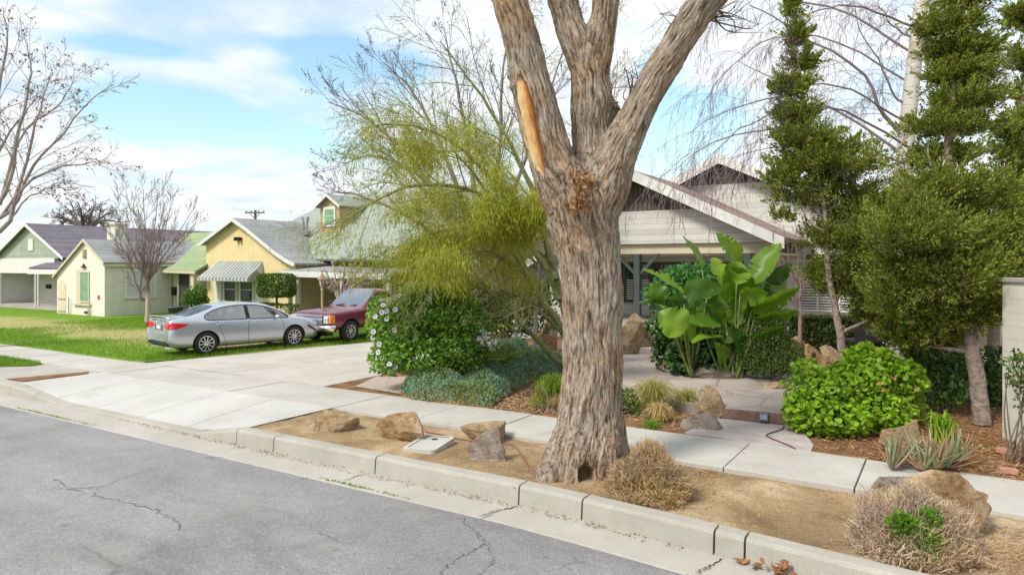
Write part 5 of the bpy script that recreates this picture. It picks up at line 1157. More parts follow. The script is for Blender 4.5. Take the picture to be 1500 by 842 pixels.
# ------------------------------------------------------------------ bird of paradise
def bird_of_paradise():
    Y = 15.0; rng = np.random.default_rng(95); root = thing('bird_of_paradise', D(1060, 548, Y), 'giant bird of paradise clump with huge torn paddle leaves on the patio', 'plant')
    lm = NT('paddle_leaf'); g = lm.n('ShaderNodeNewGeometry'); v = lm.coord()
    oi = lm.n('ShaderNodeObjectInfo'); c = lm.ramp(oi.outputs['Random'], [(0, (.035, .09, .015)), (.3, (.08, .17, .016)), (.62, (.15, .27, .02)), (.85, (.21, .33, .025)), (1, (.06, .13, .03))]); c = lm.mix(c, lm.mix(c, (1.3, 1.25, 1.1), 1, 'MULTIPLY'), lm.ramp(lm.noise(v, 3, 4), [(.4, 0), (.7, 1)]))
    b = lm.n('ShaderNodeBsdfPrincipled'); lm.set(b.inputs['Base Color'], c); b.inputs['Roughness'].default_value = .32; b.inputs['Specular IOR Level'].default_value = .5
    rib = lm.n('ShaderNodeTexWave'); rib.bands_direction = 'X'; at = lm.n('ShaderNodeAttribute', attribute_name='along'); lm.set(b.inputs['Normal'], lm.bump(lm.math('SINE', lm.math('MULTIPLY', at.outputs['Fac'], 260.0)), .25, .01))
    tr = lm.n('ShaderNodeBsdfTranslucent'); lm.set(tr.inputs[0], lm.mix(c, (1.2, 1.3, .6), 1, 'MULTIPLY')); mx = lm.n('ShaderNodeMixShader'); mx.inputs[0].default_value = .38; lm.set(mx.inputs[1], b.outputs[0]); lm.set(mx.inputs[2], tr.outputs[0]); lm.set(lm.out.inputs[0], mx.outputs[0])
    stem = plain('paddle_stem', (.15, .19, .05), .5, .3, 6)
    # base px, joint px, tip px, width px, depth offset at tip, roll (0 = faces the street)
    LV = [((1060, 545), (1028, 394), (1004, 340), 20, .4, 30), ((1078, 548), (1083, 392), (1053, 337), 30, .3, 10), ((1082, 548), (1104, 416), (1141, 350), 30, .2, -25), ((1085, 548), (1122, 410), (1164, 386), 26, .3, 60),
          ((1082, 548), (1100, 456), (1176, 419), 24, -.2, 55), ((1082, 548), (1104, 468), (1172, 456), 20, -.4, 65), ((1076, 548), (1076, 440), (1070, 384), 44, -.3, 8), ((1062, 548), (1040, 448), (1008, 408), 42, -.5, -20), ((1012, 532), (1004, 442), (936, 433), 26, -.3, 70),
          ((1014, 532), (1004, 432), (946, 385), 16, .0, 45), ((1010, 532), (986, 455), (946, 470), 20, -.3, 40), ((1016, 533), (1002, 486), (966, 454), 38, -.6, -15), ((1085, 548), (1090, 520), (1070, 476), 28, -.5, 20), ((1080, 548), (1084, 432), (1124, 428), 26, -.5, 60),
          ((1083, 548), (1098, 446), (1116, 392), 30, .1, -15), ((1065, 548), (1062, 532), (1050, 500), 18, -.6, 10), ((1075, 548), (1062, 420), (1046, 372), 26, .6, 20), ((1082, 548), (1090, 470), (1138, 436), 26, .4, 35), ((1016, 532), (1018, 440), (1040, 405), 26, .4, 0), ((1078, 548), (1100, 500), (1150, 478), 24, -.2, 55), ((1070, 548), (1056, 470), (1030, 440), 30, .2, -10), ((1085, 548), (1112, 440), (1160, 402), 24, .5, 40), ((1012, 532), (980, 470), (950, 440), 22, .2, 30), ((1074, 548), (1082, 480), (1080, 430), 36, .3, 0)]
    for q in range(34):      # lower, smaller and dead leaves filling the clump
        bx_ = rng.choice([1014, 1060, 1076, 1084]); a_ = rng.uniform(-1.25, 1.25); r_ = rng.uniform(30, 95)
        jx, jy = bx_ + math.sin(a_) * r_ * .6, 535 - abs(math.cos(a_)) * r_ - rng.uniform(0, 30); ln_ = rng.uniform(32, 58); a2 = a_ * 1.1 + rng.normal() * .25
        LV.append(((bx_, 546), (jx, jy), (jx + math.sin(a2) * ln_, jy - math.cos(a2) * ln_ * rng.uniform(.2, 1)), rng.uniform(18, 28), rng.uniform(-.5, .6), rng.uniform(-60, 60)))
    cam_d = Vector((-ST, CT, 0))
    for bp, jp, tp, wd, dy, roll in LV:
        yb = Y + rng.uniform(-.25, .25); B_ = D(*bp, yb); B_.z = .15; J = D(*jp, yb + dy * .4 + rng.uniform(-.2, .2)); Tp = D(*tp, yb + dy + rng.uniform(-.3, .3))
        mb = MB(); md = (B_ + J) / 2 + Vector((rng.normal() * .03, rng.normal() * .03, 0)); mb.tube(spline([B_, md, J], 10), np.linspace(.036, .013, 10), 6); so_ = mb.build('leaf_stalk', stem, root, True)
        ax = (Tp - J); L = ax.length; ax.normalize(); n0 = -cam_d + Vector((0, 0, .55)); sd_ = ax.cross(n0).normalized(); sd_ = Matrix.Rotation(R(roll + rng.uniform(-12, 12)), 3, ax) @ sd_; nn = sd_.cross(ax).normalized()
        k = 41; wm = wd * Y / F / 2 * 1.30; vs = []; al = []
        tears = set(rng.choice(range(8, 37), rng.integers(2, 7), replace=False)); jag = [1.0] * k
        for i in range(k):
            t = i / (k - 1); w_ = wm * (math.sin(math.pi * min(1, t * .955 + .03)) ** .7) * (1.2 - .4 * t) * (1 if i not in tears else .5); bend = .16 * L * (t ** 2); p = J + ax * (L * t) - nn * bend * .6 - Vector((0, 0, bend * .35))
            wv = .015 * math.sin(t * 14 + roll) * wm / .2
            for s, q in ((-1, 1), (-.5, .5), (0, 0), (.5, .5), (1, 1)):
                vs.append(p + sd_ * (w_ * s) + nn * (.38 * w_ * q + wv * abs(s) * (1 if s > 0 else -1))); al.append(t)
        fs = [(i * 5 + j, i * 5 + j + 1, i * 5 + 6 + j, i * 5 + 5 + j) for i in range(k - 1) for j in range(4)]
        me = bpy.data.meshes.new('leaf'); me.from_pydata([tuple(v_) for v_ in vs], [], fs); a = me.attributes.new('along', 'FLOAT', 'POINT'); a.data.foreach_set('value', al); me.polygons.foreach_set('use_smooth', [True] * len(fs))
        link('leaf', me, lm.m, root)
bird_of_paradise()

# ------------------------------------------------------------------ lawn blades
def blades(name, label, poly, n, seed, h, m, z=.0, dens=None):
    rng = np.random.default_rng(seed); H_ = np.array(poly); lo, hi = H_.min(0), H_.max(0); q = lo + (hi - lo) * rng.random((n, 2)); r_ = np.zeros(n, bool); j = len(H_) - 1
    for i in range(len(H_)):
        xi, yi = H_[i]; xj, yj = H_[j]; r_ ^= ((yi > q[:, 1]) != (yj > q[:, 1])) & (q[:, 0] < (xj - xi) * (q[:, 1] - yi) / (yj - yi + 1e-9) + xi); j = i
    q = q[r_]
    if dens is not None: q = q[rng.random(len(q)) < dens(q)]
    n = len(q); P_ = np.column_stack([q, np.full(n, z)]); lf = Leaves(); lf.add(cards(P_, np.array([0, 0, 1.]) + rng.normal(size=(n, 3)) * .35, rdir(n, rng), h * rng.uniform(.5, 1.2, n), .011, BLADE, 0)); return tag(lf.build(name, m), label, 'grass', kind='stuff')
def ldens(q):
    b = 1 - np.abs(q[:, 1] - 14.5) / 2.3; b += 1.1 * fbm(np.column_stack([q, 0 * q[:, 0]]) * .45, 2, 3); return np.clip(1.0 - 1.3 * b, .07, 1)
blades('lawn_grass', 'short green grass of the neighbour lawn left of the cars', [(-18.3, 10.6), (-17.6, 13.2), (-16.8, 16.6), (-15.8, 21), (-34, 22), (-34, 10.55), (-18.9, 10.55)], 70000, 101, .09, M['grass'], dens=ldens)
blades('edge_grass', 'tall bright grass fringe along the driveway edge under the cars', [(-18.35, 10.75), (-17.5, 13.2), (-16.7, 16.6), (-15.8, 19.5), (-16.4, 19.5), (-17.3, 16.6), (-18.1, 13.3), (-19.2, 10.75)], 14000, 102, .13, M['grass'])
blades('verge_grass_blades', 'small patch of bright grass between sidewalk and kerb at the left edge', [(-30, 8.1), (-20.7, 8.1), (-20.0, 8.6), (-20.15, 8.93), (-30, 8.93)], 16000, 103, .11, M['grass'])
# weeds along the gutter seam
rng = np.random.default_rng(104); lf = Leaves(); xs = rng.choice([-15.6, -15.2, -14.8, -14.3, -13.9, -6.9, -6.6, -6.35, -5.9, -13.2], 420) + rng.normal(size=420) * .16; P_ = np.column_stack([xs, [kerbline(x) - .47 for x in xs] + rng.normal(size=420) * .012, np.full(420, -.262)])
lf.add(cards(P_, rdir(420, rng) * .7 + np.array([0, 0, .7]), rdir(420, rng), .035, .012)); tag(lf.build('gutter_weeds', M['grass']), 'sparse weeds growing along the seam of asphalt and gutter', 'weeds', kind='stuff')

# ------------------------------------------------------------------ houses
M['siding'] = lined('white_siding', (.62, .61, .57), 'z', .19, .6, .07)
M['white'] = plain('white_paint', (.66, .65, .62), .55, .08, 4)
M['board'] = lined('weathered_board', (.13, .10, .085), 'x', .17, .3, .22, .3, .9)
M['brownsh'] = shingle('brown_shingle', (.26, .18, .15), (.34, .25, .215))
M['greysh'] = shingle('grey_shingle', (.29, .30, .305), (.36, .37, .37))
M['greensh'] = shingle('green_shingle', (.24, .29, .19), (.30, .36, .24), moss=(.30, .40, .16))
M['greygreen'] = shingle('grey_green_shingle', (.26, .28, .265), (.33, .355, .33), moss=(.31, .37, .29))
M['slate'] = shingle('dark_shingle', (.16, .145, .17), (.215, .195, .22))
M['dkgreen'] = plain('dark_green_paint', (.055, .07, .065), .6, .15, 4)
M['cream'] = plain('cream_wall', (.50, .45, .33), .85, .08, 2, .1)
M['yellow'] = plain('yellow_stucco', (.68, .55, .29), .9, .07, 2.5, .4, dist=.02)
M['yellowpale'] = plain('pale_yellow_stucco', (.62, .56, .38), .9, .07, 2.5, .4, dist=.02)
M['stucco'] = plain('white_stucco', (.62, .60, .53), .9, .07, 2.5, .4, dist=.02)
M['creamtrim'] = plain('cream_trim', (.58, .50, .36), .6, .08, 4)
M['sage'] = lined('sage_siding', (.36, .40, .33), 'z', .16, .7, .08)
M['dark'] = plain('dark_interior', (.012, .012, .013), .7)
M['glass'] = plain('window_glass', (.03, .04, .045), .06, .2, 2, spec=.7)
M['shutter'] = plain('white_shutter', (.58, .56, .50), .6, .05, 5)
M['curtain'] = plain('pale_curtain', (.52, .55, .55), .8, .08, 9)
M['greenpane'] = plain('green_curtain', (.18, .34, .22), .25, .2, 3, spec=.6)
M['tan'] = plain('tan_shingle_wall', (.42, .31, .15), .9, .2, 7, .4)

def window(parent, face, u0, u1, z0, z1, pos, fr='white', pane='glass', mull=(0, 0), fw=.09, deep=.05, slats=None):
    """window on a wall: face 'f' looks to the street (pos = y), face 'r' looks along +x (pos = x)"""
    def bx(mb, a, b, c, d, o0, o1):
        if face == 'f': mb.box(a, b, pos - o1, pos - o0, c, d)
        else: mb.box(pos + o0, pos + o1, a, b, c, d)
    mb = MB(); bx(mb, u0 - fw, u1 + fw, z1, z1 + fw, 0, deep); bx(mb, u0 - fw * 1.5, u1 + fw * 1.5, z0 - fw, z0, 0, deep * 1.6)
    bx(mb, u0 - fw, u0, z0, z1, 0, deep * .97); bx(mb, u1, u1 + fw, z0, z1, 0, deep * .97)
    for i in range(mull[0]): c = u0 + (u1 - u0) * (i + 1) / (mull[0] + 1); bx(mb, c - .022, c + .022, z0, z1, 0, deep * .7)
    for i in range(mull[1]): c = z0 + (z1 - z0) * (i + 1) / (mull[1] + 1); bx(mb, u0, u1, c - .022, c + .022, 0, deep * .66)
    w = mb.build('window', M[fr], parent)
    mb = MB(); bx(mb, u0, u1, z0, z1, 0, .012); mb.build('pane', M[pane], w)
    if slats:
        mb = MB(); zz = z0 + .03
        while zz < z0 + (z1 - z0) * slats - .03: bx(mb, u0 + .01, u1 - .01, zz, zz + .055, .016, .035); zz += .095
        c = (u0 + u1) / 2; bx(mb, c - .03, c + .03, z0, z0 + (z1 - z0) * slats, .016, .042); mb.build('shutter', M['shutter'], w)
    return w
def gable_roof_half(mb, pk, ev, y0, y1, th=.14):
    """sloping slab between ridge (x,z) and eave (x,z), from y0 to y1"""
    mb.slab([(pk[0], y0, pk[1]), (ev[0], y0, ev[1]), (ev[0], y1, ev[1]), (pk[0], y1, pk[1])], th)
def barge(mb, pk, ev, y, w, th=.05):
    (x0, z0), (x1, z1) = pk, ev; mb.prism([(x0, y, z0), (x1, y, z1), (x1, y, z1 - w), (x0, y, z0 - w * 1.08)], (0, th, 0))

def craftsman():
    root = thing('craftsman_house', (-7, 26, 0), 'white sided craftsman house with two brown shingled front gables and dark posts', 'house')
    pa, pz, s = -9.0, 5.82, .49; y0 = 22.67; hw = 4.85; ez = pz - s * hw
    # porch gable: boards above, siding below, open porch under
    mb = MB(); zb = 4.45; xb = (pz - .12 - zb) / s; mb.prism([(pa - xb, y0, zb), (pa + xb, y0, zb), (pa, y0, pz - .12)], (0, .1, 0)); mb.build('gable_boards', M['board'], root)
    mb = MB(); z2 = 3.32; x2 = min((pz - .12 - z2) / s, 4.65); xe = (pz - .12 - zb) / s
    mb.prism([(pa - x2, y0 - .03, z2), (pa + x2, y0 - .03, z2), (pa + xe, y0 - .03, zb), (pa - xe, y0 - .03, zb)], (0, .12, 0)); mb.build('siding', M['siding'], root)
    mb = MB(); mb.box(pa - 4.6, pa + 4.6, y0 + .1, y0 + .22, 2.98, z2 - .003); mb.build('porch_beam', M['cream'], root)
    rf = MB(); gable_roof_half(rf, (pa, pz), (pa + hw, ez), y0 - .5, 34); gable_roof_half(rf, (pa, pz), (pa - hw, ez), y0 - .5, 34); rf.build('porch_roof', M['brownsh'], root)
    bg = MB(); barge(bg, (pa, pz - .003), (pa + hw + .02, ez - .013), y0 - .56, .34); barge(bg, (pa, pz - .003), (pa - hw - .02, ez - .013), y0 - .56, .34); bg.build('bargeboard', M['white'], root)
    mb = MB(); mb.box(pa - 4.55, pa + 4.55, y0 + .225, 26.9, 2.93, 2.98); mb.build('porch_ceiling', M['cream'], root)
    for x in (pa - 3.75, pa - .1, pa + 3.65):
        mb = MB(); mb.box(x - .11, x + .11, y0 + .05, y0 + .27, .55, 2.975); p = mb.build('post', M['dkgreen'], root, bevel=.012)
        mb = MB()
        for sx in (1, -1): mb.bar((x + sx * .1, y0 + .16, 2.3), (x + sx * .75, y0 + .16, 2.96), .09, .1)
        mb.build('knee_brace', M['dkgreen'], p)
    mb = MB(); mb.box(pa - 5, pa + 5, y0 - .3, 27, -.1, .55); mb.build('porch_floor', M['concrete'], root)
    # main body
    ma, mz, my, ms = -7.3, 6.82, 27.0, .47
    mb = MB(); xx = 8.0; zt = 5.72; xt = (mz - .15 - zt) / ms; ze = mz - .15 - ms * xx
    mb.prism([(ma - xx, my, -.1), (ma + xx, my, -.1), (ma + xx, my, ze), (ma + xt, my, zt), (ma - xt, my, zt), (ma - xx, my, ze)], (0, 11, 0)); mb.build('wall', M['siding'], root)
    mb = MB(); mb.prism([(ma - xt, my - .02, zt), (ma + xt, my - .02, zt), (ma, my - .02, mz - .15)], (0, .2, 0)); mb.build('gable_boards', M['board'], root)
    rf = MB(); gable_roof_half(rf, (ma, mz), (ma + 8.5, mz - ms * 8.5), my - .5, 38.5); gable_roof_half(rf, (ma, mz), (ma - 8.5, mz - ms * 8.5), my - .5, 38.5); rf.build('roof', M['brownsh'], root)
    bg = MB(); barge(bg, (ma, mz - .003), (ma + 8.52, mz - ms * 8.5 - .013), my - .56, .34); barge(bg, (ma, mz - .003), (ma - 8.52, mz - ms * 8.5 - .013), my - .56, .34); bg.build('bargeboard', M['white'], root)
    mb = MB(); mb.box(-4.3, .9, my - .34, my - .004, 2.82, 2.97); mb.build('eave_shade', M['dark'], root)  # near-black strip standing in for the shadow below the soffit
    for x in (-13.2, -12.0, -10.75, -9.5, -8.25, -7.0):
        window(root, 'f', x - .5, x + .5, 1.15, 2.6, my - .003, 'dkgreen', 'glass', (2, 2), .1, .07, slats=.62)
    for x in (-3.9, -2.6, -1.3, 0.0):
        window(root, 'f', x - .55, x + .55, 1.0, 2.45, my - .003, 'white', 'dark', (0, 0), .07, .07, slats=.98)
    # entry steps
    mb = MB()
    for i in range(3):
        q = G(965, 519 - i * 10, .19 + i * .15)
    p0 = G(966, 517, .19)
    for i in range(3): mb.box(p0.x - 1.3, p0.x + 1.6, p0.y + i * .36, y0 - .31, .05 + i * .15 + (.0 if i else .0), .19 + (i + 1) * .14 - .02)
    for i in range(0): pass
    o = mb.build('entry_steps', M['pinkflag'], None, bevel=.015); tag(o, 'three low brown stone steps leading up to the craftsman porch', 'steps')
craftsman()

def yellow_house():
    root = thing('yellow_house', (-29, 24, 0), 'yellow stucco house with steep swept gable, striped awning and dormer', 'house')
    y0 = 22.5; pk = (-30.53, 4.98); pr = [(-29.4, 4.42), (-28.4, 3.86), (-27.4, 3.3), (-26.6, 2.92), (-25.9, 2.68)]; le = (-33.3, 3.72)
    mb = MB(); mb.prism([(-33.1, y0, -.1), (-26.2, y0, -.1), (-26.2, y0, 2.74), (-26.6, y0, 2.86), (-27.4, y0, 3.22), (-28.4, y0, 3.78), (-29.4, y0, 4.34), (pk[0], y0, pk[1] - .08), (-33.1, y0, 3.72)], (0, 4, 0)); mb.build('wall', M['yellow'], root)
    rf = MB(); pts = [pk] + pr
    for a, b in zip(pts[:-1], pts[1:]): rf.slab([(a[0], y0 - .3, a[1]), (b[0], y0 - .3, b[1]), (b[0], 29, b[1]), (a[0], 29, a[1])], .1)
    gable_roof_half(rf, pk, le, y0 - .3, 29, .1); rf.build('gable_roof', M['greysh'], root)
    bg = MB()
    for a, b in zip(pts[:-1], pts[1:]): barge(bg, (a[0], a[1] - .002), (b[0], b[1] - .002), y0 - .34, .17, .04)
    barge(bg, (pk[0], pk[1] - .002), (le[0] - .02, le[1] - .01), y0 - .34, .17, .04); bg.build('bargeboard', M['white'], root)
    # main wing
    mb = MB(); mb.box(-32.8, -17.2, 25.0, 33, -.1, 2.8); mb.build('wing_wall', plain('wing_tan', (.38, .30, .19), .9, .1, 3), root)
    rf = MB(); ez, ey, rz, ry = 2.72, 23.7, 6.7, 29.2
    rf.slab([(-34.3, ey + .5, 3.05), (-16.6, ey, ez), (-16.6, ry, rz), (-30.0, ry, rz)], .12)
    rf.slab([(-34.3, ey + .5, 3.05), (-30.0, ry, rz), (-33.5, 35, 3.0)], .12)
    rf.slab([(-16.6, ry, rz), (-16.6, 35, 2.7), (-33.5, 35, 2.7), (-30.0, ry, rz)], .12); rf.build('main_roof', M['greygreen'], root)
    mb = MB(); mb.prism([(-17.0, 24.8, 2.6), (-17.0, 33.2, 2.6), (-17.0, ry, rz - .15)], (-.15, 0, 0)); mb.build('gable_wall', M['tan'], root)
    # dormer
    dx, dy = -27.6, 26.0; mb = MB(); mb.prism([(dx - .72, dy, 4.2), (dx + .72, dy, 4.2), (dx + .72, dy, 5.72), (dx, dy, 6.2), (dx - .72, dy, 5.72)], (0, 3.0, 0)); dm = mb.build('dormer', M['tan'], root)
    rf = MB(); sl_ = .68; gable_roof_half(rf, (dx, 6.34), (dx + .95, 6.34 - .95 * sl_), dy - .25, 29.1, .07); gable_roof_half(rf, (dx, 6.34), (dx - .95, 6.34 - .95 * sl_), dy - .25, 29.1, .07); rf.build('roof', M['greygreen'], dm)
    bg = MB(); barge(bg, (dx, 6.338), (dx + .96, 6.33 - .95 * sl_), dy - .29, .13, .04); barge(bg, (dx, 6.338), (dx - .96, 6.33 - .95 * sl_), dy - .29, .13, .04); bg.build('bargeboard', M['white'], dm)
    mb = MB(); mb.box(dx - .44, dx + .44, dy - .06, dy - .003, 4.62, 5.66); wv = mb.build('window_frame', M['white'], dm)
    mb = MB(); mb.box(dx - .33, dx + .33, dy - .075, dy - .06, 4.74, 5.18); mb.box(dx - .33, dx + .33, dy - .07, dy - .06, 5.21, 5.54); mb.build('pane', M['greenpane'], dm)
    # louvre vent / lamp in the gable
    c = D(346, 344, 35); mb = MB(); mb.box(c.x - .22, c.x + .22, y0 - .10, y0, 3.86, 3.98); mb.box(c.x - .20, c.x - .06, y0 - .2, y0 - .1, 3.82, 4.0); mb.box(c.x + .06, c.x + .2, y0 - .2, y0 - .1, 3.82, 4.0); mb.build('flood_light', M['dark'], root)
    # window pair under the awning with side shutters
    for x in (-31.05, -29.75): window(root, 'f', x - .45, x + .45, .75, 1.95, y0 - .003, 'white', 'glass', (0, 1), .09, .06)
    for x in (-32.05, -28.75): mb = MB(); mb.box(x - .3, x + .3, y0 - .05, y0 - .003, .65, 2.0); mb.build('shutter', M['white'], root)
    mb = MB(); x0, x1 = -32.35, -28.35; n = 60; ya, za, yb, zb = y0 - .01, 2.78, y0 - 1.0, 1.98
    rows = [[], [], []]
    for i in range(n + 1):
        x = x0 + (x1 - x0) * i / n; w_ = .03 * (1 if i % 2 else -1); ins = .18 * (1 - 0)
        rows[0].append((x0 + .25 + (x1 - x0 - .5) * i / n, ya, za + w_)); rows[1].append((x, yb, zb + w_)); rows[2].append((x, yb - .01, zb - .2 + (.03 if i % 4 < 2 else 0)))
    k = n + 1; mb.add(rows[0] + rows[1] + rows[2], [(r_ * k + i, r_ * k + i + 1, (r_ + 1) * k + i + 1, (r_ + 1) * k + i) for r_ in range(2) for i in range(n)])
    mb.prism([(x0 + .2, ya, za - .04), (x0, yb, zb - .04), (x0, yb, zb - .22), (x0 + .1, ya, zb - .1)], (.02, 0, 0)); mb.prism([(x1 - .2, ya, za - .04), (x1, yb, zb - .04), (x1, yb, zb - .22), (x1 - .1, ya, zb - .1)], (-.02, 0, 0))
    aw = lined('awning_stripe', (.50, .52, .50), 'x', .27, .32, .40, .05, .5); o = mb.build('awning', aw, root); o.modifiers.new('t', 'SOLIDIFY').thickness = .012
    # porch
    mb = MB(); mb.slab([(-26.15, 25.2, 2.62), (-26.15, 21.7, 2.36), (-19.5, 21.7, 2.25), (-19.5, 25.2, 2.5)], .08); mb.build('porch_roof', M['greysh'], root)
    mb = MB(); mb.prism([(-26.15, 21.68, 2.33), (-19.5, 21.68, 2.22), (-19.5, 21.68, 1.98), (-26.15, 21.68, 2.06)], (0, -.05, 0)); mb.build('porch_fascia', M['white'], root)
    for x in (-25.75, -25.2, -22.4, -19.7): mb = MB(); mb.box(x - .07, x + .07, 21.75, 21.89, 0, 2.2); mb.build('porch_post', M['white'], root)
    mb = MB(); mb.box(-26.1, -19.5, 21.9, 25, -.1, .2); mb.build('porch_floor', M['gutter'], root)
    mb = MB(); mb.box(-25.5, -24.5, 24.94, 24.997, .2, 2.25); dr_ = mb.build('door', plain('brown_door', (.07, .05, .04), .6), root)
    mb = MB(); mb.box(-24.62, -24.57, 24.88, 24.94, 1.1, 1.2); mb.build('handle', plain('brass', (.5, .38, .18), .3, metal=1), dr_)
    window(root, 'f', -23.6, -22.2, .9, 2.1, 24.997, 'white', 'glass', (1, 1), .08, .05)
    # roof vent pipes
    c = D(447, 333, 37); mb = MB(); 
    for dx_ in (-.14, .14): mb.tube([c + Vector((dx_, 0, -.25)), c + Vector((dx_, 0, .25)), c + Vector((dx_ * 1.7, 0, .55))], .07, 8)
    mb.box(c.x - .3, c.x + .3, c.y - .12, c.y + .12, c.z - .4, c.z - .2); mb.build('vent_pipe', plain('vent_metal', (.3, .31, .32), .5, metal=.5), root)
yellow_house()

def white_house():
    root = thing('white_house', (-38, 20, 0), 'small white stucco house with arched gate, chimney and grey shingle roof', 'house')
    y0 = 18.8; pk = (-37.83, 3.95); re = (-35.85, 2.72); le = (-41.0, 2.02)
    st = M['yellowpale']
    mb = MB(); mb.prism([(-40.8, y0, -.1), (-36, y0, -.1), (-36, y0, 2.72), (pk[0], y0, pk[1] - .1), (-40.8, y0, 2.05)], (0, .35, 0)); mb.build('front_wall', plain('warm_stucco', (.68, .65, .56), .9, .06, 2.5, .3, dist=.02), root)
    mb = MB(); mb.box(-40.8, -36.002, y0 + .35, 27, -.1, 2.6); mb.build('side_wall', M['stucco'], root)
    rf = MB(); gable_roof_half(rf, pk, re, y0 - .12, 28, .1); gable_roof_half(rf, pk, le, y0 - .12, 28, .1); rf.build('roof', M['greysh'], root)
    bg = MB(); barge(bg, (pk[0], pk[1] - .002), (re[0] + .01, re[1] - .01), y0 - .16, .13, .04); barge(bg, (pk[0], pk[1] - .002), (le[0] - .01, le[1] - .01), y0 - .16, .13, .04); bg.box(-35.92, -35.84, y0 - .12, 22.3, 2.52, 2.64); bg.build('trim', M['creamtrim'], root)
    # tall recessed window, its surround and vents
    mb = MB(); mb.box(-38.75, -37.95, y0 - .012, y0 - .004, .62, 2.35); mb.build('window_niche', M['creamtrim'], root)
    window(root, 'f', -38.25, -37.5, .72, 2.2, y0 - .014, 'creamtrim', 'greenpane', (0, 0), .07, .04)
    mb = MB(); mb.box(-38.95, -37.25, y0 - .12, y0 - .003, .5, .6); mb.build('window_sill', M['creamtrim'], root)
    mb = MB(); mb.box(-38.05, -37.75, y0 - .05, y0 - .003, 2.95, 3.4); mb.build('vent', lined('vent_louvre', (.40, .30, .15), 'z', .08, .4, .3), root)
    c = Vector((-37.95, y0, 2.5)); mb = MB(); mb.box(c.x - .2, c.x + .2, y0 - .1, y0 - .003, 2.46, 2.52); mb.prism([(c.x - .1, y0 - .08, 2.52), (c.x + .1, y0 - .08, 2.52), (c.x, y0 - .08, 2.66)], (0, .06, 0)); mb.build('wall_ornament', M['dark'], root)
    # arched side gate
    pts = [(-40.65, .0), (-39.85, .0), (-39.85, 1.35)] + [(-40.25 + .4 * math.cos(t), 1.35 + .45 * math.sin(t)) for t in np.linspace(.2, math.pi - .2, 9)] + [(-40.65, 1.35)]
    mb = MB(); mb.prism([(x, y0 - .02, z) for x, z in pts], (0, .017, 0)); g_ = mb.build('arched_gate', plain('gate_cream', (.62, .55, .40), .7), root)
    mb = MB(); mb.box(-40.6, -39.9, y0 - .05, y0 - .021, .75, .82); mb.box(-40.6, -39.9, y0 - .05, y0 - .021, .1, .17); mb.build('gate_rail', plain('gate_wood', (.42, .33, .18), .7), g_)
    mb = MB(); mb.lathe([(.001, 0), (.12, .0), (.12, .02), (.001, .02)], 12, (-36.55, y0 - .02, .95), 'y'); mb.build('round_sign', plain('red_sign', (.6, .05, .04), .5), root)
    mb = MB(); mb.box(-37.95, -37.6, y0 - .02, y0 - .003, .08, .2); mb.build('foundation_vent', M['dark'], root)
    mb = MB()
    for x, h_ in ((-39.35, .9), (-37.4, .35), (-37.25, .35)): mb.tube([(x, y0 - .1, 0), (x, y0 - .1, h_)], .025, 6)
    mb.build('pipe', plain('pipe_grey', (.3, .28, .25), .6), root)
    window(root, 'r', 19.9, 21.4, .95, 2.25, -36.0, 'white', 'curtain', (0, 1), .1, .06)
    # chimney
    mb = MB(); mb.box(-38.85, -38.0, 20.4, 21.0, 2.9, 4.75); ch = mb.build('chimney', M['stucco'], root, bevel=.02); mb = MB(); mb.box(-38.92, -37.93, 20.33, 21.07, 4.75, 4.85); mb.build('chimney_cap', M['creamtrim'], ch)
    # set back entry wing with the green roof
    mb = MB(); mb.box(-36.0, -33.25, 22.4, 27, -.1, 2.35); mb.build('wing_wall', plain('wing_stucco', (.60, .53, .38), .9, .08, 2.5, .3), root)
    rf = MB(); rf.slab([(-36.3, 21.75, 2.35), (-32.9, 21.75, 2.3), (-33.2, 26.4, 4.62), (-41.0, 26.4, 4.62)], .1); rf.build('wing_roof', M['greensh'], root)
    mb = MB(); mb.prism([(-36.3, 21.74, 2.33), (-32.9, 21.74, 2.28), (-32.9, 21.74, 2.14), (-36.3, 21.74, 2.19)], (0, -.03, 0)); mb.build('wing_fascia', M['creamtrim'], root)
    mb = MB(); mb.box(-33.5, -33.22, 21.85, 22.1, 0, 2.15); mb.build('porch_post', M['creamtrim'], root, bevel=.02)
    mb = MB(); mb.box(-35.3, -34.35, 22.35, 22.397, .15, 2.1); dr_ = mb.build('screen_door', plain('screen_mesh', (.05, .05, .05), .7, .3, 30), root); mb = MB(); mb.box(-35.4, -35.3, 22.34, 22.396, .1, 2.2); mb.box(-34.35, -34.25, 22.34, 22.396, .1, 2.2); mb.box(-35.3, -34.35, 22.34, 22.396, 2.1, 2.2); mb.build('door_frame', M['creamtrim'], dr_)
    mb = MB(); mb.box(-35.85, -35.55, 22.25, 22.397, .95, 1.4); mb.build('mailbox', M['dark'], root, bevel=.02)
    mb = MB(); mb.tube([(-35.94, 22.3, 0), (-35.94, 22.3, 2.3)], .035, 8); mb.build('downspout', M['creamtrim'], root)
white_house()

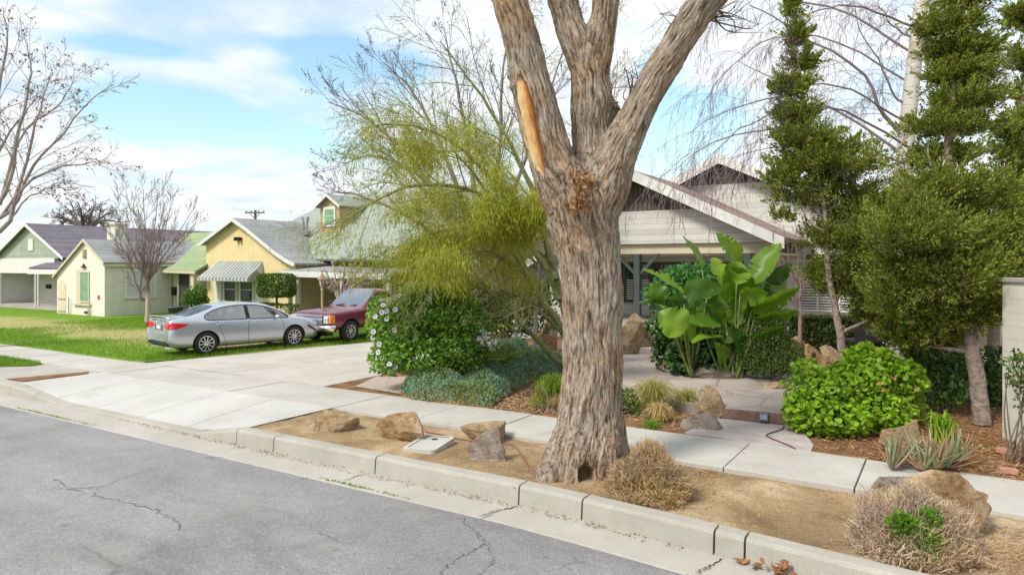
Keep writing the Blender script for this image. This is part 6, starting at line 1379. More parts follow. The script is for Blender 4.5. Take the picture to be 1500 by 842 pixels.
def grey_house():
    root = thing('grey_house', (-46, 21, 0), 'sage green gabled house with dark shingle roof and shaded porch, farthest left', 'house')
    y0 = 20.0; pk = (-46.7, 5.1); s = .46; re = (-42.2, 5.1 - s * 4.5); le = (-53, 5.1 - s * 6.3)
    mb = MB(); zb = 3.05; mb.prism([(-52.4, y0, zb - .6), (-42.5, y0, zb), (pk[0], y0, pk[1] - .12)], (0, .2, 0)); mb.build('gable_wall', M['sage'], root)
    rf = MB(); gable_roof_half(rf, pk, re, y0 - .25, 33, .1); gable_roof_half(rf, pk, le, y0 - .25, 33, .1); rf.slab([(-44.5, y0 - 1.0, 2.45), (-40.6, y0 - 1.0, 2.42), (-41.2, 24, 4.0), (-44.5, 24, 4.0)], .1); rf.build('roof', M['slate'], root)
    bg = MB(); barge(bg, (pk[0], pk[1] - .002), (re[0] + .01, re[1] - .01), y0 - .3, .16, .05); barge(bg, (pk[0], pk[1] - .002), (le[0] - .01, le[1] - .01), y0 - .3, .16, .05); bg.build('bargeboard', M['white'], root)
    mb = MB(); mb.box(-52.5, -43.6, y0 - .06, y0 + .2, 2.1, 3.0); mb.build('porch_header', M['white'], root)
    mb = MB(); mb.box(-44.6, -40.62, y0 - 1.03, y0 - .98, 2.08, 2.34); mb.build('porch_fascia', M['white'], root)
    mb = MB(); mb.box(-46.8, -46.2, y0 - .05, y0 - .003, 3.45, 4.15); mb.build('attic_vent', M['white'], root)
    mb = MB(); mb.box(-52.5, -41.0, y0 + 1.8, 33, -.1, 2.9); mb.build('back_wall', M['stucco'], root)
    mb = MB(); mb.box(-52.5, -50.6, y0 - .02, y0 + 1.8, -.1, 2.1); mb.build('front_wall', M['white'], root)
    for x in (-50.5, -45.9, -45.55): mb = MB(); mb.box(x - .05, x + .05, y0 - .06, y0 + .04, .1, 2.1); mb.build('porch_post', M['white'], root)
    mb = MB(); mb.box(-50.4, -42, y0 - .2, y0 + 1.8, -.1, .18); mb.build('porch_floor', M['gutter'], root)
    mb = MB(); mb.box(-46.1, -45.2, y0 + 1.74, y0 + 1.797, .2, 2.2); mb.build('door', M['dark'], root)
    window(root, 'f', -44.3, -43.3, .9, 2.0, y0 + 1.797, 'white', 'greenpane', (0, 0), .07, .05)
    mb = MB(); mb.box(-48.6, -48.0, y0 + 1.72, y0 + 1.797, 1.1, 1.35); mb.build('mailbox', M['dark'], root)
grey_house()

# ------------------------------------------------------------------ block wall, small garden things
def block_wall():
    t = NT('painted_block'); v = t.coord(); br = t.n('ShaderNodeTexBrick'); t.set(br.inputs['Vector'], v); br.inputs['Scale'].default_value = 1; br.inputs['Brick Width'].default_value = .4; br.inputs['Row Height'].default_value = .2; br.inputs['Mortar Size'].default_value = .008
    br.inputs['Color1'].default_value = (.58, .56, .50, 1); br.inputs['Color2'].default_value = (.62, .60, .54, 1); br.inputs['Mortar'].default_value = (.50, .48, .42, 1)
    c = t.mix(br.outputs[0], (.36, .33, .27), t.math('MULTIPLY', t.ramp(t.noise(v, 1.3, 6, .7), [(.48, 0), (.75, 1)]), .5)); m = t.pbr(c, .9, t.bump(br.outputs['Fac'], -.5, .01, t.bump(t.noise(v, 45, 4), .4, .008)), spec=.15)
    p0, p1 = G(1468, 640, .0), G(1500, 654, .0); d = (p1 - p0).normalized(); L = 2.6; z1 = 2.44
    mb = MB(); mb.box(0, L, 0, z1, 0, .2); me = mb.mesh('wall'); o = link('wall', me, m); b = o.modifiers.new('b', 'BEVEL'); b.width = .008; b.segments = 2
    # mesh x along the wall, mesh y up, mesh z away from the path
    n = Vector((-d.y, d.x, 0)); n = n if n.x > 0 else -n
    root = thing('block_wall', p0, 'pale painted concrete block wall at the right edge of the garden', 'wall')
    Mx = Matrix(((d.x, 0, n.x, 0), (d.y, 0, n.y, 0), (0, 1, 0, -.1), (0, 0, 0, 1)))
    o.parent = root; o.matrix_local = Mx
    mb = MB(); mb.box(-.03, L + .03, z1, z1 + .07, -.03, .23); me = mb.mesh('cap'); o = link('cap', me, M['kerb']); o.parent = root; o.matrix_local = Mx; b = o.modifiers.new('b', 'BEVEL'); b.width = .012; b.segments = 2
block_wall()

def mesh_chair():
    c = D(1272, 512, 17.0); c.z = .38; root = thing('garden_chair', c, 'black woven garden chair seen from behind among the boulders', 'chair', rz=TH + .1); wv = NT('woven_black'); v = wv.coord(); ck = wv.n('ShaderNodeTexChecker'); wv.set(ck.inputs[0], v); ck.inputs['Scale'].default_value = 22; ck.inputs[1].default_value = (.012, .012, .012, 1); ck.inputs[2].default_value = (.035, .032, .03, 1); wm = wv.pbr(ck.outputs[0], .6)
    b = M['dark']; mb = MB(); mb.box(-.36, .36, -.03, .03, .30, .95); mb.build('backrest', wm, root, bevel=.025, inv=False)
    mb = MB(); mb.box(-.34, .34, .035, .6, .30, .37); mb.build('seat', wm, root, bevel=.02, inv=False)
    for sx in (-1, 1):
        mb = MB(); mb.box(sx * .37 - .03, sx * .37 + .03, -.02, .6, .56, .62); mb.build('armrest', wm, root, bevel=.01, inv=False)
        for y in (.0, .56): mb = MB(); mb.box(sx * .34 - .025, sx * .34 + .025, y - .025, y + .025, 0, .30 if y else .30); mb.build('leg', b, root, inv=False)
mesh_chair()
c = D(1192, 503, 15.6); c.z = .34; root = thing('garden_figurine', c, 'little dark capped figurine standing on the tan boulders', 'figurine', rz=TH)
mb = MB(); mb.lathe([(.05, -.22), (.08, -.1), (.085, .0), (.07, .12), (.03, .17), (.045, .2), (.05, .25), (.035, .3), (.001, .32)], 12); mb.build('body', plain('figurine_brown', (.10, .06, .045), .6), root, True, inv=False)
mb = MB(); mb.box(-.05, .05, -.095, -.07, -.16, -.02); mb.build('apron', M['white'], root, bevel=.01, inv=False)

def lantern():
    c = D(472, 470, 27.0); c.z = 0; root = thing('lamp_post', c, 'cream garden lamp post with six sided lantern by the pickup', 'lamp'); mt = plain('lamp_cream', (.48, .38, .22), .5)
    z0 = CAMH - 27 * (446 - HY) / F
    mb = MB(); mb.lathe([(.09, 0), (.09, .15), (.05, .2), (.045, z0 + .55), (.07, z0 + .6), (.03, z0 + .66)], 10); mb.build('post', mt, root, True, inv=False)
    zt = z0 + .66; mb = MB(); mb.lathe([(.07, zt), (.15, zt + .30)], 6); mb.build('lantern_glass', plain('lantern_glass', (.50, .42, .36), .2, .3, 8), root, inv=False)
    mb = MB(); mb.lathe([(.20, zt + .31), (.12, zt + .42), (.03, zt + .52), (.03, zt + .56), (.001, zt + .57)], 6)
    for k in range(6):
        a = k * math.pi / 3; mb.bar((.075 * math.cos(a), .075 * math.sin(a), zt), (.157 * math.cos(a), .157 * math.sin(a), zt + .31), .018, .018)
    mb.build('lantern_cap', plain('lamp_copper', (.30, .18, .12), .45), root, inv=False)
    mb = MB(); mb.box(-.05, .75, -.02, .02, .85, .9); mb.box(-.05, .75, -.02, .02, .45, .5); mb.box(.7, .76, -.03, .03, 0, .95); mb.build('rail', mt, root, inv=False)
lantern()
def utility_pole():
    Y = 75; c = D(374, 400, Y); c.z = 0; zt = CAMH + Y * (HY - 308) / F; root = thing('utility_pole', c, 'wooden utility pole with crossarm rising behind the yellow house', 'pole', rz=TH); m = plain('pole_wood', (.14, .11, .09), .9)
    mb = MB(); mb.lathe([(.18, 0), (.14, zt)], 10); mb.build('pole', m, root, inv=False); mb = MB(); mb.box(-1.05, 1.05, -.2, -.08, zt - .35, zt - .2); mb.bar((-.6, -.14, zt - .3), (0, -.14, zt - .9), .06, .06); mb.bar((.6, -.14, zt - .3), (0, -.14, zt - .9), .06, .06); ar = mb.build('crossarm', m, root, inv=False)
    mb = MB()
    for x in (-.95, -.4, .4, .95): mb.lathe([(.05, zt - .2), (.06, zt - .08), (.03, zt - .02)], 8, (x, -.14, 0))
    mb.build('insulator', m, root, inv=False)
utility_pole()
# topiary, hedge under it, round shrub
tl = leafm('topiary_leaf', [(.035, .075, .012), (.075, .13, .018), (.12, .18, .03), (.05, .10, .014)], .25)
Y = 31; base = D(405, 462, Y); base.z = 0
rng = np.random.default_rng(120); root = thing('topiary_tree', base, 'clipped drum shaped topiary on a bare stem before the yellow wall', 'tree')
n = 5200; th_ = rng.random(n) * 2 * math.pi; top = rng.random(n); cz = CAMH - Y * (418 - HY) / F; Rr, Hh = 27 * Y / F, 16.5 * Y / F
q = rng.random(n) * 2 - 1; rad = np.where(rng.random(n) < .65, 1 - .15 * rng.random(n), np.sqrt(rng.random(n))); cap = q
rad = np.where(np.abs(q) > .85, np.sqrt(rng.random(n)), rad); rr_ = Rr * rad * (1 - .22 * np.abs(cap) ** 6); zz = cz + Hh * cap
P_ = np.column_stack([base.x + rr_ * np.cos(th_), base.y + rr_ * np.sin(th_), zz]); P_ += (.05 * fbm(P_ * 4, 2, 3))[:, None] * rdir(n, rng)
dn = np.column_stack([np.cos(th_), np.sin(th_), cap * 1.0]); lf = Leaves(); lf.add(cards(P_, dn + rdir(n, rng), rdir(n, rng) + dn, rng.uniform(.06, .1, n), .05, BROAD)); lf.build('foliage', tl, root)
mb = MB(); mb.tube([base, base + Vector((.03, 0, .5)), Vector((base.x, base.y, cz))], [.07, .05, .05], 8); mb.build('trunk', M['dark'] if False else plain('topiary_stem', (.15, .1, .07), .9), root)
a_ = D(378, 470, 31.5); b_ = D(430, 470, 30.3); a_.z = b_.z = 0; boxbush('hedge', 'small square clipped hedge beneath the topiary drum', 'hedge', a_, b_, .7, 0, .85, 2600, .08, tl, 121)
bush('shrub', 'rounded green shrub at the corner between the entry wing and the yellow house', 'shrub', Vector((*D(288, 460, 34)[:2], 0)), [px_blob(x, y, rx, ry, 34) for x, y, rx, ry in [(288, 432, 16, 14), (280, 440, 14, 10), (297, 445, 10, 14)]], 1700, .10, .07, leafm('round_leaf', [(.04, .11, .015), (.08, .18, .02), (.13, .25, .04)], .3), 122)
c = D(257, 452, 34); c.z = 0; root = thing('planter_box', c, 'dark grey tub by the screen door of the white house', 'planter', rz=TH); mb = MB(); mb.lathe([(.25, 0), (.34, .5), (.36, .5), (.36, .56), (.3, .56), (.28, .5)], 16); mb.build('tub', plain('tub_grey', (.10, .11, .13), .5), root, True, inv=False); mb = MB(); mb.lathe([(.295, .50), (.2, .54), (.001, .55)], 16); mb.build('soil', M['mulch'], root, inv=False)
# dark bits of deep planting behind the palo verde
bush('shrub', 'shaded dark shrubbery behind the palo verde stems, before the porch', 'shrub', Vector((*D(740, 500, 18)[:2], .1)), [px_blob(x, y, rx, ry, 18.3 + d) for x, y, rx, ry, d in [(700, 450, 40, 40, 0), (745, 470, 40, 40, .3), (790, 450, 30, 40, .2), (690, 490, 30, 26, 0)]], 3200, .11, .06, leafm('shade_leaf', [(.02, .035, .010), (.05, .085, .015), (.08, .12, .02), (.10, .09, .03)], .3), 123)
for (x0, y0_, x1, y1_, Y, r0, lab) in [(694, 512, 682, 405, 15.6, .10, 'pale straight thin trunk left of the palo verde stems'), (779, 527, 786, 440, 16.6, .06, 'thin spotted white trunk behind the palo verde fork'), ]:
    b0, b1 = D(x0, y0_ + 8, Y), D(x1, y1_, Y); root = thing('slender_tree', b0, lab, 'tree'); mb = MB(); mb.tube(spline([b0, (b0 + b1) / 2 + Vector((.03, 0, 0)), b1, b1 + (b1 - b0) * .6], 14), np.linspace(r0, r0 * .45, 14), 10); mb.build('trunk', M['palespot'] if 'palespot' in M else palebark, root, True)
    rg = np.random.default_rng(int(x0)); tw = Twigs(rg); Q = spline([b1, b1 + (b1 - b0) * .6 + Vector((.1, 0, 0))], 8); tw.branch(Q, r0 * .4, .01, 5); tw.kids(Q, 1.4, r0 * .35, .01, 0, dict(levels=3, n=[6, 4], ang=.6, ratio=.5, up=[.05, 0], wob=.1, rmin=.005, sides=[5, 4, 3], t0=.2, seg=5)); tw.T.build('crown', greytw, root)

# ------------------------------------------------------------------ vehicles
def car_glass(name, tint, base=.16):
    t = NT(name); tr = t.n('ShaderNodeBsdfTransparent'); tr.inputs[0].default_value = (*tint, 1); gl = t.n('ShaderNodeBsdfGlossy'); gl.inputs['Roughness'].default_value = .02
    lw = t.n('ShaderNodeFresnel'); lw.inputs[0].default_value = 1.6; f = t.math('MULTIPLY_ADD', lw.outputs[0], .9, base, clamp=True)
    mx = t.n('ShaderNodeMixShader'); t.set(mx.inputs[0], f); t.set(mx.inputs[1], tr.outputs[0]); t.set(mx.inputs[2], gl.outputs[0]); t.set(t.out.inputs[0], mx.outputs[0]); return t.m
def carpaint(name, col, metal=.6, rough=.28, flake=True):
    t = NT(name); v = t.coord(); c = t.mix(tuple(x * .94 for x in col), tuple(min(1, x * 1.05) for x in col), t.noise(v, 1.2, 3)); dust = t.ramp(t.sep(v)[2], [(.2, .5), (.55, 0)])
    c = t.mix(c, (.36, .33, .28), t.math('MULTIPLY', dust, t.noise(v, 8, 4))); return t.pbr(c, rough, None, metal, .5, .8)
BLK = plain('trim_black', (.015, .015, .017), .45); TYRE = plain('tyre_rubber', (.022, .021, .021), .8, .3, 30); ALLOY = plain('alloy', (.62, .63, .65), .25, .05, 5, metal=.9); CHROME = plain('chrome', (.78, .78, .78), .12, .05, 4, metal=1)
REDL = plain('red_lens', (.55, .015, .02), .12, .2, 25, spec=.7); CLEARL = plain('clear_lens', (.6, .62, .64), .1, .2, 22, spec=.7, metal=.4); AMBER = plain('amber_lens', (.75, .22, .02), .15, .15, 20, spec=.6); PLATE = plain('plate_white', (.7, .7, .7), .5)
SEATM = plain('seat_cloth', (.10, .10, .105), .9)
def ring(x, zb, w, zs, deck=None, cabin=None, zmid=.64, dx=(0,) * 11):
    P = [(0, zb), (.76 * w, zb), (.94 * w, zb + .05), (.995 * w, zb + .24), (w, zmid), (.972 * w, zs)]
    if deck is not None: P += [(.915 * w, deck - .03), (.83 * w, deck - .002), (.70 * w, deck + .006), (.35 * w, deck + .018), (0, deck + .022)]
    else:
        zb_, yt, zt, yr, zr = cabin; P += [(.93 * w, zb_), (yt, zt), (yr, (zt + zr) / 2 + .022), (yr * .52, zr - .008), (0, zr)]
    return [(x + d, y, z) for (y, z), d in zip(P, dx)]
def loft(rings, paint, matfn, arches, rad, wbody):
    """half rings mirrored to a closed body; returns evaluated mesh with material slots (0 paint 1 windscreen 2 side 3 rear 4 black 5 liner)"""
    K = 11; n = len(rings); vs = []; idx = {}
    for i, r_ in enumerate(rings):
        for k, (x, y, z) in enumerate(r_):
            idx[i, k, 1] = len(vs); vs.append((x, -y, z))
            if 0 < k < K - 1: idx[i, k, -1] = len(vs); vs.append((x, y, z))
            else: idx[i, k, -1] = idx[i, k, 1]
    fs, ms = [], []
    for i in range(n - 1):
        for k in range(K - 1):
            for s in (1, -1):
                f = (idx[i, k, s], idx[i + 1, k, s], idx[i + 1, k + 1, s], idx[i, k + 1, s]); fs.append(f if s == 1 else f[::-1]); ms.append(matfn(i, k))
    for i in (0, n - 1):
        for k in range(K - 1):
            if k in (0,): pass
        loop = [idx[i, k, 1] for k in range(K)] + [idx[i, k, -1] for k in range(K - 2, 0, -1)]
        # strips across keep the end cap made of quads
        for k in range(K - 1):
            a, b, c, d = idx[i, k, 1], idx[i, k + 1, 1], idx[i, k + 1, -1], idx[i, k, -1]
            f = [a, b, c, d]; g = []
            for q in f:
                if q not in g: g.append(q)
            fs.append(tuple(g) if i == 0 else tuple(g[::-1])); ms.append(0)
    me = bpy.data.meshes.new('tmp'); me.from_pydata(vs, [], fs); me.polygons.foreach_set('material_index', ms)
    bm = bmesh.new(); bm.from_mesh(me); bmesh.ops.recalc_face_normals(bm, faces=bm.faces)
    cl = bm.edges.layers.float.new('crease_edge')
    for e in bm.edges:
        mm = {f.material_index for f in e.link_faces}
        if len(mm) > 1: e[cl] = .55
    bm.to_mesh(me); bm.free()
    for q in range(6): me.materials.append(bpy.data.materials.get('tmpm%d' % q) or bpy.data.materials.new('tmpm%d' % q))
    o = bpy.data.objects.new('tmp', me); COL.objects.link(o); sb = o.modifiers.new('s', 'SUBSURF'); sb.levels = sb.render_levels = 3
    cut = []
    for (ax, az) in arches:
        mb = MB(); mb.lathe([(rad, -wbody * 1.2), (rad, -wbody + .34)], 48, (ax, 0, az), 'y'); mb.lathe([(rad, wbody - .34), (rad, wbody * 1.2)], 48, (ax, 0, az), 'y')
        cm = mb.mesh('cut'); cm.materials.clear()
        for q in range(6): cm.materials.append(bpy.data.materials['tmpm%d' % q])
        cm.polygons.foreach_set('material_index', [5] * len(cm.polygons)); c = bpy.data.objects.new('cut', cm); COL.objects.link(c); cut.append(c)
        b = o.modifiers.new('b', 'BOOLEAN'); b.operation = 'DIFFERENCE'; b.object = c; b.solver = 'EXACT'
    dg = bpy.context.evaluated_depsgraph_get(); dg.update(); out = bpy.data.meshes.new_from_object(o.evaluated_get(dg)); bpy.data.objects.remove(o)
    for c in cut: bpy.data.objects.remove(c)
    return out
def trim(me, parent):
    '''thin black rubber round a pane'''
    bm = bmesh.new(); bm.from_mesh(me); ed = {}
    for e in bm.edges:
        if len(e.link_faces) == 1:
            a, b = e.verts; ed.setdefault(a.index, []).append(b.index); ed.setdefault(b.index, []).append(a.index)
    if not ed: bm.free(); return
    bm.verts.ensure_lookup_table(); st = next(iter(ed)); loop = [st]; prev = None; cur = st
    while True:
        nx = [q for q in ed[cur] if q != prev]
        if not nx or nx[0] == st: break
        prev, cur = cur, nx[0]; loop.append(cur)
        if len(loop) > 4000: break
    pts = [bm.verts[i].co.copy() for i in loop]; pts = pts[::2] + [pts[0]]; bm.free()
    mb = MB(); mb.tube(pts, .014, 6); mb.build('window_trim', BLK, parent, True, inv=False)
def split(me, root, spec, paint):
    """spec: material index -> (part name, material, split into left and right)"""
    for mi, (nm, mat, lr) in spec.items():
        for side in ((1, -1) if lr else (0,)):
            bm = bmesh.new(); bm.from_mesh(me); kill = [f for f in bm.faces if (f.material_index not in (mi if isinstance(mi, tuple) else (mi,))) or (side and f.calc_center_median().y * side < 0)]
            bmesh.ops.delete(bm, geom=kill, context='FACES')
            if not bm.faces: bm.free(); continue
            m2 = bpy.data.meshes.new(nm)
            mm = list(mat) if isinstance(mat, (list, tuple)) else [mat]
            for f in bm.faces: f.smooth = True; f.material_index = {5: 1, 4: 2}.get(f.material_index, 0) if len(mm) > 1 else 0
            if isinstance(mi, int) and lr and mi == 2:      # each pane its own part: loose islands
                left = set(bm.faces)
                while left:
                    st = [left.pop()]; isl = set(st)
                    while st:
                        f = st.pop()
                        for e in f.edges:
                            for g in e.link_faces:
                                if g in left: left.discard(g); isl.add(g); st.append(g)
                    b2 = bm.copy(); ids = {f.index for f in isl}; b2.faces.ensure_lookup_table(); bm.faces.index_update()
                    ids = {f.index for f in isl}; b2.faces.index_update(); bmesh.ops.delete(b2, geom=[f for f in b2.faces if f.index not in ids], context='FACES'); m3 = bpy.data.meshes.new(nm); b2.to_mesh(m3); b2.free(); m3.materials.clear(); o3 = link(nm, m3, mm, root, False); trim(m3, o3)
                bm.free(); continue
            bm.to_mesh(m2); bm.free(); ix = [p.material_index for p in m2.polygons]; m2.materials.clear(); link(nm, m2, mm, root, False); m2.polygons.foreach_set('material_index', ix); m2.update()
def project(bvh, poly, plane, sgn, off, sub=10):
    """polygon (2d) dropped on to the body; plane 'side' (x,z, along y) or 'end' (y,z, along x)"""
    P = np.array(poly, float); lo, hi = P.min(0), P.max(0); bm = bmesh.new(); bm.faces.new([bm.verts.new((x, y, 0)) for x, y in poly])
    for ax in (0, 1):
        for q in range(1, sub):
            c = lo[ax] + (hi[ax] - lo[ax]) * q / sub; co_ = [0, 0, 0]; co_[ax] = c; no = [0, 0, 0]; no[ax] = 1
            bmesh.ops.bisect_plane(bm, geom=bm.verts[:] + bm.edges[:] + bm.faces[:], plane_co=co_, plane_no=no)
    for v in bm.verts:
        a, b = v.co.x, v.co.y
        if plane == 'side': o_, d = Vector((a, 3 * sgn, b)), Vector((0, -sgn, 0))
        else: o_, d = Vector((4 * sgn, a, b)), Vector((-sgn, 0, 0))
        h = bvh.ray_cast(o_, d); p = h[0] if h[0] is not None else (Vector((a, .8 * sgn, b)) if plane == 'side' else Vector((2.3 * sgn, a, b)))
        v.co = p - d * off
    bmesh.ops.recalc_face_normals(bm, faces=bm.faces); me = bpy.data.meshes.new('p'); bm.to_mesh(me); bm.free(); me.polygons.foreach_set('use_smooth', [True] * len(me.polygons)); return me
def pj(bvh, name, poly, plane, sgn, off, mat, root, sub=10, th=.006):
    me = project(bvh, poly, plane, sgn, off, sub); me.name = name; o = link(name, me, mat, root, False); s = o.modifiers.new('t', 'SOLIDIFY'); s.thickness = th; s.offset = 0; return o
def strip_poly(pts, w):
    P = spline([(x, z, 0) for x, z in pts], 14)[:, :2]; T = nrm(np.gradient(P, axis=0)); N_ = np.stack([-T[:, 1], T[:, 0]], 1) * w / 2; return [tuple(p) for p in P + N_] + [tuple(p) for p in (P - N_)[::-1]]
def wheel(root, x, y, r, wd, sgn, spokes=10, rimr=.66, mat=None):
    h = bpy.data.objects.new('wheel', None); COL.objects.link(h); h.parent = root; h.location = (x, y, r); h.empty_display_size = .1
    if sgn < 0: pass
    mb = MB(); a = wd / 2; mb.lathe([(r * rimr, -a * .9), (r * .9, -a), (r * .975, -a * .82), (r, -a * .5), (r, a * .5), (r * .975, a * .82), (r * .9, a), (r * rimr, a * .9)], 40, (0, 0, 0), 'y', caps=False); mb.build('tyre', TYRE, h, True, inv=False)
    mb = MB(); R1 = r * rimr; s = sgn
    mb.lathe([(R1 * 1.02, s * a * .92), (R1 * .93, s * a * .88), (R1 * .9, s * a * .2), (R1 * .9, -s * a * .5)], 32, (0, 0, 0), 'y', caps=False)
    for k in range(spokes):
        t_ = 2 * math.pi * k / spokes; t2 = t_ + .10
        mb.bar((R1 * .16 * math.cos(t_), s * a * .72, R1 * .16 * math.sin(t_)), (R1 * .95 * math.cos(t2), s * a * .86, R1 * .95 * math.sin(t2)), R1 * .13, .02, up=(0, 1, 0))
    mb.lathe([(R1 * .24, s * a * .6), (R1 * .24, s * a * .84), (R1 * .1, s * a * .88), (.001, s * a * .88)], 16, (0, 0, 0), 'y'); mb.build('rim', mat or ALLOY, h, inv=False)
    mb = MB(); mb.lathe([(R1 * .9, s * a * .25), (.001, s * a * .25)], 24, (0, 0, 0), 'y'); mb.build('brake_disc', BLK, h, inv=False)
    return h
def sedan():
    w = thing('sedan', (0, 0, 0), 'silver four door sedan seen from behind, parked on the grass edge of the driveway', 'car')
    rings = [ring(-2.36, .46, .66, .80, deck=.98, zmid=.62), ring(-2.425, .33, .84, .86, deck=1.03, dx=(.04, .03, .0, -.02, -.01, .02, .05, .06, .05, .03, .02)), ring(-2.37, .27, .885, .90, deck=1.085, dx=(.05, .04, .02, -.0, .0, .03, .06, .045, .02, -.01, -.02)), ring(-2.15, .22, .905, .925, deck=1.095), ring(-1.84, .20, .912, .935, deck=1.105),
             ring(-1.42, .19, .915, .945, cabin=(.99, .72, 1.15, .62, 1.265)), ring(-1.02, .19, .915, .945, cabin=(.985, .655, 1.325, .565, 1.405)), ring(-.62, .19, .915, .94, cabin=(.975, .635, 1.385, .55, 1.452)), ring(-.16, .19, .915, .935, cabin=(.965, .63, 1.40, .55, 1.472)), ring(-.08, .19, .915, .935, cabin=(.965, .63, 1.40, .55, 1.472)),
             ring(.42, .19, .915, .925, cabin=(.955, .64, 1.365, .56, 1.437)), ring(.88, .19, .912, .915, cabin=(.945, .70, 1.20, .635, 1.265)), ring(1.22, .19, .91, .90, cabin=(.935, .79, 1.015, .73, 1.075)), ring(1.38, .19, .908, .885, deck=.985), ring(1.8, .2, .895, .84, deck=.925), ring(2.15, .2, .855, .75, deck=.83, zmid=.58), ring(2.36, .22, .74, .62, deck=.70, zmid=.5), ring(2.43, .30, .56, .54, deck=.60, zmid=.46)]
    def mf(i, k):
        if k == 6 and i in (5, 6, 7, 9, 10, 11): return 2
        if k == 6 and i == 8: return 4
        if k in (8, 9) and i in (4, 5): return 3
        if k in (8, 9) and i in (11, 10) : return 1
        if k in (8, 9) and i == 12: return 1
        return 0
    paint = carpaint('silver_paint', (.55, .58, .65), .75, .3); me = loft(rings, paint, mf, [(-1.3875, .335), (1.3875, .335)], .385, .915)
    bm = bmesh.new(); bm.from_mesh(me); bvh = BVHTree.FromBMesh(bm); bm.free()
    g = car_glass('car_glass', (.66, .70, .70), .30)
    split(me, w, {(0, 4, 5): ('body', [paint, BLK, BLK], False), 1: ('windscreen', g, False), 3: ('rear_window', car_glass('rear_glass', (.2, .22, .24)), False), 2: ('side_window', g, True)}, paint)
    for x in (-1.3875, 1.3875):
        for s in (-1, 1): wheel(w, x, s * .80, .335, .22, s)
    for s in (-1, 1):
        # tail lamp: wraps round the corner
        pj(bvh, 'tail_light', [(-2.43, .89), (-2.36, .985), (-2.16, .965), (-1.88, .925), (-1.95, .88), (-2.2, .80), (-2.42, .79)], 'side', s, .006, REDL, w, 12)
        pj(bvh, 'trunk_light', [(s * .40, .84), (s * .40, .91), (s * .62, .97), (s * .82, .965), (s * .84, .79), (s * .6, .79)], 'end', -1, .006, REDL, w, 10)
        for x in (-.98, .16): pj(bvh, 'door_handle', [(x - .1, .86), (x - .1, .885), (x + .1, .885), (x + .1, .86)], 'side', s, .022, paint, w, 4, .025)
        # door seams
        pj(bvh, 'door_seam', strip_poly([(-.12, .95), (-.14, .6), (-.12, .28)], .010), 'side', s, .002, BLK, w, 14, .002)
        pj(bvh, 'door_seam', strip_poly([(-1.05, .95), (-.98, .7), (-.86, .45), (-.80, .28)], .010), 'side', s, .002, BLK, w, 14, .002)
        pj(bvh, 'door_seam', strip_poly([(.98, .9), (1.02, .6), (1.0, .28)], .010), 'side', s, .002, BLK, w, 14, .002)
        pj(bvh, 'headlight', [(2.2, .72), (1.95, .80), (1.85, .79), (2.05, .68), (2.25, .62)], 'side', s, .006, CLEARL, w, 8)
        mb = MB(); mb.lathe([(.001, -.03), (.07, -.02), (.085, .04), (.05, .10), (.001, .11)], 10, (0, 0, 0), 'x'); q = mb.build('mirror', paint, w, True, inv=False); q.scale = (1, 1.25, .85); q.location = (.72, s * .98, 1.0)
        mb = MB(); mb.tube([(-.8, s * .655, 1.385), (-.3, s * .63, 1.43), (.3, s * .63, 1.41)], .006, 6)
        mb.bar((-2.2, s * .5, .26), (-2.42, s * .5, .27), .1, .05); mb.build('exhaust_tip', CHROME, w, inv=False)
    # dark lower valance, licence plate, badge, boot lip
    pj(bvh, 'bumper_valance', [(-.72, .30), (-.78, .40), (-.5, .44), (.5, .44), (.78, .40), (.72, .30)], 'end', -1, .006, BLK, w, 10)
    pj(bvh, 'plate_recess', [(-.30, .74), (-.30, .92), (.30, .92), (.30, .74)], 'end', -1, .003, plain('recess_grey', (.2, .21, .23), .4, metal=.5), w, 6)
    pl_ = pj(bvh, 'license_plate', [(-.155, .755), (-.155, .90), (.155, .90), (.155, .755)], 'end', -1, .016, PLATE, w, 3)
    pj(bvh, 'plate_border', [(-.15, .865), (-.15, .885), (.15, .885), (.15, .865)], 'end', -1, .021, plain('plate_blue', (.1, .13, .35), .5), w, 3, .003)
    mb = MB(); mb.tube([(-2.405, .11 * math.cos(t) * .75, 1.0 + .05 * math.sin(t)) for t in np.linspace(0, 2 * math.pi, 17)], .009, 6); mb.build('badge', CHROME, w, True, inv=False)
    mb = MB(); n = 13; ys = np.linspace(-.74, .74, n); rows = []
    for y in ys: e = -.05 * (abs(y) / .74) ** 2; rows += [(-2.20 + e * -1, y, 1.113 - .03 * (y / .74) ** 4), (-2.44 - e, y, 1.152 - .05 * (y / .74) ** 4), (-2.44 - e, y, 1.125 - .05 * (y / .74) ** 4), (-2.22 - e, y, 1.08)]
    mb.add(rows, [(4 * i + q, 4 * i + (q + 1) % 4, 4 * i + 4 + (q + 1) % 4, 4 * i + 4 + q) for i in range(n - 1) for q in range(4)] + [(0, 1, 2, 3), tuple(4 * (n - 1) + q for q in range(4))]); mb.build('spoiler', paint, w, True, inv=False)
    # crumpled front corner
    pj(bvh, 'damaged_bumper_gap', [(1.86, .70), (2.0, .62), (2.12, .55), (2.2, .50), (2.16, .46), (2.02, .54), (1.86, .63)], 'side', -1, .006, BLK, w, 6)
    # seats
    for x in (-.75, .25):
        for y in (-.36, .36):
            mb = MB(); mb.box(x - .12, x + .42, y - .24, y + .24, .5, .68); mb.box(x - .24, x - .08, y - .24, y + .24, .62, 1.12); q = mb.build('seat', SEATM, w, bevel=.05, inv=False); mb = MB(); mb.box(x - .24, x - .12, y - .13, y + .13, 1.15, 1.33); mb.build('headrest', SEATM, q, bevel=.04, inv=False)
    mb = MB(); mb.box(.95, 1.3, -.72, .72, .75, .96); mb.build('dashboard', BLK, w, bevel=.04, inv=False)
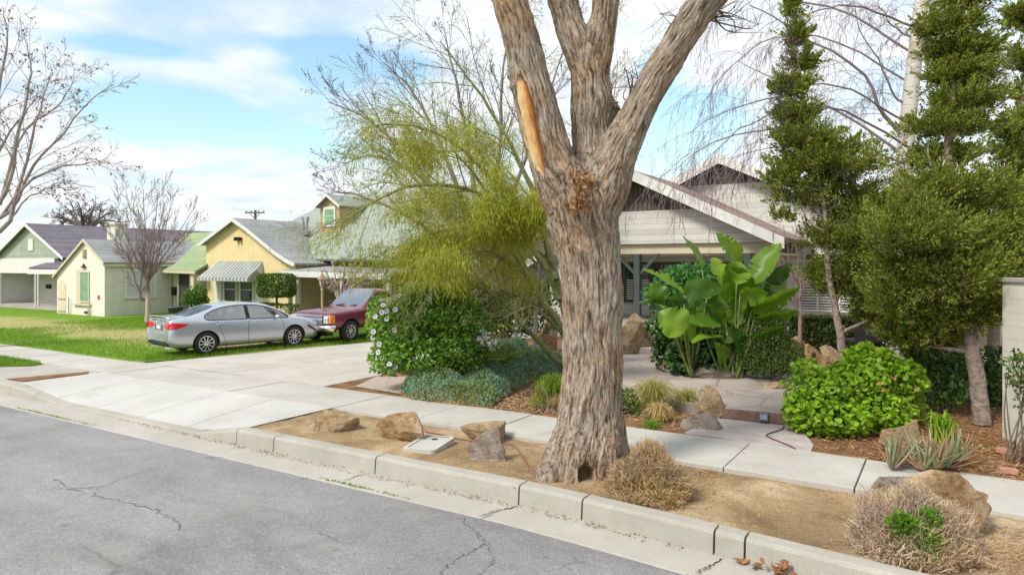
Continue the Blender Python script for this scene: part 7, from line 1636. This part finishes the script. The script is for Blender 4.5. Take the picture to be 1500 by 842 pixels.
    mb = MB(); mb.box(-1.85, -1.3, -.7, .7, .9, 1.0); mb.build('parcel_shelf', BLK, w, bevel=.02, inv=False)
    pr = G(303, 520, 0); pf = G(430, 508, 0); fw = (pf - pr).normalized(); lf_ = Vector((-fw.y, fw.x, 0)); c = (pr + pf) / 2 + lf_ * .86
    w.location = (c.x, c.y, 0.0); w.rotation_euler = (0, 0, math.atan2(fw.y, fw.x))
sedan()
def pickup():
    w = thing('pickup', (0, 0, 0), 'maroon pickup with boxy hood and chrome bumper, nose toward the silver sedan', 'truck')
    H = 1.03
    def dk(x, zb, wd, zs, deck, **k): return ring(x, zb, wd, zs, deck=deck, zmid=.72, **k)
    rings = [dk(-2.75, .50, .93, 1.0, 1.16), dk(-2.78, .48, .965, 1.04, 1.20), dk(-2.6, .46, .975, 1.06, 1.22), dk(-1.5, .44, .975, 1.06, 1.22), dk(-.72, .44, .975, 1.06, 1.22), ring(-.66, .42, .975, 1.06, cabin=(1.13, .80, 1.62, .72, 1.715), zmid=.72), ring(-.55, .42, .975, 1.06, cabin=(1.13, .78, 1.65, .70, 1.75), zmid=.72),
             ring(-.1, .42, .975, 1.06, cabin=(1.12, .78, 1.66, .70, 1.765), zmid=.72), ring(.12, .42, .975, 1.06, cabin=(1.12, .78, 1.66, .70, 1.76), zmid=.72), ring(.42, .42, .975, 1.05, cabin=(1.10, .82, 1.46, .75, 1.53), zmid=.72), ring(.80, .42, .975, 1.04, cabin=(1.07, .90, 1.14, .84, 1.19), zmid=.72), dk(.9, .42, .975, 1.03, 1.135), dk(1.5, .42, .975, 1.01, 1.10), dk(2.1, .42, .965, .99, 1.06), dk(2.38, .44, .95, .96, 1.03), dk(2.45, .46, .93, .93, .98), dk(2.46, .48, .88, .90, .94)]
    def mf(i, k):
        if k == 6 and i in (6, 7, 8, 9): return 2
        if k in (8, 9) and i in (8, 9): return 1
        if k in (8, 9) and i == 4: return 3
        return 0
    paint = carpaint('maroon_paint', (.17, .022, .045), .35, .3); me = loft(rings, paint, mf, [(-1.55, .37), (1.55, .37)], .44, .975)
    bm = bmesh.new(); bm.from_mesh(me); bvh = BVHTree.FromBMesh(bm); bm.free(); g = car_glass('truck_glass', (.5, .54, .53))
    split(me, w, {(0, 4, 5): ('body', [paint, BLK, BLK], False), 1: ('windscreen', car_glass('truck_screen', (.5, .54, .53), .5), False), 3: ('rear_window', g, False), 2: ('side_window', g, True)}, paint)
    for x in (-1.55, 1.55):
        for s in (-1, 1): wheel(w, x, s * .83, .37, .25, s, 8, .58, plain('steel_rim', (.55, .55, .55), .35, .1, 8, metal=.7))
    gm = plain('grille_grey', (.30, .31, .32), .4, .1, 6, metal=.5)
    mb = MB(); mb.box(2.46, 2.52, -.62, .62, .68, .94); gr = mb.build('grille', BLK, w, inv=False)
    mb = MB()
    for z in np.linspace(.70, .92, 7): mb.box(2.52, 2.535, -.61, .61, z - .009, z + .009)
    mb.box(2.52, 2.55, -.63, .63, .795, .835); mb.box(2.50, 2.545, -.66, .66, .935, .965); mb.box(2.50, 2.545, -.66, .66, .655, .685); mb.build('grille_bar', CHROME, gr, inv=False)
    mb = MB(); mb.prism([(2.551, -.11, .80), (2.551, -.04, .80), (2.551, -.04, .785), (2.551, .04, .785), (2.551, .04, .80), (2.551, .11, .80), (2.551, .10, .83), (2.551, .04, .83), (2.551, .04, .845), (2.551, -.04, .845), (2.551, -.04, .83), (2.551, -.10, .83)], (.008, 0, 0)); mb.build('badge', plain('gold_badge', (.6, .45, .12), .35, metal=.8), gr, inv=False)
    for s in (-1, 1):
        a, b = sorted((s * .64, s * .86)); mb = MB(); mb.box(2.44, 2.51, a, b, .80, .94); mb.build('headlight', CLEARL, w, bevel=.012, inv=False); mb = MB(); mb.box(2.44, 2.51, a, b, .68, .79); mb.build('headlight', CLEARL, w, bevel=.012, inv=False)
        a, b = sorted((s * .87, s * .962)); mb = MB(); mb.box(2.28, 2.49, a, b, .68, .94); mb.build('marker_light', AMBER, w, bevel=.02, inv=False)
        mb = MB(); mb.box(-.08, .10, -.09, .09, -.09, .09); q = mb.build('mirror', BLK, w, bevel=.03, inv=False); q.location = (.5, s * 1.1, 1.2)
        pj(bvh, 'door_seam', strip_poly([(.74, 1.03), (.78, .7), (.76, .48)], .012), 'side', s, .002, BLK, w, 10, .002); pj(bvh, 'door_seam', strip_poly([(-.5, 1.08), (-.5, .7), (-.46, .48)], .012), 'side', s, .002, BLK, w, 10, .002)
        pj(bvh, 'door_handle', [(-.42, .95), (-.42, .99), (-.24, .99), (-.24, .95)], 'side', s, .02, BLK, w, 3, .02)
    mb = MB(); n = 15; ys = np.linspace(-1.0, 1.0, n); sec = []
    for y in ys: e = .16 * (abs(y)) ** 4; sec += [(2.44 - e, y, .40), (2.58 - e, y, .42), (2.62 - e, y, .52), (2.60 - e, y, .61), (2.46 - e, y, .64)]
    mb.add(sec, [(5 * i + q, 5 * i + (q + 1) % 5, 5 * i + 5 + (q + 1) % 5, 5 * i + 5 + q) for i in range(n - 1) for q in range(5)] + [tuple(range(5)), tuple(5 * (n - 1) + q for q in range(5))]); mb.build('front_bumper', CHROME, w, True, inv=False)
    mb = MB(); mb.box(2.15, 2.42, -.75, .75, .26, .42); mb.build('air_dam', BLK, w, bevel=.03, inv=False)
    mb = MB(); mb.box(.1, .3, -.6, .6, .7, 1.2); mb.box(-.45, -.3, -.7, .7, .6, 1.3); mb.build('seat', SEATM, w, bevel=.05, inv=False)
    mb = MB(); mb.tube([(.86, -.5, 1.17), (.72, -.1, 1.245)], .012, 5); mb.tube([(.86, .2, 1.17), (.72, .55, 1.235)], .012, 5); mb.build('wiper', BLK, w, inv=False)
    # front left wheel touches the ground at this point of the photograph
    p = G(513, 501, 0); ang = math.radians(-90 + TRUCK_TURN); fw = Vector((math.cos(ang), math.sin(ang), 0)); lf_ = Vector((-fw.y, fw.x, 0)); c = p - fw * 1.55 - lf_ * .9
    w.location = (c.x, c.y, 0); w.rotation_euler = (0, 0, ang)
pickup()
# ------------------------------------------------------------------ groups of repeats
for o in list(SC.objects):
    if o.parent or 'label' not in o or 'group' in o: continue
    k = o.name.split('.')[0]
    if k == 'rock': o['group'] = 'rocks in the dirt strip' if o.location.y < 9.2 else 'boulders in the garden'
    elif k == 'juniper_tree': o['group'] = 'junipers by the block wall'
    elif k == 'dry_bush': o['group'] = 'dry bushes along the kerb'
    elif k == 'brick': o['group'] = 'bricks on the mulch'
    elif k == 'hedge': o['group'] = 'clipped hedges'
    elif k == 'fallen_leaf': o['group'] = 'dry leaves in the gutter'
    elif k == 'slender_tree': o['group'] = 'thin trunks behind the palo verde'
    elif k == 'fountain_grass': o['group'] = 'fountain grasses beside the path'
    elif k.endswith('_house'): o['group'] = 'houses along the street'
    elif k in ('bare_tree', 'sycamore_tree', 'oak_tree', 'crepe_myrtle', 'birch_tree'): o['group'] = 'leafless winter trees'
